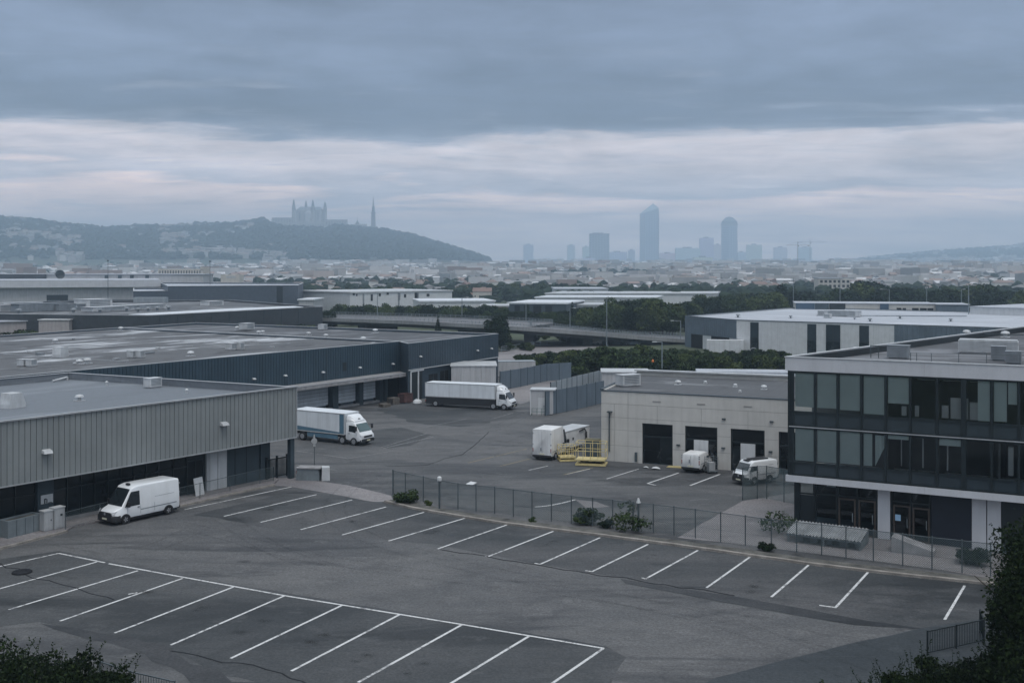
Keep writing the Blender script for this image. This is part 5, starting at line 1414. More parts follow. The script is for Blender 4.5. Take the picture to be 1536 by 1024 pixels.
    # barrier block and sign post by the warehouse corner
    c = G(470,719); r = thing('barrier', 'grey concrete barrier block with a raised slab, right of the warehouse column', 'barrier', (c.x, c.y, 0), radians(-6))
    mb = MB(); mb.box((-.35,0,.5),(2.0,1.0,1.0),0,.96); mb.build('block', M['planter'], r); MB().box((1.05,.1,.55),(.7,1.1,1.1),.3,.9).build('end_block', M['fitting'], r)
    MB().box((-.3,.1,1.04),(2.1,1.3,.08)).build('slab', M['conc'], r); MB().box((-1.28,-.4,.55),(.14,.14,1.1)).build('marker', M['panel_w'], r); MB().box((-1.28,-.4,.7),(.15,.15,.3)).build('marker_band', M['red'], r)
    c = G(471.5,700); r = thing('sign_post', 'small round sign on a thin pole behind the concrete barrier', 'sign', (c.x, c.y, 0))
    MB().tube((0,0,0),(0,0,2.5),.03,n=8).build('pole', M['steel'], r)
    mb = MB(); mb.tube((0,-.04,2.35),(0,-.07,2.35),.27,n=18); mb.box((0,-.055,2.78),(.18,.03,.34),0,.4); mb.box((0,-.055,1.95),(.2,.03,.2)); mb.build('sign_face', M['fitting'], r)
    c = G(418,722); r = thing('gate', 'dark slatted gate under the open warehouse corner', 'gate', (c.x-1.1, c.y+.4, .08), radians(52))
    for x in (0, 1.1, 2.2): MB().bx(x-.07,x+.07,-.07,.07,0,1.9).build('post', M['frame'], r)
    mb = MB()
    for k in range(16): mb.bx(.1+k*.132,.15+k*.132,-.02,.02,.1,1.7)
    for z in (.15,1.65): mb.bx(0,2.2,-.03,.03,z-.04,z+.04)
    mb.build('slat_panel', M['frame'], r)
    # pole lamps in the yard edge
    for px, py, h, lb in ((659,765,2.25,'grey post with a white lamp head standing at the chain-link fence'),(958,799,2.1,'grey post with a broken white top among the weeds at the chain-link fence')):
        c = G(px, py); r = thing('bollard_lamp', lb, 'lamp', (c.x, c.y+.15, .08))
        MB().tube((0,0,0),(0,0,h-.2),.075,n=10).build('post', M['steel'], r); mb = MB()
        mb.lathe([(.13,h-.2),(.17,h-.12),(.17,h+.08),(.08,h+.16)],12) if px < 900 else mb.box((0,0,h),(.24,.2,.34),.5,.3); mb.build('lamp_head', M['panel_w'], r)
    c = G(708,727); r = thing('paper_scrap', 'crumpled white sheet of litter lying on the asphalt beyond the fence', 'litter', (c.x, c.y, 0.02))
    mb = MB(); mb.add([(-.45,-.1,.0),(.1,-.2,.05),(.45,-.05,.22),(.4,.2,.05),(-.1,.25,.25),(-.5,.15,.05)],[(0,1,4,5),(1,2,3,4)]); mb.add([(-.45,-.1,-.01),(.1,-.2,.03),(.45,-.05,.20),(.4,.2,.03),(-.1,.25,.23),(-.5,.15,.03)],[(5,4,1,0),(4,3,2,1)]); mb.build('sheet', M['panel_w'], r)
    # lean-to shelter with a corrugated roof
    fr = Fr(G(1180,812)[:2], radians(-30)); r = thing('shelter', 'low lean-to with a corrugated metal roof in front of the office doors', 'shelter', (fr.o.x, fr.o.y, 0), fr.a)
    w = fr.u(1292); n = 22; zf, zb = .62, .95; d = 2.3
    vs = []; fs = []
    for i in range(n*4+1):
        u = w*i/(n*4); dz = .045*sin(2*pi*i/4); vs += [(u,-.15,zf+dz),(u,d,zb+dz)]
    fs = [(2*i,2*i+2,2*i+3,2*i+1) for i in range(n*4)]
    mb = MB(); mb.add(vs, fs); mb.build('roof', M['tin'], r, smooth=True)
    for x in (.1, w/2, w-.1):
        MB().bx(x-.05,x+.05,0,.1,0,zf-.05).build('post', M['galv'], r); MB().bx(x-.05,x+.05,d-.15,d-.05,0,zb-.06).build('post', M['galv'], r)
    MB().bx(0,w,-.05,.03,zf-.16,zf-.06).build('front_beam', M['galv'], r)
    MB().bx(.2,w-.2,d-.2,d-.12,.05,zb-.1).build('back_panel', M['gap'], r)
    MB().add([(w-.02,0,.1),(w-.02,d,.1),(w-.02,d,zb-.1),(w-.02,0,zf-.1)],[(0,1,2,3)]).build('side_panel', M['planter'], r)
    mb = MB()
    for k in range(5): mb.box((.7+k*.95,.8,.2),(.5,.5,.38)); 
    mb.build('stored_box', M['vent_d'], r)
    fr2 = Fr(G(1337,828)[:2], radians(-30)); r = thing('ramp_wall', 'low sloping concrete ramp wall before the dark office panel', 'ramp', (fr2.o.x, fr2.o.y, 0), fr2.a)
    mb = MB(); L = fr2.u(1400); mb.add([(0,0,0),(L,0,0),(L,0,.35),(0,0,1.0),(0,1.2,0),(L,1.2,0),(L,1.2,.35),(0,1.2,1.0)],[(0,1,2,3),(5,4,7,6),(3,2,6,7),(0,3,7,4),(1,5,6,2)]); mb.build('slope', M['conc'], r)
    # lamp posts
    def lamp(label, px, py_base, py_top, Y, arm=1.2, two=False, sgn=1, group=None):
        b = D(px, py_base, Y); zt = D(px, py_top, Y).z; z0 = max(land(b.x,b.y)-.02, 0)
        r = thing('street_lamp', label, 'street lamp', (b.x, b.y, z0), 0, group)
        h = zt - z0
        MB().tube((0,0,0),(0,0,h),.15,.09,8).build('pole', M['galv'], r, smooth=True)
        for s in ((1,-1) if two else (sgn,)):
            MB().tube((0,0,h-.05),(s*arm,0,h+.05),.05,n=6).build('arm', M['galv'], r)
            MB().box((s*(arm+.3),0,h+.05),(.8,.3,.14),0,.8).build('lamp_head', M['fitting'], r)
    lamp('pale lamp post with a short arm and box at the hedge behind the workshop', 993, 555, 513, 172, .9, sgn=-1)
    lamp('tall two-armed lamp post rising in front of the flyover', 910, 535, 446, 212, 3.2, True)
    lamp('thin lamp post with a left-hand arm beyond the flyover, left of the panelled hall', 951, 505, 475, 300, 2.2, sgn=-1)
    lamp('short lamp post close to the blue-grey end of the panelled hall', 1021, 512, 481, 262, 1.8, sgn=-1)
    lamp('lamp post on the flyover near its left end', 566, 470, 440, 300, 1.2)
    lamp('lamp post on the flyover behind the narrow conifer', 693, 480, 446, 296, 1.2)
    lamp('lamp post on the flyover above its pier', 789, 484, 456, 285, 1.0)
    lamp('lamp post on the flyover left of the small dark conifer', 855, 490, 462, 275, 1.0)
    lamp('tallest lamp mast behind the panelled hall, left of its roof boxes', 1190, 470, 416, 345, 1.0)
    lamp('lamp mast behind the panelled hall, above the first roof box', 1260, 470, 418, 345, .8)
    lamp('lamp mast behind the panelled hall carrying a long arm', 1334, 470, 434, 330, 2.2, sgn=-1)
    lamp('lamp mast behind the panelled hall standing left of the white hall', 1390, 470, 428, 330, .5)
    lamp('nearest lamp mast before the white end hall, with two heads', 1453, 495, 428, 260, 1.2, True)
    lamp('slim mast between the two lamp masts of the dark tree belt', 1442, 470, 434, 340, .6)
    # thin masts far left
    for px, t, b, lb in ((162,391,420,'thin mast on the long pale hall, the left of two'),(315,392,424,'thin mast behind the dark blue hall, the right of two')):
        p = D(px, b, 430); h = D(px, t, 430).z; r = thing('mast', lb, 'mast', (p.x, p.y, 0)); MB().tube((0,0,0),(0,0,h),.14,.09,8).build('pole', M['steel'], r); MB().box((0,0,h),(.6,.6,.5)).build('head', M['steel'], r)

M['tin'] = mk('dull corrugated tin', (.27,.28,.29), .55, v=.3, sc=1.2, streak=.3)
M['rust'] = mk('rusty red paint', (.085,.040,.036), .7, v=.35, sc=3.)
M['wood'] = mk('weathered pallet wood', (.12,.105,.09), .9, v=.3, sc=3.)
M['greenp'] = mk('green painted rail', (.05,.13,.115), .5)
# ------------------------------------------------------------------ middle-distance halls
def hall(name, label, pts, h, wall, roof, trim='trim', cat='warehouse', par=.5, ribs=None, z0=0.):
    """flat-roofed hall on a world outline; first edge = front"""
    o = pts[0]; a = atan2(pts[1][1]-o[1], pts[1][0]-o[0]); fr = Fr(o, a)
    r = thing(name, label, cat, (o[0], o[1], z0), a)
    poly = [fr.loc(p) for p in pts]
    if area(poly) < 0: poly = [poly[0]] + poly[1:][::-1] if False else poly[::-1]
    MB().ring(poly, .3, 0, h).build('wall', M[wall], r)
    rf = MB().prism(inset(poly,.15), h-par-.3, h-par).build('roof', M[roof], r)
    MB().ring(inset(poly,-.06), .4, h, h+.08).build('coping', M[trim], r)
    return fr, r, rf

def panelled_hall():
    A, B_, C = D(1028,474,244), D(1105,480,225.6), D(1484,489,202)
    h = 7.0
    A, B_, C2 = G(1028,474,h), G(1105,480,h), G(1341,487,h)
    Dk = G(1195,461,h)
    fr = Fr(B_[:2], atan2(C2.y-B_.y, C2.x-B_.x))
    r = thing('hall', 'panelled white hall with tall dark windows and blue-grey ends, behind the office roof', 'building', (B_.x, B_.y, 0), fr.a)
    l = lambda p: fr.loc(p)
    uC = l(C2)[0]; E = (uC+24, 0); Al = l(A); Dl = l(Dk); 
    poly = [(0,0), E, (E[0]+6, 70), (Dl[0], Dl[1]), Al]
    MB().ring(poly, .3, 0, h-.02).build('wall', M['panel_w'], r)
    rf = MB().prism(inset(poly,.15), h-.6, h-.25).build('roof', M['roof_lt'], r)
    MB().ring(inset(poly,-.1), .45, h-.02, h+.10).build('coping', M['slate'], r)
    mb = MB()
    for px in (1166, 1194, 1238, 1248, 1310): u = fr.u(px); mb.bx(u-.03,u+.03,-.012,.01,0,h-.1)
    mb.build('joint', M['fitting'], r)
    for a, b in ((1125.5,1138),(1211,1224.5),(1239,1260.5),(1289,1303.5)):
        u0, u1 = fr.u(a), fr.u(b); w = MB().bx(u0,u1,-.05,.02,.1,h-.35).build('window', M['spandrel'], r)
        MB().bx(u0,u1,-.07,-.051,.15,3.3).build('pane', M['vglass'], w)
        mb = MB(); mb.bx(u0,u1,-.09,-.072,3.25,3.45)
        if b-a > 18: mb.bx((u0+u1)/2-.06,(u0+u1)/2+.06,-.09,-.072,.1,h-.35)
        mb.build('transom', M['frame'], w)
    u0 = fr.u(1341.5); mb = MB(); mb.ribs(u0, E[0]-4, .0, h-.1, -.06, .9, .08); mb.build('cladding', M['panelf'], r)
    # blue-grey left end face (skewed): its own cladding along A-B
    fa = Fr(A[:2], atan2(B_.y-A.y, B_.x-A.x)); w = (B_-A).length
    c = bpy.data.objects.new('end_wall', None)
    mb = MB()
    e = lambda px: fa.u(px)
    loc2 = lambda u, y: fr.loc(fa.world(u, y))
    def wb(u0,u1,y0,y1,z0,z1,mb):
        q = [loc2(u0,y0),loc2(u1,y0),loc2(u1,y1),loc2(u0,y1)]; mb.prism(q, z0, z1)
    n = 26
    for k in range(n): wb(w*k/n+.02, w*(k+1)/n-.05, -.1, .0, 3.1, h-.05, mb)
    wb(0, e(1037), -.09, .0, 0, 3.1, mb); mb.build('cladding', M['panelf'], r)
    mb = MB(); wb(e(1037), e(1054), -.05, .0, 0, 3.08, mb); wb(e(1067), e(1094), -.05, 0, 1.6, 3.08, mb); mb.build('loading_opening', M['gap'], r)
    # roof boxes, ducts
    z = h-.25
    def rb(px, py, d, m, a=0., nm='roof_box'):
        x, y = fr.flat(px, py, z); return unit(rf, x, y+d[1]/2, z, d, a, m, nm)
    for px, py, s in ((1107,476,1.),(1186,477,.8),(1305,482,.9),(1350,478,1.),(1426,482,.8),(1282,479,.6)):
        x, y = fr.flat(px, py, z); mushroom(rf, x, y, z, s*1.3, 'vent_d')
    rb(1262,475,(8.,2.2,1.3),'roofm'); rb(1234,473,(2.6,1.6,1.0),'vent'); rb(1240,477,(1.5,1.5,.8),'vent')
    mb = MB(); x0, y0 = fr.flat(1225,475,z); x1, y1 = fr.flat(1450,476,z); mb.beam((x0,y0,z+.3),(x1,y1,z+.3),.25,.2); mb.build('roof_duct', M['vent_d'], rf)
    # second block on the far side of the roof
    p = [D(1193,463,262), D(1455,470,240), D(1470,463,275), D(1215,458,300)]
    def blk(name, lab, a, b, z1, m, dep=9.):
        p, q = Vector(a), Vector(b); d = (q-p); fr_ = Fr(p[:2], atan2(d.y, d.x)); L = Vector(d[:2]).length
        o = thing(name, lab, 'building', (p.x, p.y, 0), fr_.a)
        MB().bx(0,L,0,dep,0,z1).build('wall', M[m], o); MB().bx(-.2,L+.2,-.2,dep+.2,z1,z1+.2).build('roof', M['roof_lt'], o); return fr_, o
    Yb = 292
    f1, o1 = blk('annex', 'low annex with blue boxes and square windows rising behind the panelled hall roof', D(1193,470,Yb), D(1404,470,Yb-8), D(1193,455,Yb).z, 'cream', 14)
    for a, b, m in ((1193.5,1222,'bluep2'),(1222.5,1243,'slate'),(1244,1268,'dark'),(1320,1333,'bluep2')):
        MB().bx(f1.u(a), f1.u(b), -.3, -.01, 0, D(1193,454.6,Yb).z).build('cladding', M[m], o1)
    for a, b in ((1345,1352),(1354,1359),(1368,1378),(1380,1390),(1391,1400)):
        w = MB().bx(f1.u(a), f1.u(b), -.06, 0, D(0,467,Yb).z, D(0,460.5,Yb).z).build('window', M['gap'], o1)
        MB().bx(f1.u(a)-.1, f1.u(b)+.1, -.1, -.061, D(0,467,Yb).z-.2, D(0,467,Yb).z).build('sill', M['panel_w'], w)
    blk('annex', 'grey-blue ribbed block between the square-windowed annex and the white end hall', D(1405,470,282), D(1454,470,280), D(1405,457,282).z, 'panelf', 12)
    blk('hall', 'plain white end hall at the right edge, beyond the panelled hall', D(1455,480,262), D(1640,480,240), D(1455,460.5,262).z, 'panel_w', 30)
    # white trailer and racks in front of the hall
    g = G(1086,530); q = Fr(g[:2], radians(-9)); o = thing('storage_container', 'white storage container before the blue-grey end of the panelled hall', 'container', (D(1060,528,224).x, 224, 0), radians(-12))
    MB().bx(0,7.6,0,2.5,.3,2.9).build('body', M['panel_w'], o); MB().bx(.3,7.3,.2,2.3,.0,.3).build('underframe', M['black'], o)
    mb = MB()
    for k in range(7): mb.bx(.5+k*1.05,.56+k*1.05,-.02,0,.35,2.85)
    mb.build('rib', M['fitting'], o)
    o = thing('cable_reels', 'pale tubular racks between the white container and the panelled wall', 'rack', (D(1108,529,222).x, 222, 0), radians(-15))
    for k in range(3):
        mb = MB(); n = 14; c = (k*1.5, 0, .75)
        for i in range(n): mb.tube((c[0]+.7*cos(2*pi*i/n),0,c[2]+.7*sin(2*pi*i/n)),(c[0]+.7*cos(2*pi*(i+1)/n),0,c[2]+.7*sin(2*pi*(i+1)/n)),.06,n=5)
        mb.tube((c[0]-.5,0,0),(c[0]+.5,0,1.4),.04,n=5); mb.build('hoop', M['fitting'], o)

def left_complex():
    h = 8.0
    # dark-fronted hall with a bright roof strip
    a, b, c = G(-40,470.5,h), G(223,473.5,h), G(484,460,h)
    back = [G(470,455,h), G(200,459,h), G(-60,460,h)]
    c2 = c + (c-b)*.02
    pts = [b, c, Vector((c.x-40, c.y+60, 0)), Vector((b.x-70, b.y+95, 0)), Vector((a.x-30, a.y+50, 0)), a]
    fr, r, rf = hall('warehouse', 'dark low hall with a bright white roof strip, beyond the long blue warehouse', [(p.x,p.y) for p in pts], h, 'dark2', 'roof_seam')
    def rect(px, z, m, nm, par=rf):
        p = [fr.flat(*q, z) for q in px]
        p = p if area(p) > 0 else p[::-1]
        return MB().prism(p, z-.1, z+.12).build(nm, M[m], par)
    rect(((193,472),(225,472.8),(455,460.8),(440,459.5),(330,464)), h-.3, 'white_roof', 'roof_strip')
    z = h-.5
    def ub(px, py, d, m='vent', a=0.): x, y = fr.flat(px, py, z); return unit(rf, x, y, z, d, a, m)
    for px, py, d, m in ((15,467,(10,4,1.6),'shed'),(60,467,(14,3,1.9),'vent_d'),(75,463,(9,3,1.2),'vent'),(30,462,(12,3,1.4),'roofm'),(140,463,(8,5,2.4),'panel_w'),(118,464,(4,3,1.3),'vent_d'),(170,466,(16,4,1.),'vent'),(215,464,(12,4,1.2),'vent'),(318,458.5,(6,3,1.2),'panel_w'),(95,466,(5,3,1.6),'vent_d')): ub(px, py, d, m)
    for px, py in ((112,465),(150,469),(190,467),(207,468),(222,467),(236,466),(253,465),(28,470),(110,469)):
        x, y = fr.flat(px, py, z); mushroom(rf, x, y, z, 1.8, 'vent_d')
    for k in range(9):
        u = fr.u(240+26*k); MB().bx(u-.06,u+.06,-.08,.0,0,h-.1).build('joint', M['slate'], r)
    # blue box hall further back
    Y = 385
    p = [D(252,456,Y-20), D(447,456,Y), D(455,450,Y+60), D(240,450,Y+70)]
    hz = D(300,428.5,Y-10).z
    fr, r, rf = hall('warehouse', 'tall dark blue windowless hall standing behind the dark low hall', [(q.x,q.y) for q in p], hz, 'navy3', 'roof_lt', 'fitting')
    mb = MB(); u = fr.u(415); mb.bx(u,fr.u(424),-.06,.05,0,hz-.3); mb.build('recess', M['dark'], r)
    q = [D(200,456,Y-28), D(252,456,Y-20.5), D(275,452,Y+30), D(200,452,Y+30)]
    hall('warehouse', 'lower dark blue block joined to the tall blue hall', [(v.x,v.y) for v in q], D(230,436.5,Y-24).z, 'navy3', 'roof_lt', 'fitting')
    p0, p1 = D(200,458,Y-60), D(251,458,Y-58)
    r = thing('storage_container', 'long pale blue container in front of the tall blue hall', 'container', (p0.x,p0.y,0), 0.03); L = p1.x-p0.x
    MB().bx(0,L,0,3,.3,D(0,446,Y-60).z).build('body', M['panelf_l'], r); mb = MB(); 
    for k in range(12): mb.bx(L*k/12,L*k/12+.2,-.05,0,.4,D(0,446,Y-60).z-.1)
    mb.build('rib', M['panelf_l'], r)
    # long pale hall with the wide fascia
    Y = 440
    p = [D(-260,460,Y-40), D(237,460,Y), D(262,455,Y+70), D(-300,455,Y+60)]
    zt, zb = D(0,421.5,Y-20).z, D(0,431.5,Y-20).z
    fr, r, rf = hall('warehouse', 'long pale hall with a broad white fascia, beyond the other halls', [(q.x,q.y) for q in p], zb, 'shed', 'roof_lt')
    u1 = fr.u(237)
    MB().bx(fr.u(-260), u1+1, -2.2, .3, zb, zt).build('fascia', M['white_band'], r); MB().bx(fr.u(-260), u1+1, -2.1, 60, zt, zt+.3).build('roof', M['roof_lt'], r)
    mb = MB(); mb.bx(fr.u(70),fr.u(102),-.1,.1,0,zb-3.); mb.build('opening', M['dark'], r); MB().bx(fr.u(72),fr.u(90),-.3,-.11,1,zb-5.).build('door_leaf', M['slate'], r)
    mb = MB(); mb.bx(fr.u(102.5),fr.u(206),-.6,-.05,0,D(0,450,Y-10).z); mb.build('plinth', M['slate'], r)
    mb = MB()
    for k in range(30): u = fr.u(-20)+k*2.6; mb.bx(u,u+.12,-.05,.0,D(0,450,Y).z,zb)
    mb.build('joint', M['fitting'], r)
    MB().bx(fr.u(238)-1, fr.u(275), 4., 30, 0, D(0,432,Y).z).build('end_block', M['panel_w'], r)
    # upper storey set back on the roof
    p0, p1 = D(-250,421,Y+50), D(305,421,Y+70)
    r2 = thing('hall', 'pale upper hall over the broad white fascia, carrying a long dark box', 'building', (p0.x,p0.y,0), atan2(p1.y-p0.y,p1.x-p0.x)); L = Vector((p1-p0)[:2]).length; f2 = Fr(p0[:2], atan2(p1.y-p0.y,p1.x-p0.x))
    z2 = D(0,412,Y+60).z
    MB().bx(0,L,0,30,0,z2).build('wall', M['shed'], r2); MB().bx(-.5,L+.5,-.5,30.5,z2,z2+.4).build('roof', M['roof_lt'], r2)
    MB().bx(f2.u(-60),f2.u(70),-1,-.02,zt,D(0,411.5,Y+52).z).build('dark_box', M['dark2'], r2)
    for px in (160,180,198,221): u = f2.u(px); MB().bx(u-.8,u+.8,-.6,-.02,zt+.3,z2-.3).build('recess', M['slate'], r2)
    # dish on the roof
    p = D(90,413,Y+40); r = thing('satellite_dish', 'dark round dish with a strut on the roof of the long pale hall', 'dish', (p.x,p.y,zt+.3), radians(20))
    mb = MB(); mb.lathe([(.1,-.5),(1.3,-.25),(2.0,.15),(2.05,.25),(1.3,-.1),(.1,-.3)],20); o = mb.build('dish', M['dark'], r, smooth=True); o.location = (0,0,1.9); o.rotation_euler = (radians(80),0,.3)
    mb = MB(); mb.tube((0,.3,0),(0,.3,1.8),.2); mb.tube((0,-.2,1.9),(-3.2,-1.4,2.6),.09,n=6); mb.build('mount', M['dark'], r)
    # small row left: low pale shed with a white box
    p0, p1 = G(-60,502), G(58,494); 
    Y = 232; p0, p1 = D(-60,497,Y-10), D(56,495,Y)
    r = thing('shed', 'low reddish-white shed just behind the roof edge at the left', 'shed', (p0.x,p0.y,0), atan2(p1.y-p0.y,p1.x-p0.x)); L = (p1-p0).length
    MB().bx(0,L,0,5,0,D(0,481.5,Y).z).build('wall', M['pinkw'], r); MB().bx(-.3,L+.3,-.3,5.3,D(0,481.5,Y).z,D(0,480,Y).z).build('roof', M['roof_lt'], r)
    p0 = D(58,496,Y-6); L = D(103,496,Y-6).x-p0.x
    r = thing('shed', 'pinkish white box shed at the end of the low reddish shed', 'shed', (p0.x,p0.y,0), .03)
    MB().bx(0,L,0,5,0,D(0,480,Y-6).z).build('wall', M['pinkw'], r); MB().bx(-.2,L+.2,-.2,5.2,D(0,480,Y-6).z,D(0,479,Y-6).z).build('roof', M['panel_w'], r); MB().bx(L*.62,L*.78,-.06,0,0,3.).build('door', M['panelf_l'], r)

def mid_buildings():
    # long white block beyond the flyover
    def block(name, lab, x0, x1, ytop, ybase, Y0, Y1, dep, wall, roof, cat='warehouse', wins=None, skew=0.):
        p0, p1 = D(x0, ybase, Y0), D(x1, ybase, Y1); a = atan2(p1.y-p0.y, p1.x-p0.x); fr = Fr(p0[:2], a); L = Vector((p1-p0)[:2]).length
        zt = D(x0, ytop, Y0).z; r = thing(name, lab, cat, (p0.x, p0.y, 0), a)
        MB().prism([(0,0),(L,0),(L+skew,dep),(skew,dep)],0,zt).build('wall', M[wall], r)
        MB().prism([(-.4,-.4),(L+.4,-.4),(L+skew+.4,dep),(skew-.4,dep)],zt,zt+.5).build('roof', M[roof], r)
        for (a0,a1,t,b) in wins or (): MB().bx(fr.u(a0),fr.u(a1),-.12,0,D(0,b,Y0).z,D(0,t,Y0).z).build('window', M['gap'], r)
        return fr, r
    fr, r = block('warehouse', 'long white warehouse beyond the trees at the left end of the flyover', 525, 678, 439.5, 458, 420, 455, 40, 'panel_w', 'roofm',
        wins=((529,532,440,443),(534,536,441,444),(556,559,442,452),(568,571,441,445),(580,583,440,443),(597,600,441,452),(606,609,443,448),(622,626,441,453),(640,644,443,447)))
    mb = MB()
    for px in (545, 598, 627): u = fr.u(px); mb.bx(u-.3,u+.3,-.25,-.05,0,D(0,440,430).z)
    mb.build('pipe', M['vent_d'], r)
    block('warehouse', 'lower white-roofed wing in front of the long white warehouse', 630, 742, 453, 466, 395, 400, 30, 'panel_w', 'white_roof')
    block('warehouse', 'low grey glazed shed between the two white depots, beyond the flyover', 762, 850, 455.5, 470, 375, 370, 35, 'slate', 'white_roof', wins=((772,780,458,468),(786,792,458,468),(800,812,458,468),(818,828,458,468)))
    block('warehouse', 'nearest white-roofed depot row behind the dark conifer', 850, 1012, 458, 470, 390, 380, 18, 'panel_w', 'roofm', skew=4, wins=((876,890,460,467),))
    block('warehouse', 'second white-roofed depot row in the cluster beyond the flyover', 803, 985, 447, 462, 430, 430, 26, 'panel_w', 'white_roof', skew=6)
    block('warehouse', 'third depot row with a streaked pale roof in the cluster beyond the flyover', 818, 1075, 441, 455, 470, 470, 34, 'panel_w', 'roofm', skew=8)
    block('warehouse', 'farthest depot row of the white cluster, with roof plant', 832, 912, 434, 446, 540, 540, 40, 'panel_w', 'roof_lt', wins=((838,842,436,439),(850,856,436,439),(866,872,436,439),(884,890,436,439)))
    block('warehouse', 'small white-roofed canopy building among trees left of the conifer', 722, 762, 460, 468, 350, 350, 14, 'brick', 'roofm')
    block('warehouse', 'pale flat shed half hidden by trees at the left end of the flyover', 448, 470, 450.5, 458, 380, 380, 20, 'shed', 'white_roof')
    # white pierced apartment slab
    Y = 640; p0, p1 = D(1228,436,Y), D(1275,436,Y); L = p1.x-p0.x; zt = D(0,418,Y).z
    r = thing('apartment_block', 'cream apartment slab with rows of dark square windows above the tree belt', 'apartment block', (p0.x,p0.y,0))
    MB().bx(0,L,0,10,0,zt).build('wall', M['creamlt'], r); MB().bx(-.3,L*.75,-.3,10.3,zt,zt+.6).build('roof', M['roof_lt'], r)
    for i in range(7):
        for j in range(4): MB().bx(.9+i*L/7.1,.9+i*L/7.1+1.5,-.15,0,zt-2.4-j*2.7,zt-.9-j*2.7).build('window', M['gap'], r)
    Y = 560; p0, p1 = D(237,420,Y), D(305,420,Y); L = p1.x-p0.x; zt = D(0,403.5,Y).z
    r = thing('apartment_block', 'long white multi-windowed block above the pale halls at the left', 'apartment block', (p0.x,p0.y,0))
    MB().bx(0,L,0,12,0,zt).build('wall', M['creamlt'], r); MB().bx(L-1.5,L,-.4,12,zt,zt+1.).build('stair_tower', M['creamlt'], r)
    for i in range(16): MB().bx(.8+i*L/17,.8+i*L/17+.5,-.1,0,zt-4,zt-.8).build('window', M['slate'], r)
    p0 = D(331,418,600); L = D(359,418,600).x-p0.x; r = thing('apartment_block', 'small white block right of the second mast, above the tall blue hall', 'apartment block', (p0.x,p0.y,0)); MB().bx(0,L,0,10,0,D(0,412,600).z).build('wall', M['creamlt'], r); MB().bx(L*.3,L*.8,-.1,0,D(0,417,600).z,D(0,414,600).z).build('window', M['fitting'], r)

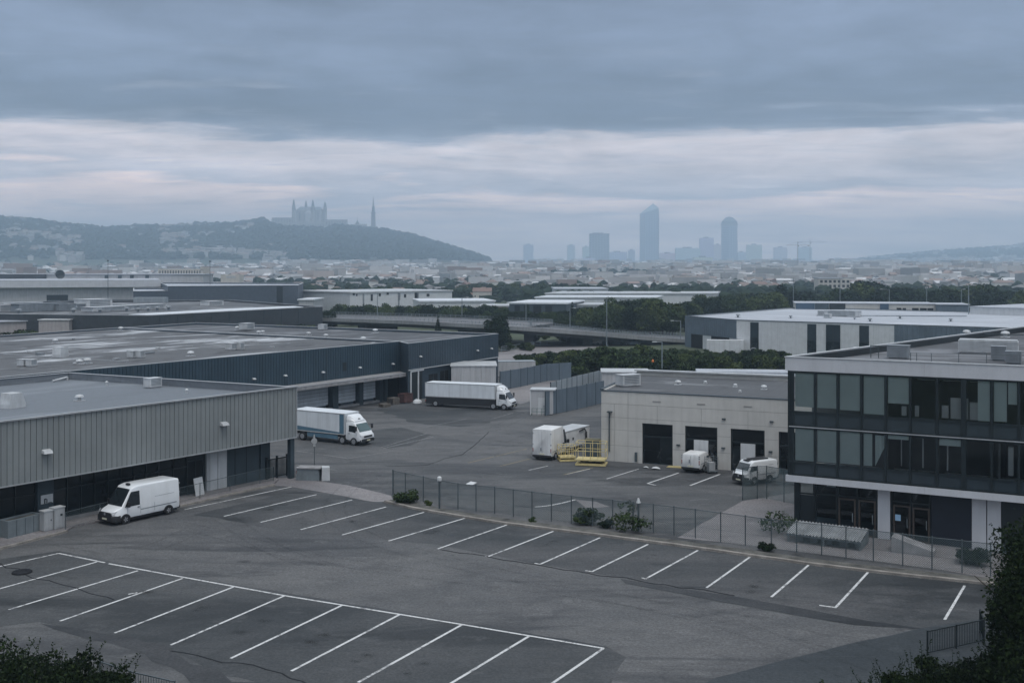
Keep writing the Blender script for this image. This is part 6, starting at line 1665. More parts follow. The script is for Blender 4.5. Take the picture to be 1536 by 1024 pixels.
def flyover():
    P = [(-96,300,4.6),(-46,283,4.6),(D(640,0,262).x,262,4.6),(D(778,0,241).x,241,4.5),(D(882,0,246).x,246,3.4),(D(960,0,251).x,251,2.2),(D(1030,0,256).x,256,.9),(D(1120,0,262).x,262,.15)]
    P = [(D(420,0,287).x,287,4.5),(D(505,0,278).x,278,4.55),(D(600,0,266).x,266,4.6),(D(700,0,250).x,250,4.6),(D(778,0,240).x,240,4.45),(D(882,0,243).x,243,3.2),(D(960,0,247).x,247,1.9),(D(1030,0,252).x,252,.8),(D(1110,0,258).x,258,.12)]
    r = thing('flyover', 'grey concrete road flyover with railed parapets sweeping across the middle distance', 'bridge', (P[0][0],P[0][1],0))
    o = Vector((P[0][0], P[0][1], 0)); W = 21.
    pts = []
    for i in range(len(P)-1):
        for k in range(8):
            t = k/8; a, b = P[i], P[i+1]; pts.append(Vector((a[0]+(b[0]-a[0])*t, a[1]+(b[1]-a[1])*t, a[2]+(b[2]-a[2])*t)))
    pts.append(Vector(P[-1]))
    # smooth
    for _ in range(6): pts = [pts[0]] + [(pts[i-1]+pts[i]*2+pts[i+1])/4 for i in range(1,len(pts)-1)] + [pts[-1]]
    near = [p-o for p in pts]
    nr = []
    for i in range(len(near)):
        d = (near[min(i+1,len(near)-1)]-near[max(i-1,0)]); nr.append(Vector((-d.y, d.x, 0)).normalized())
    far = [p+n*W for p, n in zip(near, nr)]
    def ribbon(A, B, z0, z1, mb):
        vs = []
        for a, b in zip(A, B): vs += [(a.x,a.y,a.z+z0),(b.x,b.y,b.z+z0),(b.x,b.y,b.z+z1),(a.x,a.y,a.z+z1)]
        fs = []
        for i in range(len(A)-1):
            for p, q in ((0,1),(1,2),(2,3),(3,0)): fs.append((4*i+p,4*i+q,4*i+4+q,4*i+4+p))
        fs += [(0,1,2,3), tuple(4*(len(A)-1)+i for i in (3,2,1,0))]
        mb.add(vs, fs)
    off = lambda A, k: [p+n*k for p, n in zip(A, nr)]
    mb = MB(); ribbon(near, far, -.35, 0, mb); mb.build('deck', M['bridge'], r)
    mb = MB(); ribbon(off(near,.02), off(far,-.02), .004, .012, mb); mb.build('carriageway', M['pave_d'], r)
    mb = MB(); ribbon(off(near,1.6), off(far,-1.6), -1.35, -.355, mb); mb.build('girder', M['bridge_d'], r)
    mb = MB(); ribbon(off(near,-.05), off(near,.25), -.5, .38, mb); ribbon(off(far,-.25), off(far,.05), -.5, .38, mb); mb.build('parapet', M['bridge'], r)
    for A in (off(near,.1), off(far,-.1), off(near,W*.5)):
        mb = MB()
        for z in (1.0, .7) if A[0] != near[0]+nr[0]*W*.5 else (.8,):
            for a, b in zip(A, A[1:]): mb.beam((a.x,a.y,a.z+z),(b.x,b.y,b.z+z),.06,.08)
        for a, b in zip(A, A[1:]):
            for t in (0,.5): c = a.lerp(b,t); mb.beam((c.x,c.y,c.z),(c.x,c.y,c.z+1.05),.08,.08)
        mb.build('railing', M['galv'], r)
    for i in (10, 22, 33, 41):
        c = near[i]+nr[i]*W*.5; d = atan2(nr[i].y, nr[i].x)
        if near[i].z < 1.5: continue
        mb = MB(); mb.box((c.x,c.y,(c.z-1.35)/2),(W*.62,2.2,c.z-1.35),d); mb.build('pier', M['bridge_d'], r)
    # traffic below and on the flyover
    def tiny_car(name, label, c, a, paint, L=4.2, h=1.45, cat='car'):
        q = thing(name, label, cat, c, a); k = .86
        mb = MB()
        if cat == 'car':
            sec = [(-L/2,.4,.85,k*.9,k*.8),(-L/2+.25,.3,1.0,k,k*.85),(-L*.28,.25,1.1,k,k*.8),(-L*.16,.25,h,k,k*.7),(L*.08,.25,h,k,k*.7),(L*.24,.25,1.0,k,k*.85),(L/2-.2,.3,.82,k,k*.85),(L/2,.4,.65,k*.88,k*.75)]
        else:
            sec = [(-L/2,.4,h,k,k*.95),(L*.25,.4,h,k,k*.95),(L*.4,.35,h-.2,k,k*.9),(L*.47,.35,1.1,k,k*.9),(L/2,.4,.9,k*.92,k*.8)]
        mb.loft([ring(x,zb,zt,wb,wt,wb,.75,.1) for x,zb,zt,wb,wt in sec]); mb.build('body', M[paint], q, smooth=35)
        for s in (-1,1):
            y = s*(k*.9+.02); mb = MB(); z0, z1 = .98, h-.14
            if cat == 'car': mb.add([(-L*.25,s*(k*.93),z0),(L*.2,s*(k*.93),z0),(L*.08,s*(k*.76),z1),(-L*.15,s*(k*.76),z1)],[(0,1,2,3) if s < 0 else (3,2,1,0)])
            else: mb.add([(L*.2,s*(k+.01),1.1),(L*.42,s*(k+.01),1.1),(L*.38,s*(k*.97),h-.3),(L*.2,s*(k*.97),h-.3)],[(0,1,2,3) if s < 0 else (3,2,1,0)])
            mb.build('side_window', M['vglass'], q)
            for x in (-L*.3, L*.3): wheel(q, x, s*(k-.08), .3, .18, s)
        return q
    tiny_car('delivery_van', 'small white delivery van under the right end of the flyover', (D(888,509,250).x, 250, 0), radians(176), 'van_dirty', 4.6, 2.0, 'van')
    tiny_car('parked_car', 'pale car under the flyover, right of the delivery van', (D(925,511,251).x, 251, 0), radians(170), 'vent_d')
    tiny_car('parked_car', 'dark car parked at the fence beneath the flyover ramp', (D(948,513,249).x, 249, 0), radians(175), 'steel')
    # side street below
    sheet('side_street', gp((746,560),(747,528),(800,520),(860,512),(905,507),(960,515),(900,520),(840,531),(790,548)), .004, M['pave'])
    # barrier along the street
    pts = gp((752,528),(800,521),(850,514.5),(892,510)); b = pts[0]
    q = thing('guard_fence', 'low grey guard fence along the side street leading under the flyover', 'fence', (b.x,b.y,0)); L = densify([(p.x-b.x,p.y-b.y) for p in pts], 3.)
    for p in L: MB().bx(p.x-.06,p.x+.06,p.y-.06,p.y+.06,0,1.25).build('post', M['galv'], q)
    mb = MB()
    for a, c in zip(L, L[1:]):
        for z in (.35,.75,1.15): mb.beam((a.x,a.y,z),(c.x,c.y,z),.05,.16)
    mb.build('rail', M['galv'], q)

M['bluep2'] = mk('blue cladding', (.05,.085,.13), .5, v=.15)
M['dark2'] = mk('charcoal cladding', (.040,.046,.054), .6, v=.15, streak=.3)
M['navy3'] = mk('dull navy cladding', (.062,.078,.102), .6, v=.12, streak=.3)
M['white_roof'] = mk('white roof sheet', (.58,.60,.63), .5, v=.1)
M['pinkw'] = mk('pinkish render', (.36,.33,.33), .8, v=.15, streak=.4)
M['creamlt'] = mk('light cream render', (.50,.47,.43), .8, v=.1, streak=.3)
M['pave_d'] = asphalt('flyover asphalt', (.15,.15,.16), (.20,.20,.21), (.10,.10,.11), 6., 0., .5)
# ------------------------------------------------------------------ vegetation
def crown_mesh(name, blobs, n, size, m, seed, flat=.6, shell=.45):
    """leaf clumps scattered through the volume of several overlapping lobes"""
    rnd = random.Random(seed); mb = MB(); tot = sum(b[3]**2*b[4] for b in blobs)
    for b in blobs:
        k = int(n*b[3]**2*b[4]/tot)
        for _ in range(k):
            d = Vector((rnd.gauss(0,1), rnd.gauss(0,1), rnd.gauss(0,1))).normalized()
            rr = (shell+(1-shell)*rnd.random()**.5)*(1+.16*mnoise.noise(d*2.2+Vector((seed,b[0],b[1]))))
            if rnd.random() < .06: rr *= 1.12
            p = Vector((b[0]+d.x*b[3]*rr, b[1]+d.y*b[3]*rr, b[2]+d.z*b[4]*rr))
            nv = (d*flat+Vector((rnd.gauss(0,1),rnd.gauss(0,1),rnd.gauss(0,1)+.3))*.6).normalized()
            a = nv.orthogonal().normalized(); q = rnd.uniform(0,6.28); c = nv.cross(a); a, c = a*cos(q)+c*sin(q), c*cos(q)-a*sin(q)
            s = size*rnd.uniform(.55,1.3); w = s*rnd.uniform(.4,.65)
            mb.add([p-a*s, p-a*s*.1-c*w+nv*s*.12, p+a*s, p+a*s*.1+c*w-nv*s*.1],[(0,1,2,3)])
    me = bpy.data.meshes.new(name); me.from_pydata(mb.v, [], mb.f); me.materials.append(M[m]); return me

def trunk_mesh(name, h, r, limbs, seed):
    rnd = random.Random(seed); mb = MB(); p = Vector((0,0,-.1)); q = Vector((rnd.uniform(-.1,.1)*h*.3, rnd.uniform(-.1,.1)*h*.3, h))
    mid = p.lerp(q,.5)+Vector((rnd.uniform(-.1,.1), rnd.uniform(-.1,.1), 0)); mb.tube(p, mid, r, r*.75, 8); mb.tube(mid, q, r*.75, r*.4, 8)
    for k in range(limbs):
        a = rnd.uniform(0,6.28); s = mid.lerp(q, rnd.uniform(.0,.9)); l = h*rnd.uniform(.3,.6); mb.tube(s, s+Vector((cos(a)*l*.8, sin(a)*l*.8, l*.7)), r*.35, r*.1, 6)
    me = bpy.data.meshes.new(name); me.from_pydata(mb.v, [], mb.f); me.materials.append(M['bark']); return me

PROT = {}
def prototypes():
    def lobes(seed, w, h, z0, k, taper=.55):
        rnd = random.Random(seed); out = [(0,0,z0+h*.5,w*.62,h*.42)]
        for i in range(k):
            t = rnd.random(); a = rnd.uniform(0,6.28); R = w*(.62-.35*abs(t-.4)*taper*2)
            out.append((cos(a)*R*.75, sin(a)*R*.75, z0+h*(.2+.62*t), w*rnd.uniform(.24,.42), h*rnd.uniform(.14,.24)))
        return out
    for i in range(5):
        PROT['broad%d' % i] = (crown_mesh('crown', lobes(30+i, 4.4+.5*(i%3), 7.4+.4*(i%2), .4, 12), 3400, .36, ('leaf','leaf_d','leaf','leaf_l','leaf_d')[i], i), trunk_mesh('trunk', 4.5, .22, 6, i))
    for i in range(2):
        PROT['column%d' % i] = (crown_mesh('crown', [(0,0,1.2+1.5*k,1.5-.13*abs(k-2)-.1*k*.4,1.5) for k in range(6)], 2200, .30, 'leaf_d', 20+i), trunk_mesh('trunk', 7., .18, 3, 20+i))
    PROT['conifer0'] = (crown_mesh('crown', [(0,0,.9+.85*k,1.75*(1-k/9.6),.75) for k in range(9)], 2400, .26, 'leaf_d', 26, shell=.3), trunk_mesh('trunk', 7.5, .14, 0, 26))
    for i in range(2):
        PROT['loose%d' % i] = (crown_mesh('crown', [(0,0,.8,.7,.7)]+lobes(80+i, 2.7, 2.8, .0, 10)[1:], 620, .17, 'leaf', 70+i, shell=.2), trunk_mesh('trunk', 1.9, .05, 9, 70+i))
    for i in range(4):
        PROT['shrub%d' % i] = (crown_mesh('crown', [(0,0,.9,1.1,.9)]+lobes(60+i, 2.6, 2.6, .0, 9)[1:], 1700, .19, ('leaf','leaf_d','leaf_l','leaf')[i], 40+i), trunk_mesh('trunk', 1.2, .07, 5, 40+i))

def plant(kind, name, label, cat, x, y, s=1., rz=None, group=None, sz=None, z=None):
    cr, tr = PROT[kind]; rz = random.uniform(0,6.28) if rz is None else rz
    zz = max(land(x, y), 0) - .03 if z is None else z
    r = thing(name, label, cat, (x, y, zz), rz, group); r.scale = (s, s, sz or s)
    for nm, me in (('crown', cr), ('trunk', tr)):
        o = bpy.data.objects.new(nm, me); COL.objects.link(o); o.parent = r
    return r

def belts():
    rnd = random.Random(77)
    def row(x0, x1, n, Y0, Y1, top, kinds, name, label, cat, group, H0=8.2, jit=3.):
        for i in range(n):
            px = x0+(x1-x0)*(i+rnd.uniform(.1,.9))/n; Y = rnd.uniform(Y0, Y1)
            tp = (top(px) if callable(top) else top)+rnd.uniform(-jit, jit)
            h = D(px, tp, Y).z - land((px-CX)/F*Y, Y)
            s = max(.35, h/H0)
            plant(rnd.choice(kinds), name, label, cat, (px-CX)/F*Y, Y, s*rnd.uniform(.95,1.15), None, group, s)
    B = ['broad%d' % i for i in range(5)]
    row(500, 760, 36, 318, 350, 457, B, 'tree', 'bushy green tree of the row between the flyover and the long white warehouse', 'tree', 'trees between the flyover and the long white warehouse')
    row(690, 870, 24, 296, 330, 466, B, 'tree', 'low green tree behind the middle of the flyover', 'tree', 'trees behind the middle of the flyover', jit=4)
    row(868, 1030, 34, 280, 335, lambda x: lerp_tab([(868,462),(900,457),(940,450),(985,448),(1030,458)], x), B, 'tree', 'full green tree of the stand between the flyover ramp and the white depots', 'tree', 'trees between the flyover ramp and the depots', jit=8)
    row(1030, 1200, 22, 330, 420, lambda x: lerp_tab([(1030,448),(1100,440),(1160,436),(1200,438)], x), B, 'tree', 'dark tree of the belt behind the blue-grey end of the panelled hall', 'tree', 'trees behind the end of the panelled hall', jit=8)
    row(1200, 1560, 44, 345, 440, lambda x: lerp_tab([(1200,440),(1250,438),(1300,426),(1340,434),(1380,437),(1440,430),(1480,428),(1540,436)], x), B, 'tree', 'dark tree of the long belt behind the annex and the white end hall', 'tree', 'trees behind the annex and end hall', jit=8)
    row(690, 880, 22, 620, 720, 424, B, 'tree', 'hazy tree of the far wood above the low grey glazed shed', 'tree', 'far trees above the depots', jit=2.5)
    row(860, 1110, 26, 600, 700, 430, B, 'tree', 'hazy tree of the far wood line above the white depot cluster', 'tree', 'far trees above the white cluster', jit=2.5)
    row(440, 700, 26, 500, 760, 432, B, 'tree', 'hazy tree scattered between houses behind the long white warehouse', 'tree', 'far trees behind the long white warehouse', jit=4)
    for kind, px, tp, Y, w, lab in (('broad1',746,470,232,.9,'round dark tree standing at the flyover pier'),('conifer0',657,472,254,.8,'narrow conifer in front of the flyover'),('conifer0',858,451,318,.55,'small dark pointed conifer before the white depots'),
        ('broad4',491,461,290,.9,'dark tree at the right end of the dark low hall'),('column0',1172,427,372,1.9,'tall dark column-shaped tree left of the tallest lamp mast'),('broad1',1307,417.5,410,1.5,'broadest dark tree rising highest from the right belt'),
        ('column1',791,456,335,.6,'thin dark upright tree above the flyover deck'),('broad2',1466,422,420,1.3,'tall dark tree near the right end of the belt')):
        x = (px-CX)/F*Y; h = D(px, tp, Y).z; H0 = {'b':8.2,'c':10.}[kind[0]] if kind != 'conifer0' else 8.6
        plant(kind, 'conifer' if kind[:4] == 'coni' else 'tree', lab, 'tree', x, Y, h/H0*w if w > 1.4 or kind[0] == 'b' else h/H0, None, None, h/H0)
    S = ['shrub%d' % i for i in range(4)]
    # bank of shrubs behind the yard fences
    row(862, 1010, 46, 176, 204, lambda x: lerp_tab([(868,536),(900,524),(950,520),(1010,532)], x), S, 'shrub', 'bushy green shrub on the bank behind the sheet fences', 'shrub', 'shrubs on the bank behind the sheet fences', 2.7, 7)
    row(1005, 1190, 50, 176, 200, lambda x: lerp_tab([(1005,533),(1100,534),(1190,536)], x), S, 'shrub', 'low green shrub on the bank between the workshop roof and the panelled hall', 'shrub', 'shrubs on the bank below the panelled hall', 2.7, 5)
    row(905, 1190, 46, 202, 222, 523, S, 'shrub', 'dark green shrub in the strip before the panelled hall and the flyover ramp', 'shrub', 'shrubs before the panelled hall', 2.9, 4)
    row(775, 880, 30, 190, 226, lambda x: lerp_tab([(775,531),(830,525),(880,520)], x), S, 'shrub', 'light green shrub along the side street bank', 'shrub', 'shrubs along the side street', 2.9, 3)
    row(750, 800, 6, 228, 242, 512, S, 'shrub', 'pale green shrub below the round tree at the flyover pier', 'shrub', 'shrubs at the flyover pier', 2.9, 2)
    row(795, 900, 12, 256, 285, 500, S, 'shrub', 'dark shrub in the shade under the flyover', 'shrub', 'shrubs under the flyover', 2.9, 2)
    row(-10, 60, 9, 226, 229, 491, S, 'shrub', 'dark shrub at the foot of the low reddish shed', 'shrub', 'shrubs at the reddish shed', 2.9, 2)
    row(400, 500, 9, 236, 252, 483, S, 'shrub', 'dark shrub beside the end of the dark low hall', 'shrub', 'shrubs beside the dark hall', 2.9, 3)
    # weeds at the kerb fence
    for px, py, s, k, lab in ((611,754,.56,'shrub0','rounded dark bush at the left end of the chain-link fence'),(882,786,.56,'shrub3','dark bush at the middle of the chain-link fence'),(948,795,.72,'loose0','loose tall bush right of the dark fence bush'),
        (1168,800,.66,'loose1','bush between the shelter and the office corner'),(643,758,.2,'shrub2','small weed tuft at the fence beside the rounded bush'),(798,783,.18,'shrub3','small weed tuft by a post left of the dark fence bush'),
        (1460,846,.55,'shrub1','dark bush at the white panel of the office'),(1150,826,.3,'shrub1','small dark bush at the fence left of the shelter'),(909,791,.3,'shrub1','small bush between the two larger fence bushes')):
        g = G(px, py); plant(k, 'bush', lab, 'bush', g.x, g.y, s, None, None, s*(.85 if s < .7 else 1.))
    p = D(983,553,166); plant('shrub1', 'shrub', 'dark shrub with an orange bloom beside the pale lamp post', 'shrub', p.x, p.y, 1.15)
    o = MB().lathe([(.02,0),(.17,.12),(.13,.3),(.02,.45)],8).build('bloom', M['orange'], bpy.data.objects[[x.name for x in bpy.data.objects if x.get('label','').startswith('dark shrub with an orange')][0]]); o.location = (.3,-1.2,3.0)

def undergrowth():
    pass

def near_plants():
    rnd = random.Random(3)
    # leafy masses at the two lower corners: individual bushes on the bank below the camera
    def bush(label, x, y, z0, w, h, seed, n=5200, leaf=.08, m='leaf_near', tree=False):
        r = thing('tree' if tree else 'bush', label, 'tree' if tree else 'bush', (x, y, z0))
        rr = random.Random(seed); bl = [(0,0,h*.45,w*.5,h*.42)]
        for k in range(11):
            a = rr.uniform(0,6.28); t = rr.uniform(.1,.95); R = w*(.55-.3*t); bl.append((cos(a)*R, sin(a)*R, h*t*.92, w*rr.uniform(.13,.27), h*rr.uniform(.10,.2) if not tree else w*rr.uniform(.14,.25)))
        me = crown_mesh('crown', bl, n, leaf, m, seed, .45, .35)
        o = bpy.data.objects.new('crown', me); COL.objects.link(o); o.parent = r
        # upright shoots breaking the outline
        mb = MB()
        for k in range(26 if not tree else 40):
            b = rr.choice(bl[1:]); a = rr.uniform(0,6.28); p = Vector((b[0]+cos(a)*b[3]*.7, b[1]+sin(a)*b[3]*.7, b[2]+b[4]*.5)); q = p+Vector((cos(a)*.35+rr.uniform(-.15,.15), sin(a)*.35, rr.uniform(.35,.8)))
            mb.tube(p, q, .012, .004, 4, cap=False)
            for j in range(9):
                c = p.lerp(q, .2+.1*j); d = Vector((rr.gauss(0,1),rr.gauss(0,1),rr.gauss(0,.6)+.5)).normalized(); e = d.orthogonal().normalized()*.03; l = leaf*rr.uniform(1.,1.7)
                mb.add([c, c+d*l*.5+e, c+d*l, c+d*l*.5-e], [(0,1,2,3)])
        mb.build('sprays', M[m], r)
        o = bpy.data.objects.new('trunk', trunk_mesh('trunk', h*.6, .05 if not tree else .17, 6, seed)); COL.objects.link(o); o.parent = r
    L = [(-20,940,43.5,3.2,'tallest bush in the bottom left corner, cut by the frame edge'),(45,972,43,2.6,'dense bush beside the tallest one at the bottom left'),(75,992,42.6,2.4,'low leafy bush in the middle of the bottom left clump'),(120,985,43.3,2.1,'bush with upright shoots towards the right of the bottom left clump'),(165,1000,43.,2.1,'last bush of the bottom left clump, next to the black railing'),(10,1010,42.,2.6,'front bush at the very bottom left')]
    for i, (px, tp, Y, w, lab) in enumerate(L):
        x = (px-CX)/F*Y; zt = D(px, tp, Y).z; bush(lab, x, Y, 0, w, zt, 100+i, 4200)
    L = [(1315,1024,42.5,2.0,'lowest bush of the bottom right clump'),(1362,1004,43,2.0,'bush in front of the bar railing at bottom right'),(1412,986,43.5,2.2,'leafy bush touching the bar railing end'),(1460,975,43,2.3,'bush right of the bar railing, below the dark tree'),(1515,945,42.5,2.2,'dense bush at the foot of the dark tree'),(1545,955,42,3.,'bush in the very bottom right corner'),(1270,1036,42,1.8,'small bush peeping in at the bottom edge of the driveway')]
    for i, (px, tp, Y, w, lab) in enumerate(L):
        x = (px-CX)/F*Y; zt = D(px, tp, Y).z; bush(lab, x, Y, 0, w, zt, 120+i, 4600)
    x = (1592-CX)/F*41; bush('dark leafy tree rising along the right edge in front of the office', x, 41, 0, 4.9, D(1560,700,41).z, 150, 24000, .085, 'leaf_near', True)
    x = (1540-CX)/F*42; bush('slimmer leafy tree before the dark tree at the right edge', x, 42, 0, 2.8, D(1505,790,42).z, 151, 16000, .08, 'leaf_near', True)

# ------------------------------------------------------------------ the town and its landmarks
def house_mesh(w, d, h, rh, hip, wm, rm, win=True):
    mb = MB(); mb.mi = 0; mb.bx(-w/2,w/2,-d/2,d/2,-2.,h)
    mb.mi = 1; e = .4; x, y = w/2+e, d/2+e; k = w/2-d/2 if hip else w/2+e
    mb.add([(-x,-y,h),(x,-y,h),(x,y,h),(-x,y,h),(-k,0,h+rh),(k,0,h+rh)],[(0,1,5,4),(2,3,4,5),(1,2,5),(3,0,4),(3,2,1,0)])
    if win:
        mb.mi = 2
        for fl in range(max(1,int(h/3))):
            n = max(2,int(w/3))
            for i in range(n):
                u = -w/2+w*(i+.5)/n; z = 1.0+fl*2.9
                if z+1.3 < h:
                    for y in (-d/2-.04, d/2+.04): mb.add([(u-.5,y,z),(u+.5,y,z),(u+.5,y,z+1.3),(u-.5,y,z+1.3)],[(0,1,2,3)])
        mb.bx(w*.2,w*.2+.7,-.4,.4,h,h+rh+.8)
    me = bpy.data.meshes.new('house'); me.from_pydata(mb.v, [], mb.f)
    for m in (wm, rm, M['slate']): me.materials.append(m)
    me.polygons.foreach_set('material_index', mb.m); return me

def town():
    rnd = random.Random(5)
    walls = [mk('house render %d' % i, c, .85, v=.1, sc=.2) for i, c in enumerate(((.50,.47,.43),(.42,.39,.35),(.56,.54,.52),(.38,.36,.35),(.46,.40,.34)))]
    roofs = [mk('house roof %d' % i, c, .85, v=.2, sc=.5) for i, c in enumerate(((.19,.13,.11),(.18,.145,.13),(.17,.165,.17),(.21,.16,.14)))]
    kinds = {'red': [house_mesh(rnd.uniform(10,17), rnd.uniform(8,10), rnd.uniform(5.5,9), rnd.uniform(2,3), i % 2, walls[i % 5], roofs[(0,3,1)[i % 3]]) for i in range(8)],
             'grey': [house_mesh(rnd.uniform(10,18), rnd.uniform(8,11), rnd.uniform(5.5,10), rnd.uniform(1.6,2.6), i % 2, walls[(i+2) % 5], roofs[2]) for i in range(6)]}
    HP = []
    def house(x, y, kind, where, s=1.):
        HP.append((x, y))
        o = bpy.data.objects.new('house', rnd.choice(kinds[kind])); COL.objects.link(o)
        o.location = (x, y, land(x, y)); o.rotation_euler.z = rnd.uniform(-.5,.5)+rnd.choice((0,pi/2)); o.scale = (s,s,s)
        tag(o, ('red-brown tiled' if kind == 'red' else 'grey roofed')+' pale house '+where, 'house', ('red' if kind == 'red' else 'grey')+' roofed houses '+where)
    def scatter(n, x0, x1, Y0, Y1, where, dens=None, red=.4, s=(.5,.8)):
        k = 0; tries = 0
        while k < n and tries < n*40:
            tries += 1; Y = sqrt(rnd.uniform(Y0*Y0, Y1*Y1)); px = rnd.uniform(x0, x1); x = (px-CX)/F*Y
            if dens and dens(px, Y, x) < rnd.random(): continue
            house(x, Y, 'red' if rnd.random() < red else 'grey', where, rnd.uniform(*s)); k += 1
    nz = lambda x, y, f, q=0.: mnoise.noise(Vector((x*f, y*f, q)))
    scatter(46, 440, 800, 560, 900, 'in the trees beyond the long white warehouse', red=.45)
    scatter(50, 800, 1240, 740, 1000, 'on the plain beyond the white depot cluster', red=.4)
    scatter(44, 1240, 1600, 640, 1000, 'on the plain beyond the dark tree belt', red=.3)
    hill_d = lambda px, Y, x: (.9 if px < 120 else .95 if 240 < px < 440 else .22) * (.15 + 1.5*max(0, nz(x, Y, .0057, 3.)+.2)) * (0 if land(x,Y) > 100 and px > 380 else 1)
    scatter(86, -30, 430, 2400, 3700, 'on the wooded hillside below the long ridge', hill_d, .35, (1.2,1.75))
    scatter(44, 380, 760, 1500, 2400, 'along the foot of the basilica hill', None, .35, (.85,1.25))
    # everything beyond reads as one mass of roofs
    wm = island_mat('town walls', [(0,(.36,.35,.345)),(.15,(.45,.44,.43)),(.3,(.29,.29,.29)),(.42,(.54,.53,.525)),(.58,(.26,.265,.27)),(.7,(.42,.36,.33)),(.78,(.52,.51,.51)),(.94,(.24,.18,.16))])
    rm = island_mat('town roofs', [(0,(.22,.16,.14)),(.15,(.19,.185,.19)),(.38,(.36,.355,.36)),(.55,(.25,.18,.155)),(.64,(.15,.155,.165)),(.78,(.50,.495,.50))])
    mb = MB()
    def blk(x, y, w, d, h, a, pitched):
        z = land(x, y)
        def T(u, v, zz): return (x+u*cos(a)-v*sin(a), y+u*sin(a)+v*cos(a), z+zz)
        mb.mi = 0
        mb.add([T(*p) for p in ((-w/2,-d/2,-3),(w/2,-d/2,-3),(w/2,d/2,-3),(-w/2,d/2,-3),(-w/2,-d/2,h),(w/2,-d/2,h),(w/2,d/2,h),(-w/2,d/2,h))],[(0,1,5,4),(1,2,6,5),(2,3,7,6),(3,0,4,7)])
        mb.mi = 1; e = .4
        if pitched: mb.add([T(*p) for p in ((-w/2-e,-d/2-e,h),(w/2+e,-d/2-e,h),(w/2+e,d/2+e,h),(-w/2-e,d/2+e,h),(-w/2-e,0,h+d*.22),(w/2+e,0,h+d*.22))],[(0,1,5,4),(2,3,4,5),(1,2,5),(3,0,4)])
        else: mb.add([T(*p) for p in ((-w/2,-d/2,h+.02),(w/2,-d/2,h+.02),(w/2,d/2,h+.02),(-w/2,d/2,h+.02))],[(0,1,2,3)])
    for i in range(17000):
        t = rnd.random(); Y = 760*(7400/760)**t
        px = rnd.uniform(360, 1640) if rnd.random() < .88 else rnd.uniform(-80, 400); x = (px-CX)/F*Y
        col = lerp_tab(RIDGE, px)
        if px < 800 and Y > 2500: continue
        if px < 400 and Y > 2250: continue
        if Y < 1000 and nz(x, Y, .006) < .05: continue
        if nz(x, Y, .004, 8.) < -.18: continue
        big = rnd.random() < .11
        w = rnd.uniform(6,15) if not big else rnd.uniform(16,38); h = rnd.uniform(3.5,8) if not big else rnd.uniform(7,15)
        sc = .75 if Y < 1100 else min(1.75, max(1., (Y/1800)**.7)); w *= sc; h *= sc ** .8
        if px > 1240 and Y > 4400 and nz(x, Y, .0019, 2.) < -.05: continue
        if Y > 3200 and px < 1300: h *= 1.2
        blk(x, Y, w, rnd.uniform(6,12)*sc, h, rnd.uniform(-.6,.6)+rnd.choice((0,pi/2)), not big)
    o = mb.build('city', [wm, rm]); tag(o, 'hazy mass of pale city buildings spreading over the plain to the horizon', 'city', None, 'stuff')
    # far greenery between the roofs, and the woods on the hills
    def clumps(name, label, n, gen, m, seed):
        rr = random.Random(seed); mb = MB(); base = []
        for k in range(4):
            for j in range(6): base.append((k, j))
        for i in range(n):
            g = gen(rr)
            if not g: continue
            x, y, R, H_ = g; z = land(x, y)-.5; vs = []; ph = rr.uniform(0,6.28)
            for k, (rad, zz) in enumerate(((.75,.12),(1.,.45),(.72,.82))):
                for j in range(6):
                    a = ph+2*pi*j/6+k*.5; q = R*rad*rr.uniform(.7,1.2); vs.append((x+q*cos(a), y+q*sin(a), z+H_*zz*rr.uniform(.85,1.15)))
            vs.append((x+rr.uniform(-.2,.2)*R, y, z+H_*rr.uniform(.95,1.12)))
            fs = [(k*6+j, k*6+(j+1)%6, (k+1)*6+(j+1)%6, (k+1)*6+j) for k in range(2) for j in range(6)] + [(12+j, 12+(j+1)%6, 18) for j in range(6)]
            mb.add(vs, fs)
        o = mb.build(name, M[m]); tag(o, label, name.replace('_',' '), None, 'stuff'); return o
    mb = MB()
    k = 0
    while k < 300:
        Y = rnd.uniform(2400, 3750); px = rnd.uniform(-60, 440); x = (px-CX)/F*Y
        if hill_d(px, Y, x) < rnd.uniform(.45, 1.2) or land(x, Y) < 34: continue
        HP.append((x, y := Y)); blk(x, Y, rnd.uniform(12,21), rnd.uniform(10,13), rnd.uniform(10,15), rnd.uniform(-.5,.5), True); k += 1
    hw = island_mat('hillside walls', [(0,(.26,.25,.24)),(.25,(.34,.32,.30)),(.5,(.20,.195,.19)),(.75,(.40,.38,.36))]); hr = island_mat('hillside roofs', [(0,(.17,.13,.115)),(.3,(.14,.135,.135)),(.6,(.20,.15,.13)),(.8,(.22,.21,.21))])
    o = mb.build('hillside_houses', [hw, hr]); tag(o, 'mass of small pale houses strewn over the wooded hillside', 'houses', None, 'stuff')
    cells = {}
    for hx, hy in HP: cells.setdefault((int(hx//30), int(hy//30)), []).append((hx, hy))
    def near_house(x, y, d):
        i, j = int(x//30), int(y//30)
        return any((hx-x)**2+((hy-y)*.6-6)**2 < d*d for a in (-1,0,1) for b in (-1,0,1,2) for hx, hy in cells.get((i+a, j+b), ()))
    def g1(rr):
        px = rr.uniform(-150, 820); Y = rr.uniform(2380, 4350); x = (px-CX)/F*Y
        if land(x, Y) < 38 or near_house(x, Y, 12): return None
        if 404 < px < 522 and Y > 3740: return None
        if Y > 3870 and Y < 4100 and rr.random() < .25 and px < 400: return x, Y, rr.uniform(12,23), rr.uniform(17,32)
        return x, Y, rr.uniform(6,14), rr.uniform(9,20)
    clumps('hillside_wood', 'dark hazy wood covering the basilica hill and its long ridge', 11500, g1, 'leaf_hill', 1)
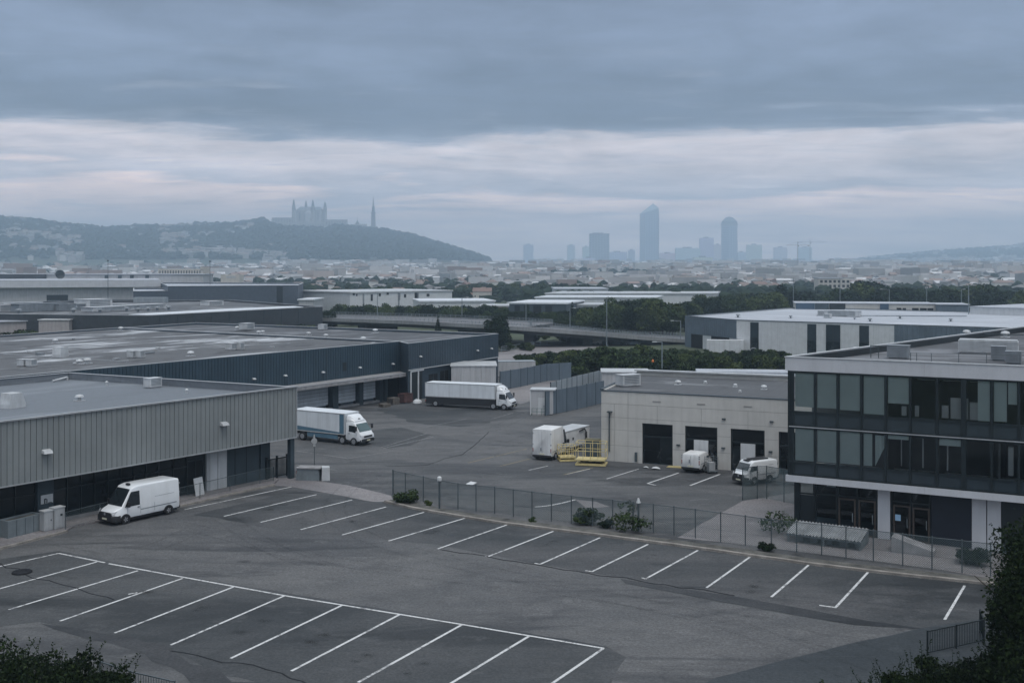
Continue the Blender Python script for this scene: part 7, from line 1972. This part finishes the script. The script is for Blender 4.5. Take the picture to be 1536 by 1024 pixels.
    def g2(rr):
        Y = 480*(6400/480)**rr.random(); px = rr.uniform(-80, 1640); x = (px-CX)/F*Y
        if px < 800 and Y > 2450: return None
        if Y < 700 and px < 450: return None
        if nz(x, Y, .004, 8.) > -.08 and rr.random() < .72: return None
        q = min(1.7, max(1., (Y/2000)**.7)); return x, Y, rr.uniform(3.5,7)*q, rr.uniform(4,9)*q
    clumps('scattered_wood', 'scattered hazy trees between the roofs of the plain', 5200, g2, 'leaf_d', 2)
    def g3(rr):
        px = rr.uniform(1240, 1750); Y = rr.uniform(4600, 7500); x = (px-CX)/F*Y
        if nz(x, Y, .0019, 2.) > .05: return None
        return x, Y, rr.uniform(11,22), rr.uniform(12,22)
    clumps('far_hill_wood', 'faint woods on the far hill at the right horizon', 1500, g3, 'leaf_d', 3)

def landmarks():
    glassA = grid_mat('tower glazing', (.34,.39,.47), (.15,.19,.27), 14., 11.8, .68, .72, .3)
    glassB = grid_mat('slab glazing', (.28,.31,.35), (.11,.135,.165), 13., 11., .66, .66, .4)
    stone = mk('pale limestone', (.36,.355,.35), .85, v=.12, sc=.08, streak=.3); dstone = mk('grey stone', (.22,.225,.235), .85, v=.12, sc=.08)
    lead = mk('lead grey', (.13,.15,.175), .6, v=.1)
    def tower(px0, px1, top, base, Y): 
        p = D((px0+px1)/2, base, Y); return p.x, Y, land(p.x, Y)-2, (px1-px0)/F*Y, D(0, top, Y).z
    # pointed tower
    x, y, z0, w, zt = tower(961, 986.5, 305, 388, 5440); h = zt-z0
    r = thing('skyscraper', 'tallest glass skyscraper, with a slanting pyramid top', 'skyscraper', (x,y,z0), radians(14)); k = w*.5*.86; hs = h-w*.60
    MB().prism([(-k,-k),(k,-k),(k,k),(-k,k)],0,hs).build('shaft', glassA, r)
    mb = MB(); mb.prism([(k-2.,-k-1.2),(k+1.2,-k-1.2),(k+1.2,-k+2.),(k-2,-k+2)],0,hs+2); mb.build('corner_pier', lead, r)
    mb = MB(); ax = k*.55; mb.add([(-k,-k,hs),(k,-k,hs+w*.32),(k,k,hs+w*.32),(-k,k,hs),(ax,0,h)],[(0,1,4),(1,2,4),(2,3,4),(3,0,4)]); mb.add([(-k,-k,hs),(k,-k,hs),(k,-k,hs+w*.32),(k,k,hs),(k,k,hs+w*.32),(-k,k,hs)],[(0,1,2),(1,3,4,2),(3,5,4)]); mb.build('pyramid_top', mk('crown glass', (.30,.36,.40), .25, v=.1), r)
    MB().tube((ax,0,h-2),(ax,0,h+9),.5,.2,6).build('mast', lead, r)
    # round-topped tower
    x, y, z0, w, zt = tower(1082, 1106, 325, 392, 5280); h = zt-z0
    r = thing('skyscraper', 'round skyscraper with a domed top, right of the pointed one', 'skyscraper', (x,y,z0)); R = w/2
    MB().lathe([(R,0),(R,h-R*.9)],28).build('shaft', glassA, r, smooth=True)
    MB().lathe([(R*.96,h-R*.9),(R*.96,h-R*.6),(R*.8,h-R*.45),(R*.45,h-R*.12),(R*.1,h)],28).build('dome', lead, r, smooth=True)
    MB().lathe([(R*1.02,h-R*1.1),(R*1.02,h-R*.85)],28).build('crown_ring', dstone, r)
    # slab tower
    x, y, z0, w, zt = tower(884, 913.5, 350, 386, 4800); h = zt-z0
    r = thing('skyscraper', 'broad dark slab tower left of the pointed skyscraper', 'skyscraper', (x,y,z0), 0)
    MB().bx(-w/2,w/2,-19,19,0,h-1.5).build('shaft', glassB, r); MB().bx(-w*.34,w*.2,-8,8,h-1.5,h+2.5).build('roof_plant', lead, r); MB().bx(-w/2-.3,w/2+.3,-19.3,19.3,h-4.5,h-1.4).build('roof_band', dstone, r)
    # mid-rise blocks on the skyline
    rnd = random.Random(9)
    lst = [(1049,1070,357,5120,'dark square block left of the domed skyscraper, with a small roof box'),(1013,1050,372,4960,'long low dark block between the pointed and domed towers'),(1120,1142,367,5600,'square hazy block right of the domed skyscraper'),
           (1161,1180,371,5760,'wide hazy block left of the near crane'),(1198,1217,371,5920,'hazy block right of the near crane mast'),(785,800,367,5760,'faint block standing alone at the end of the ridge'),
           (851,862,368,5600,'narrow pale block left of the slab tower'),(874,884,370,5920,'small faint block at the left foot of the slab tower'),(942,952,375,5600,'small faint block left of the pointed tower'),
           (1070,1083,367,5600,'pale block tucked left of the domed skyscraper'),(1106,1118,378,5280,'low block at the right foot of the domed skyscraper'),(912,940,378,5280,'low pale block right of the slab tower'),(990,1012,380,4800,'low pale block right of the pointed tower'),]
    lst += [(1040,1068,386,4160,'pale block below the dark square block'),(873,893,387,4160,'pale block below the slab tower')]
    for i, (a, b, t, Y, lab) in enumerate(lst):
        x, y, z0, w, zt = tower(a, b, t, 392, Y); h = zt-z0; r = thing('tower_block', lab, 'tower block', (x,y,z0), rnd.uniform(-.1,.1))
        mt = grid_mat('block facade %d' % i, [q*rnd.uniform(.8,1.2) for q in (.70,.70,.70)], (.34,.36,.39), rnd.uniform(5,9), 6., rnd.uniform(.45,.65), .5)
        MB().bx(-w/2,w/2,-14,14,0,h).build('wall', mt, r); MB().bx(-w*.2,w*.15,-5,5,h,h+5.).build('roof_plant', lead, r)
    # cranes
    for px, top, jx0, jx1, Y, lab in ((1196.5,365,1179,1214,2200,'nearer tower crane with its jib level over the skyline'),(1215,360.5,1196,1240,4160,'farther fainter tower crane with a long right-hand jib')):
        x = D(px,0,Y).x; zt = D(px,top,Y).z; z0 = land(x,Y)-1; h = zt-z0; r = thing('tower_crane', lab, 'crane', (x,Y,z0)); s = Y/2000
        def lattice(p, q, w, n, m, nm, par):
            mb = MB(); p, q = Vector(p), Vector(q); d = q-p; u = Vector((0,1,0)); v = d.normalized().cross(u)
            cs = [(u*a+v*b)*w/2 for a, b in ((-1,-1),(1,-1),(1,1),(-1,1))]
            for c in cs: mb.beam(p+c, q+c, .17*s, .17*s)
            for k in range(n):
                for j in range(4): mb.beam(p+d*(k/n)+cs[j], p+d*((k+1)/n)+cs[(j+1)%4], .1*s, .1*s)
            return mb.build(nm, m, par)
        lattice((0,0,0),(0,0,h*.985),1.2*s,14,lead,'mast',r)
        j0, j1 = D(jx0,0,Y).x-x, D(jx1,0,Y).x-x; zj = h*.93
        lattice((j0,0,zj),(j1,0,zj),1.0*s,16,lead,'jib',r)
        mb = MB(); mb.beam((0,0,h+3*s),(j0*.8,0,zj+.6),.18*s,.18*s); mb.beam((0,0,h+3*s),(j1*.8,0,zj+.6),.18*s,.18*s); mb.beam((0,0,h*.98),(0,0,h+3.2*s),.5*s,.5*s); mb.build('tie_bar', lead, r)
        e = j0 if abs(j0) < abs(j1) else j1; MB().box((e*.92,0,zj-1.5*s),(2.6*s,1.4*s,1.6*s)).build('counterweight', dstone, r); MB().box((1.4*s,0,zj-1.6*s),(1.8*s,1.6*s,2.4*s)).build('cab', lead, r)
    # hilltop basilica with four pinnacled towers
    Y = 3904; m = Y/F
    cx = D(463,0,Y).x; zb = D(0,342,Y).z; z0 = min(land(D(441,0,Y).x,Y), land(D(487,0,Y).x,Y), zb-4)-3
    r = thing('basilica', 'pale hilltop basilica with four pinnacled towers', 'church', (cx,Y,z0)); B = zb-z0
    X = lambda px: (px-463)*m; Z = lambda py: D(0,py,Y).z-z0
    MB().bx(X(445),X(483),-13,48,0,Z(315)).build('nave', stone, r)
    mb = MB(); mb.add([(X(445),-13,Z(315)),(X(483),-13,Z(315)),(X(483),48,Z(315)),(X(445),48,Z(315)),(X(449),17,Z(310)),(X(479),17,Z(310))],[(0,1,5,4),(2,3,4,5),(1,2,5),(3,0,4)]); mb.build('roof', lead, r)
    for px, tp, yy in ((442,299,-16),(456.3,299.5,35),(470.6,299,-17),(485,301,35)):
        w = 4.7*m; x = X(px)
        t = MB().lathe([(w*.62,0),(w*.62,Z(318)),(w*.68,Z(317.6)),(w*.68,Z(316.6)),(w*.54,Z(316.4)),(w*.54,Z(311)),(w*.66,Z(310.6)),(w*.66,Z(309.8))],8,(x,yy,0)).build('tower', stone, r)
        MB().lathe([(w*.48,Z(309.8)),(w*.40,Z(306.5)),(w*.20,Z(tp+2)),(.4,Z(tp)-1)],8,(x,yy,0)).build('pinnacle', lead, t)
        mb = MB()
        for q in range(8):
            a = 2*pi*(q+.5)/8; mb.box((x+w*.58*cos(a),yy+w*.58*sin(a),Z(314)),(.7,w*.16,Z(311.8)-Z(316)),a)
        mb.build('belfry_opening', lead, t)
    mb = MB()
    for px in (450.5,461,465.5,478): mb.bx(X(px)-1.1*m,X(px)+1.1*m,-13.8,-12.6,Z(331),Z(320)); mb.tube((X(px),-13.8,Z(320)),(X(px),-12.6,Z(320)),1.1*m,n=12)
    mb.build('arched_window', lead, r)
    mb = MB()
    for k in range(12): mb.bx(X(446+3.2*k)-.8,X(446+3.2*k)+.8,-14.8,-12.6,0,Z(316.5))
    mb.build('buttress', stone, r)
    mb = MB(); mb.add([(X(458),-15,Z(318)),(X(470),-15,Z(318)),(X(464),-15,Z(310)),(X(458),-10,Z(318)),(X(470),-10,Z(318)),(X(464),-10,Z(310))],[(0,1,2),(5,4,3),(0,2,5,3),(2,1,4,5)]); mb.build('gable', stone, r)
    MB().lathe([(6*m,0),(6*m,Z(322)),(5.*m,Z(319)),(.5,Z(315.5))],12,(X(464),-15.5,0)).build('apse', stone, r)
    # terrace walls and palace beside it
    zz = land(D(430,0,Y).x, Y-50)
    for a, b, t, dz, Y2, lab in ((408,441,327.5,12,3872,'long pale stone palace on the hilltop left of the basilica'),(441,487,334,14,3848,'buttressed terrace wall below the basilica'),(488,520,330.5,9,3888,'low pale wing stretching right of the basilica')):
        x0, x1 = D(a,0,Y2).x, D(b,0,Y2).x; zt = D(0,t,Y2).z; zl = min(land(x0,Y2),land(x1,Y2))-8
        q = thing('terrace_wall' if 'terrace' in lab else 'palace', lab, 'wall' if 'terrace' in lab else 'building', (x0,Y2,zl)); L = x1-x0
        MB().bx(0,L,0,22,0,zt-zl).build('wall', stone, q)
        if 'terrace' not in lab: MB().bx(-.5,L+.5,-.5,22.5,zt-zl,zt-zl+2.2).build('roof', lead, q)
        mb = MB(); n = int(L/9)
        for k in range(n): u = L*(k+.5)/n; mb.bx(u-1.5,u+1.5,-.5,0,zt-zl-14,zt-zl-5)
        mb.build('window', lead, q)
        mb = MB()
        for k in range(n//2+1): u = L*k/(n//2+.001); mb.bx(u-1.3,u+1.3,-2.6,0,0,zt-zl-1)
        mb.build('buttress', stone, q)
    # lattice spire tower and little turret
    Y = 3952; m = Y/F; x = D(560,0,Y).x; z0 = land(x,Y)-4; Z = lambda py: D(0,py,Y).z-z0
    r = thing('spire_tower', 'slender tapering spire tower on the right shoulder of the basilica hill', 'tower', (x,Y,z0))
    MB().lathe([(4.4*m*1.05,0),(3.9*m*1.05,Z(331)),(3.4*m*1.05,Z(320))],4).build('shaft', dstone, r).rotation_euler.z = pi/4
    MB().lathe([(3.9*m*1.05,Z(320)),(3.9*m*1.05,Z(319)),(2.4*m*1.05,Z(318.4)),(2.0*m*1.05,Z(311)),(2.4*m*1.05,Z(310.6)),(1.3*m*1.05,Z(309.5)),(.6*m*1.05,Z(300)),(.2,Z(294))],8).build('spire', lead, r)
    mb = MB()
    for k in range(6): mb.box((0,0,Z(330-4*k)*.5+Z(328)*.5),(6.2*m,6.2*m,.6))
    mb.build('gallery', lead, r)
    mb = MB(); mb.bx(-7*m,6*m,-6,8,0,Z(339.5)); mb.build('base_block', stone, r)
    Y = 3960; m = Y/F; x = D(536,0,Y).x; z0 = land(x,Y)-3; Z = lambda py: D(0,py,Y).z-z0
    r = thing('chapel', 'small domed chapel with a thin pinnacle between basilica and spire tower', 'chapel', (x,Y,z0))
    MB().bx(-5*m,14*m,-6,8,0,Z(336)).build('wall', stone, r); MB().lathe([(3*m,Z(336)),(2.6*m,Z(334)),(1.*m,Z(332)),(.35*m,Z(330)),(.1,Z(325))],12).build('dome', lead, r, smooth=True)
# ------------------------------------------------------------------ sky, sun, air, camera
def sky_and_light():
    w = bpy.data.worlds.new('World'); SC.world = w; w.use_nodes = True
    t = NT(w.node_tree); bg = w.node_tree.nodes['Background']
    EL, ROT = radians(66), radians(158)
    sky = t.new('ShaderNodeTexSky', sky_type='NISHITA'); sky.sun_disc = False; sky.sun_elevation = EL; sky.sun_rotation = ROT; sky.dust_density = 3.
    tc = t.new('ShaderNodeTexCoord'); sp = t.new('ShaderNodeSeparateXYZ'); t.l.new(tc.outputs['Generated'], sp.inputs[0])
    z = t.math('MAXIMUM', sp.outputs[2], 0.)
    # cloud sheet seen in perspective: direction projected on a flat deck
    k = t.math('DIVIDE', 1., t.math('ADD', z, .07))
    cb = t.new('ShaderNodeCombineXYZ'); t.l.new(t.math('MULTIPLY', sp.outputs[0], k), cb.inputs[0]); t.l.new(t.math('MULTIPLY', sp.outputs[1], k), cb.inputs[1])
    def mp(scale, rot=0., loc=(0,0,0)):
        m = t.new('ShaderNodeMapping'); m.inputs['Scale'].default_value = scale; m.inputs['Rotation'].default_value = (0,0,rot); m.inputs['Location'].default_value = loc
        t.l.new(cb.outputs[0], m.inputs[0]); return m.outputs[0]
    n1 = t.noise(mp((.45,.8,1), .12, (3.1,1.7,0)), 1.1, 6, .55, .5)
    n2 = t.noise(mp((.46,.62,1), .1, (7.3,4.4,0)), 1.2, 7, .6, .6)
    n3 = t.noise(mp((1.5,1.9,1), .1, (1.3,9.4,0)), 1.6, 6, .62, .4)
    zz = t.math('ADD', z, t.math('MULTIPLY', t.math('SUBTRACT', n1, .5), SKY['warp']))
    zz = t.math('ADD', zz, t.math('MULTIPLY', t.math('SUBTRACT', n3, .5), SKY['warp']*.35))
    c = lambda r, g, b: srgb(r, g, b)
    base = t.ramp(zz, [(p, [v*b for v, b in zip(c(*q), bo)]) for p, q, bo in SKY['ramp']])
    # streaks and folds of the cloud
    st = t.math('MULTIPLY', t.math('SUBTRACT', n2, .5), SKY['streak'])
    st = t.math('ADD', st, t.math('MULTIPLY', t.math('SUBTRACT', n3, .5), SKY['streak']*.3))
    dm = t.new('ShaderNodeMapping'); dm.inputs['Scale'].default_value = (7., 7., 26.); dm.inputs['Rotation'].default_value = (0, .05, .3); t.l.new(tc.outputs['Generated'], dm.inputs[0])
    st = t.math('ADD', st, t.math('MULTIPLY', t.math('SUBTRACT', t.noise(dm.outputs[0], 1., 6, .58, .5), .5), 1.15))
    st = t.math('ADD', st, t.math('MULTIPLY', t.math('SUBTRACT', t.noise(mp((.7,.8,1), .4, (5.5,2.2,0)), 1., 7, .58, .3), .5), SKY['streak']*.5))
    col = t.mix(1., base, t.math('ADD', 1., st), 'MULTIPLY')
    # small warm-white thin spots
    thin = t.ramp(t.noise(mp((.8,2.2,1), .15, (2.3,.4,0)), 1.7, 5, .55, .8), [(.56, 0.), (.70, 1.)])
    band = t.math('MULTIPLY', t.ramp(z, [(.03,0.),(.06,1.),(.105,1.),(.13,.6),(.17,.5),(.21,0.),(1.,0.)]), thin)
    col = t.mix(t.math('MULTIPLY', band, .5), col, c(196,196,204))
    hi = t.ramp(z, [(0.,0.),(.26,0.),(.55,1.),(1.,1.)])
    col = t.mix(hi, col, SKY['zenith'])
    ten = t.new('ShaderNodeVectorMath', operation='SCALE'); ten.inputs['Scale'].default_value = 1/.1
    t.l.new(col, ten.inputs[0])
    mx = t.mix(.94, sky.outputs[0], ten.outputs[0])
    t.l.new(mx, bg.inputs['Color']); bg.inputs['Strength'].default_value = .1
    try: w.cycles.sampling_method = 'MANUAL'; w.cycles.sample_map_resolution = 512
    except Exception: pass
    sd = bpy.data.lights.new('sun', 'SUN'); sd.energy = SKY['sun']; sd.angle = radians(25); sd.color = (1., .97, .93)
    so = bpy.data.objects.new('sun', sd); COL.objects.link(so)
    # the sun stands veiled behind and above the viewer
    d = Vector((sin(ROT)*cos(EL), cos(ROT)*cos(EL), sin(EL)))
    so.rotation_euler = (-d).to_track_quat('-Z', 'Y').to_euler(); so.location = (0, 0, 80)

def haze():
    mb = MB(); mb.bx(-9400, 9400, -9400, 9450, -1.2, 425)
    m = bpy.data.materials.new('haze'); m.use_nodes = True; nt = m.node_tree; nt.nodes.clear()
    out = nt.nodes.new('ShaderNodeOutputMaterial'); pv = nt.nodes.new('ShaderNodeVolumePrincipled')
    pv.inputs['Color'].default_value = (*HAZE['color'], 1); pv.inputs['Density'].default_value = HAZE['density']; pv.inputs['Anisotropy'].default_value = HAZE['g']
    nt.links.new(pv.outputs[0], out.inputs['Volume'])
    try: m.cycles.homogeneous_volume = True
    except Exception: pass
    o = mb.build('haze', m); o['kind'] = 'stuff'; o['label'] = 'blue-grey haze veiling the far town and hills'

LO, UP, DK, DB = (3.9,2.75,2.05), (2.12,1.76,1.49), (1.06,1.0,.95), (.78,.74,.69)
SKY = dict(warp=.13, streak=1.5, sun=1.4, zenith=(.80,.88,.96),
    ramp=[(0.,(168,176,190),LO),(.035,(172,178,192),LO),(.055,(178,182,195),LO),(.074,(162,170,188),UP),(.092,(176,180,195),UP),(.104,(186,188,200),UP),(.114,(176,181,195),UP),(.128,(132,144,167),(1.25,1.15,1.05)),(.142,(110,125,151),DB),(.155,(104,120,147),DB),(.20,(114,130,157),DK),(.26,(116,132,160),DK),(.36,(150,162,182),UP),(1.,(170,175,186),UP)])
HAZE = dict(color=(.66,.83,1.), density=.0003, g=.4)

def camera():
    c = bpy.data.cameras.new('camera'); o = bpy.data.objects.new('camera', c); COL.objects.link(o)
    o.location = (0, 0, CH); o.rotation_euler = (pi/2, 0, 0); c.sensor_width = 36.; c.lens = F/1536*36
    c.shift_y = -(512-HZ)/1536; c.clip_start = .5; c.clip_end = 20000
    SC.camera = o

setup = [build_ground, build_surfaces, grey_warehouse, blue_warehouse, rear_warehouse, cream_building, glass_office, place_vehicles, build_fences, build_yard,
         panelled_hall, left_complex, mid_buildings, flyover, prototypes, belts, near_plants, town, landmarks, haze, sky_and_light, camera]
import time as _t
for f in setup:
    t0 = _t.time(); f(); print('built', f.__name__, round(_t.time()-t0, 2))
SC.view_settings.view_transform = 'Standard'; SC.view_settings.look = 'None'; SC.view_settings.exposure = .1; SC.view_settings.gamma = 1.
SC.view_settings.use_curve_mapping = False
cy = SC.cycles
cy.use_denoising = True; cy.max_bounces = 6; cy.diffuse_bounces = 3; cy.glossy_bounces = 3; cy.transparent_max_bounces = 12; cy.transmission_bounces = 4; cy.volume_bounces = 2
cy.caustics_reflective = False; cy.caustics_refractive = False
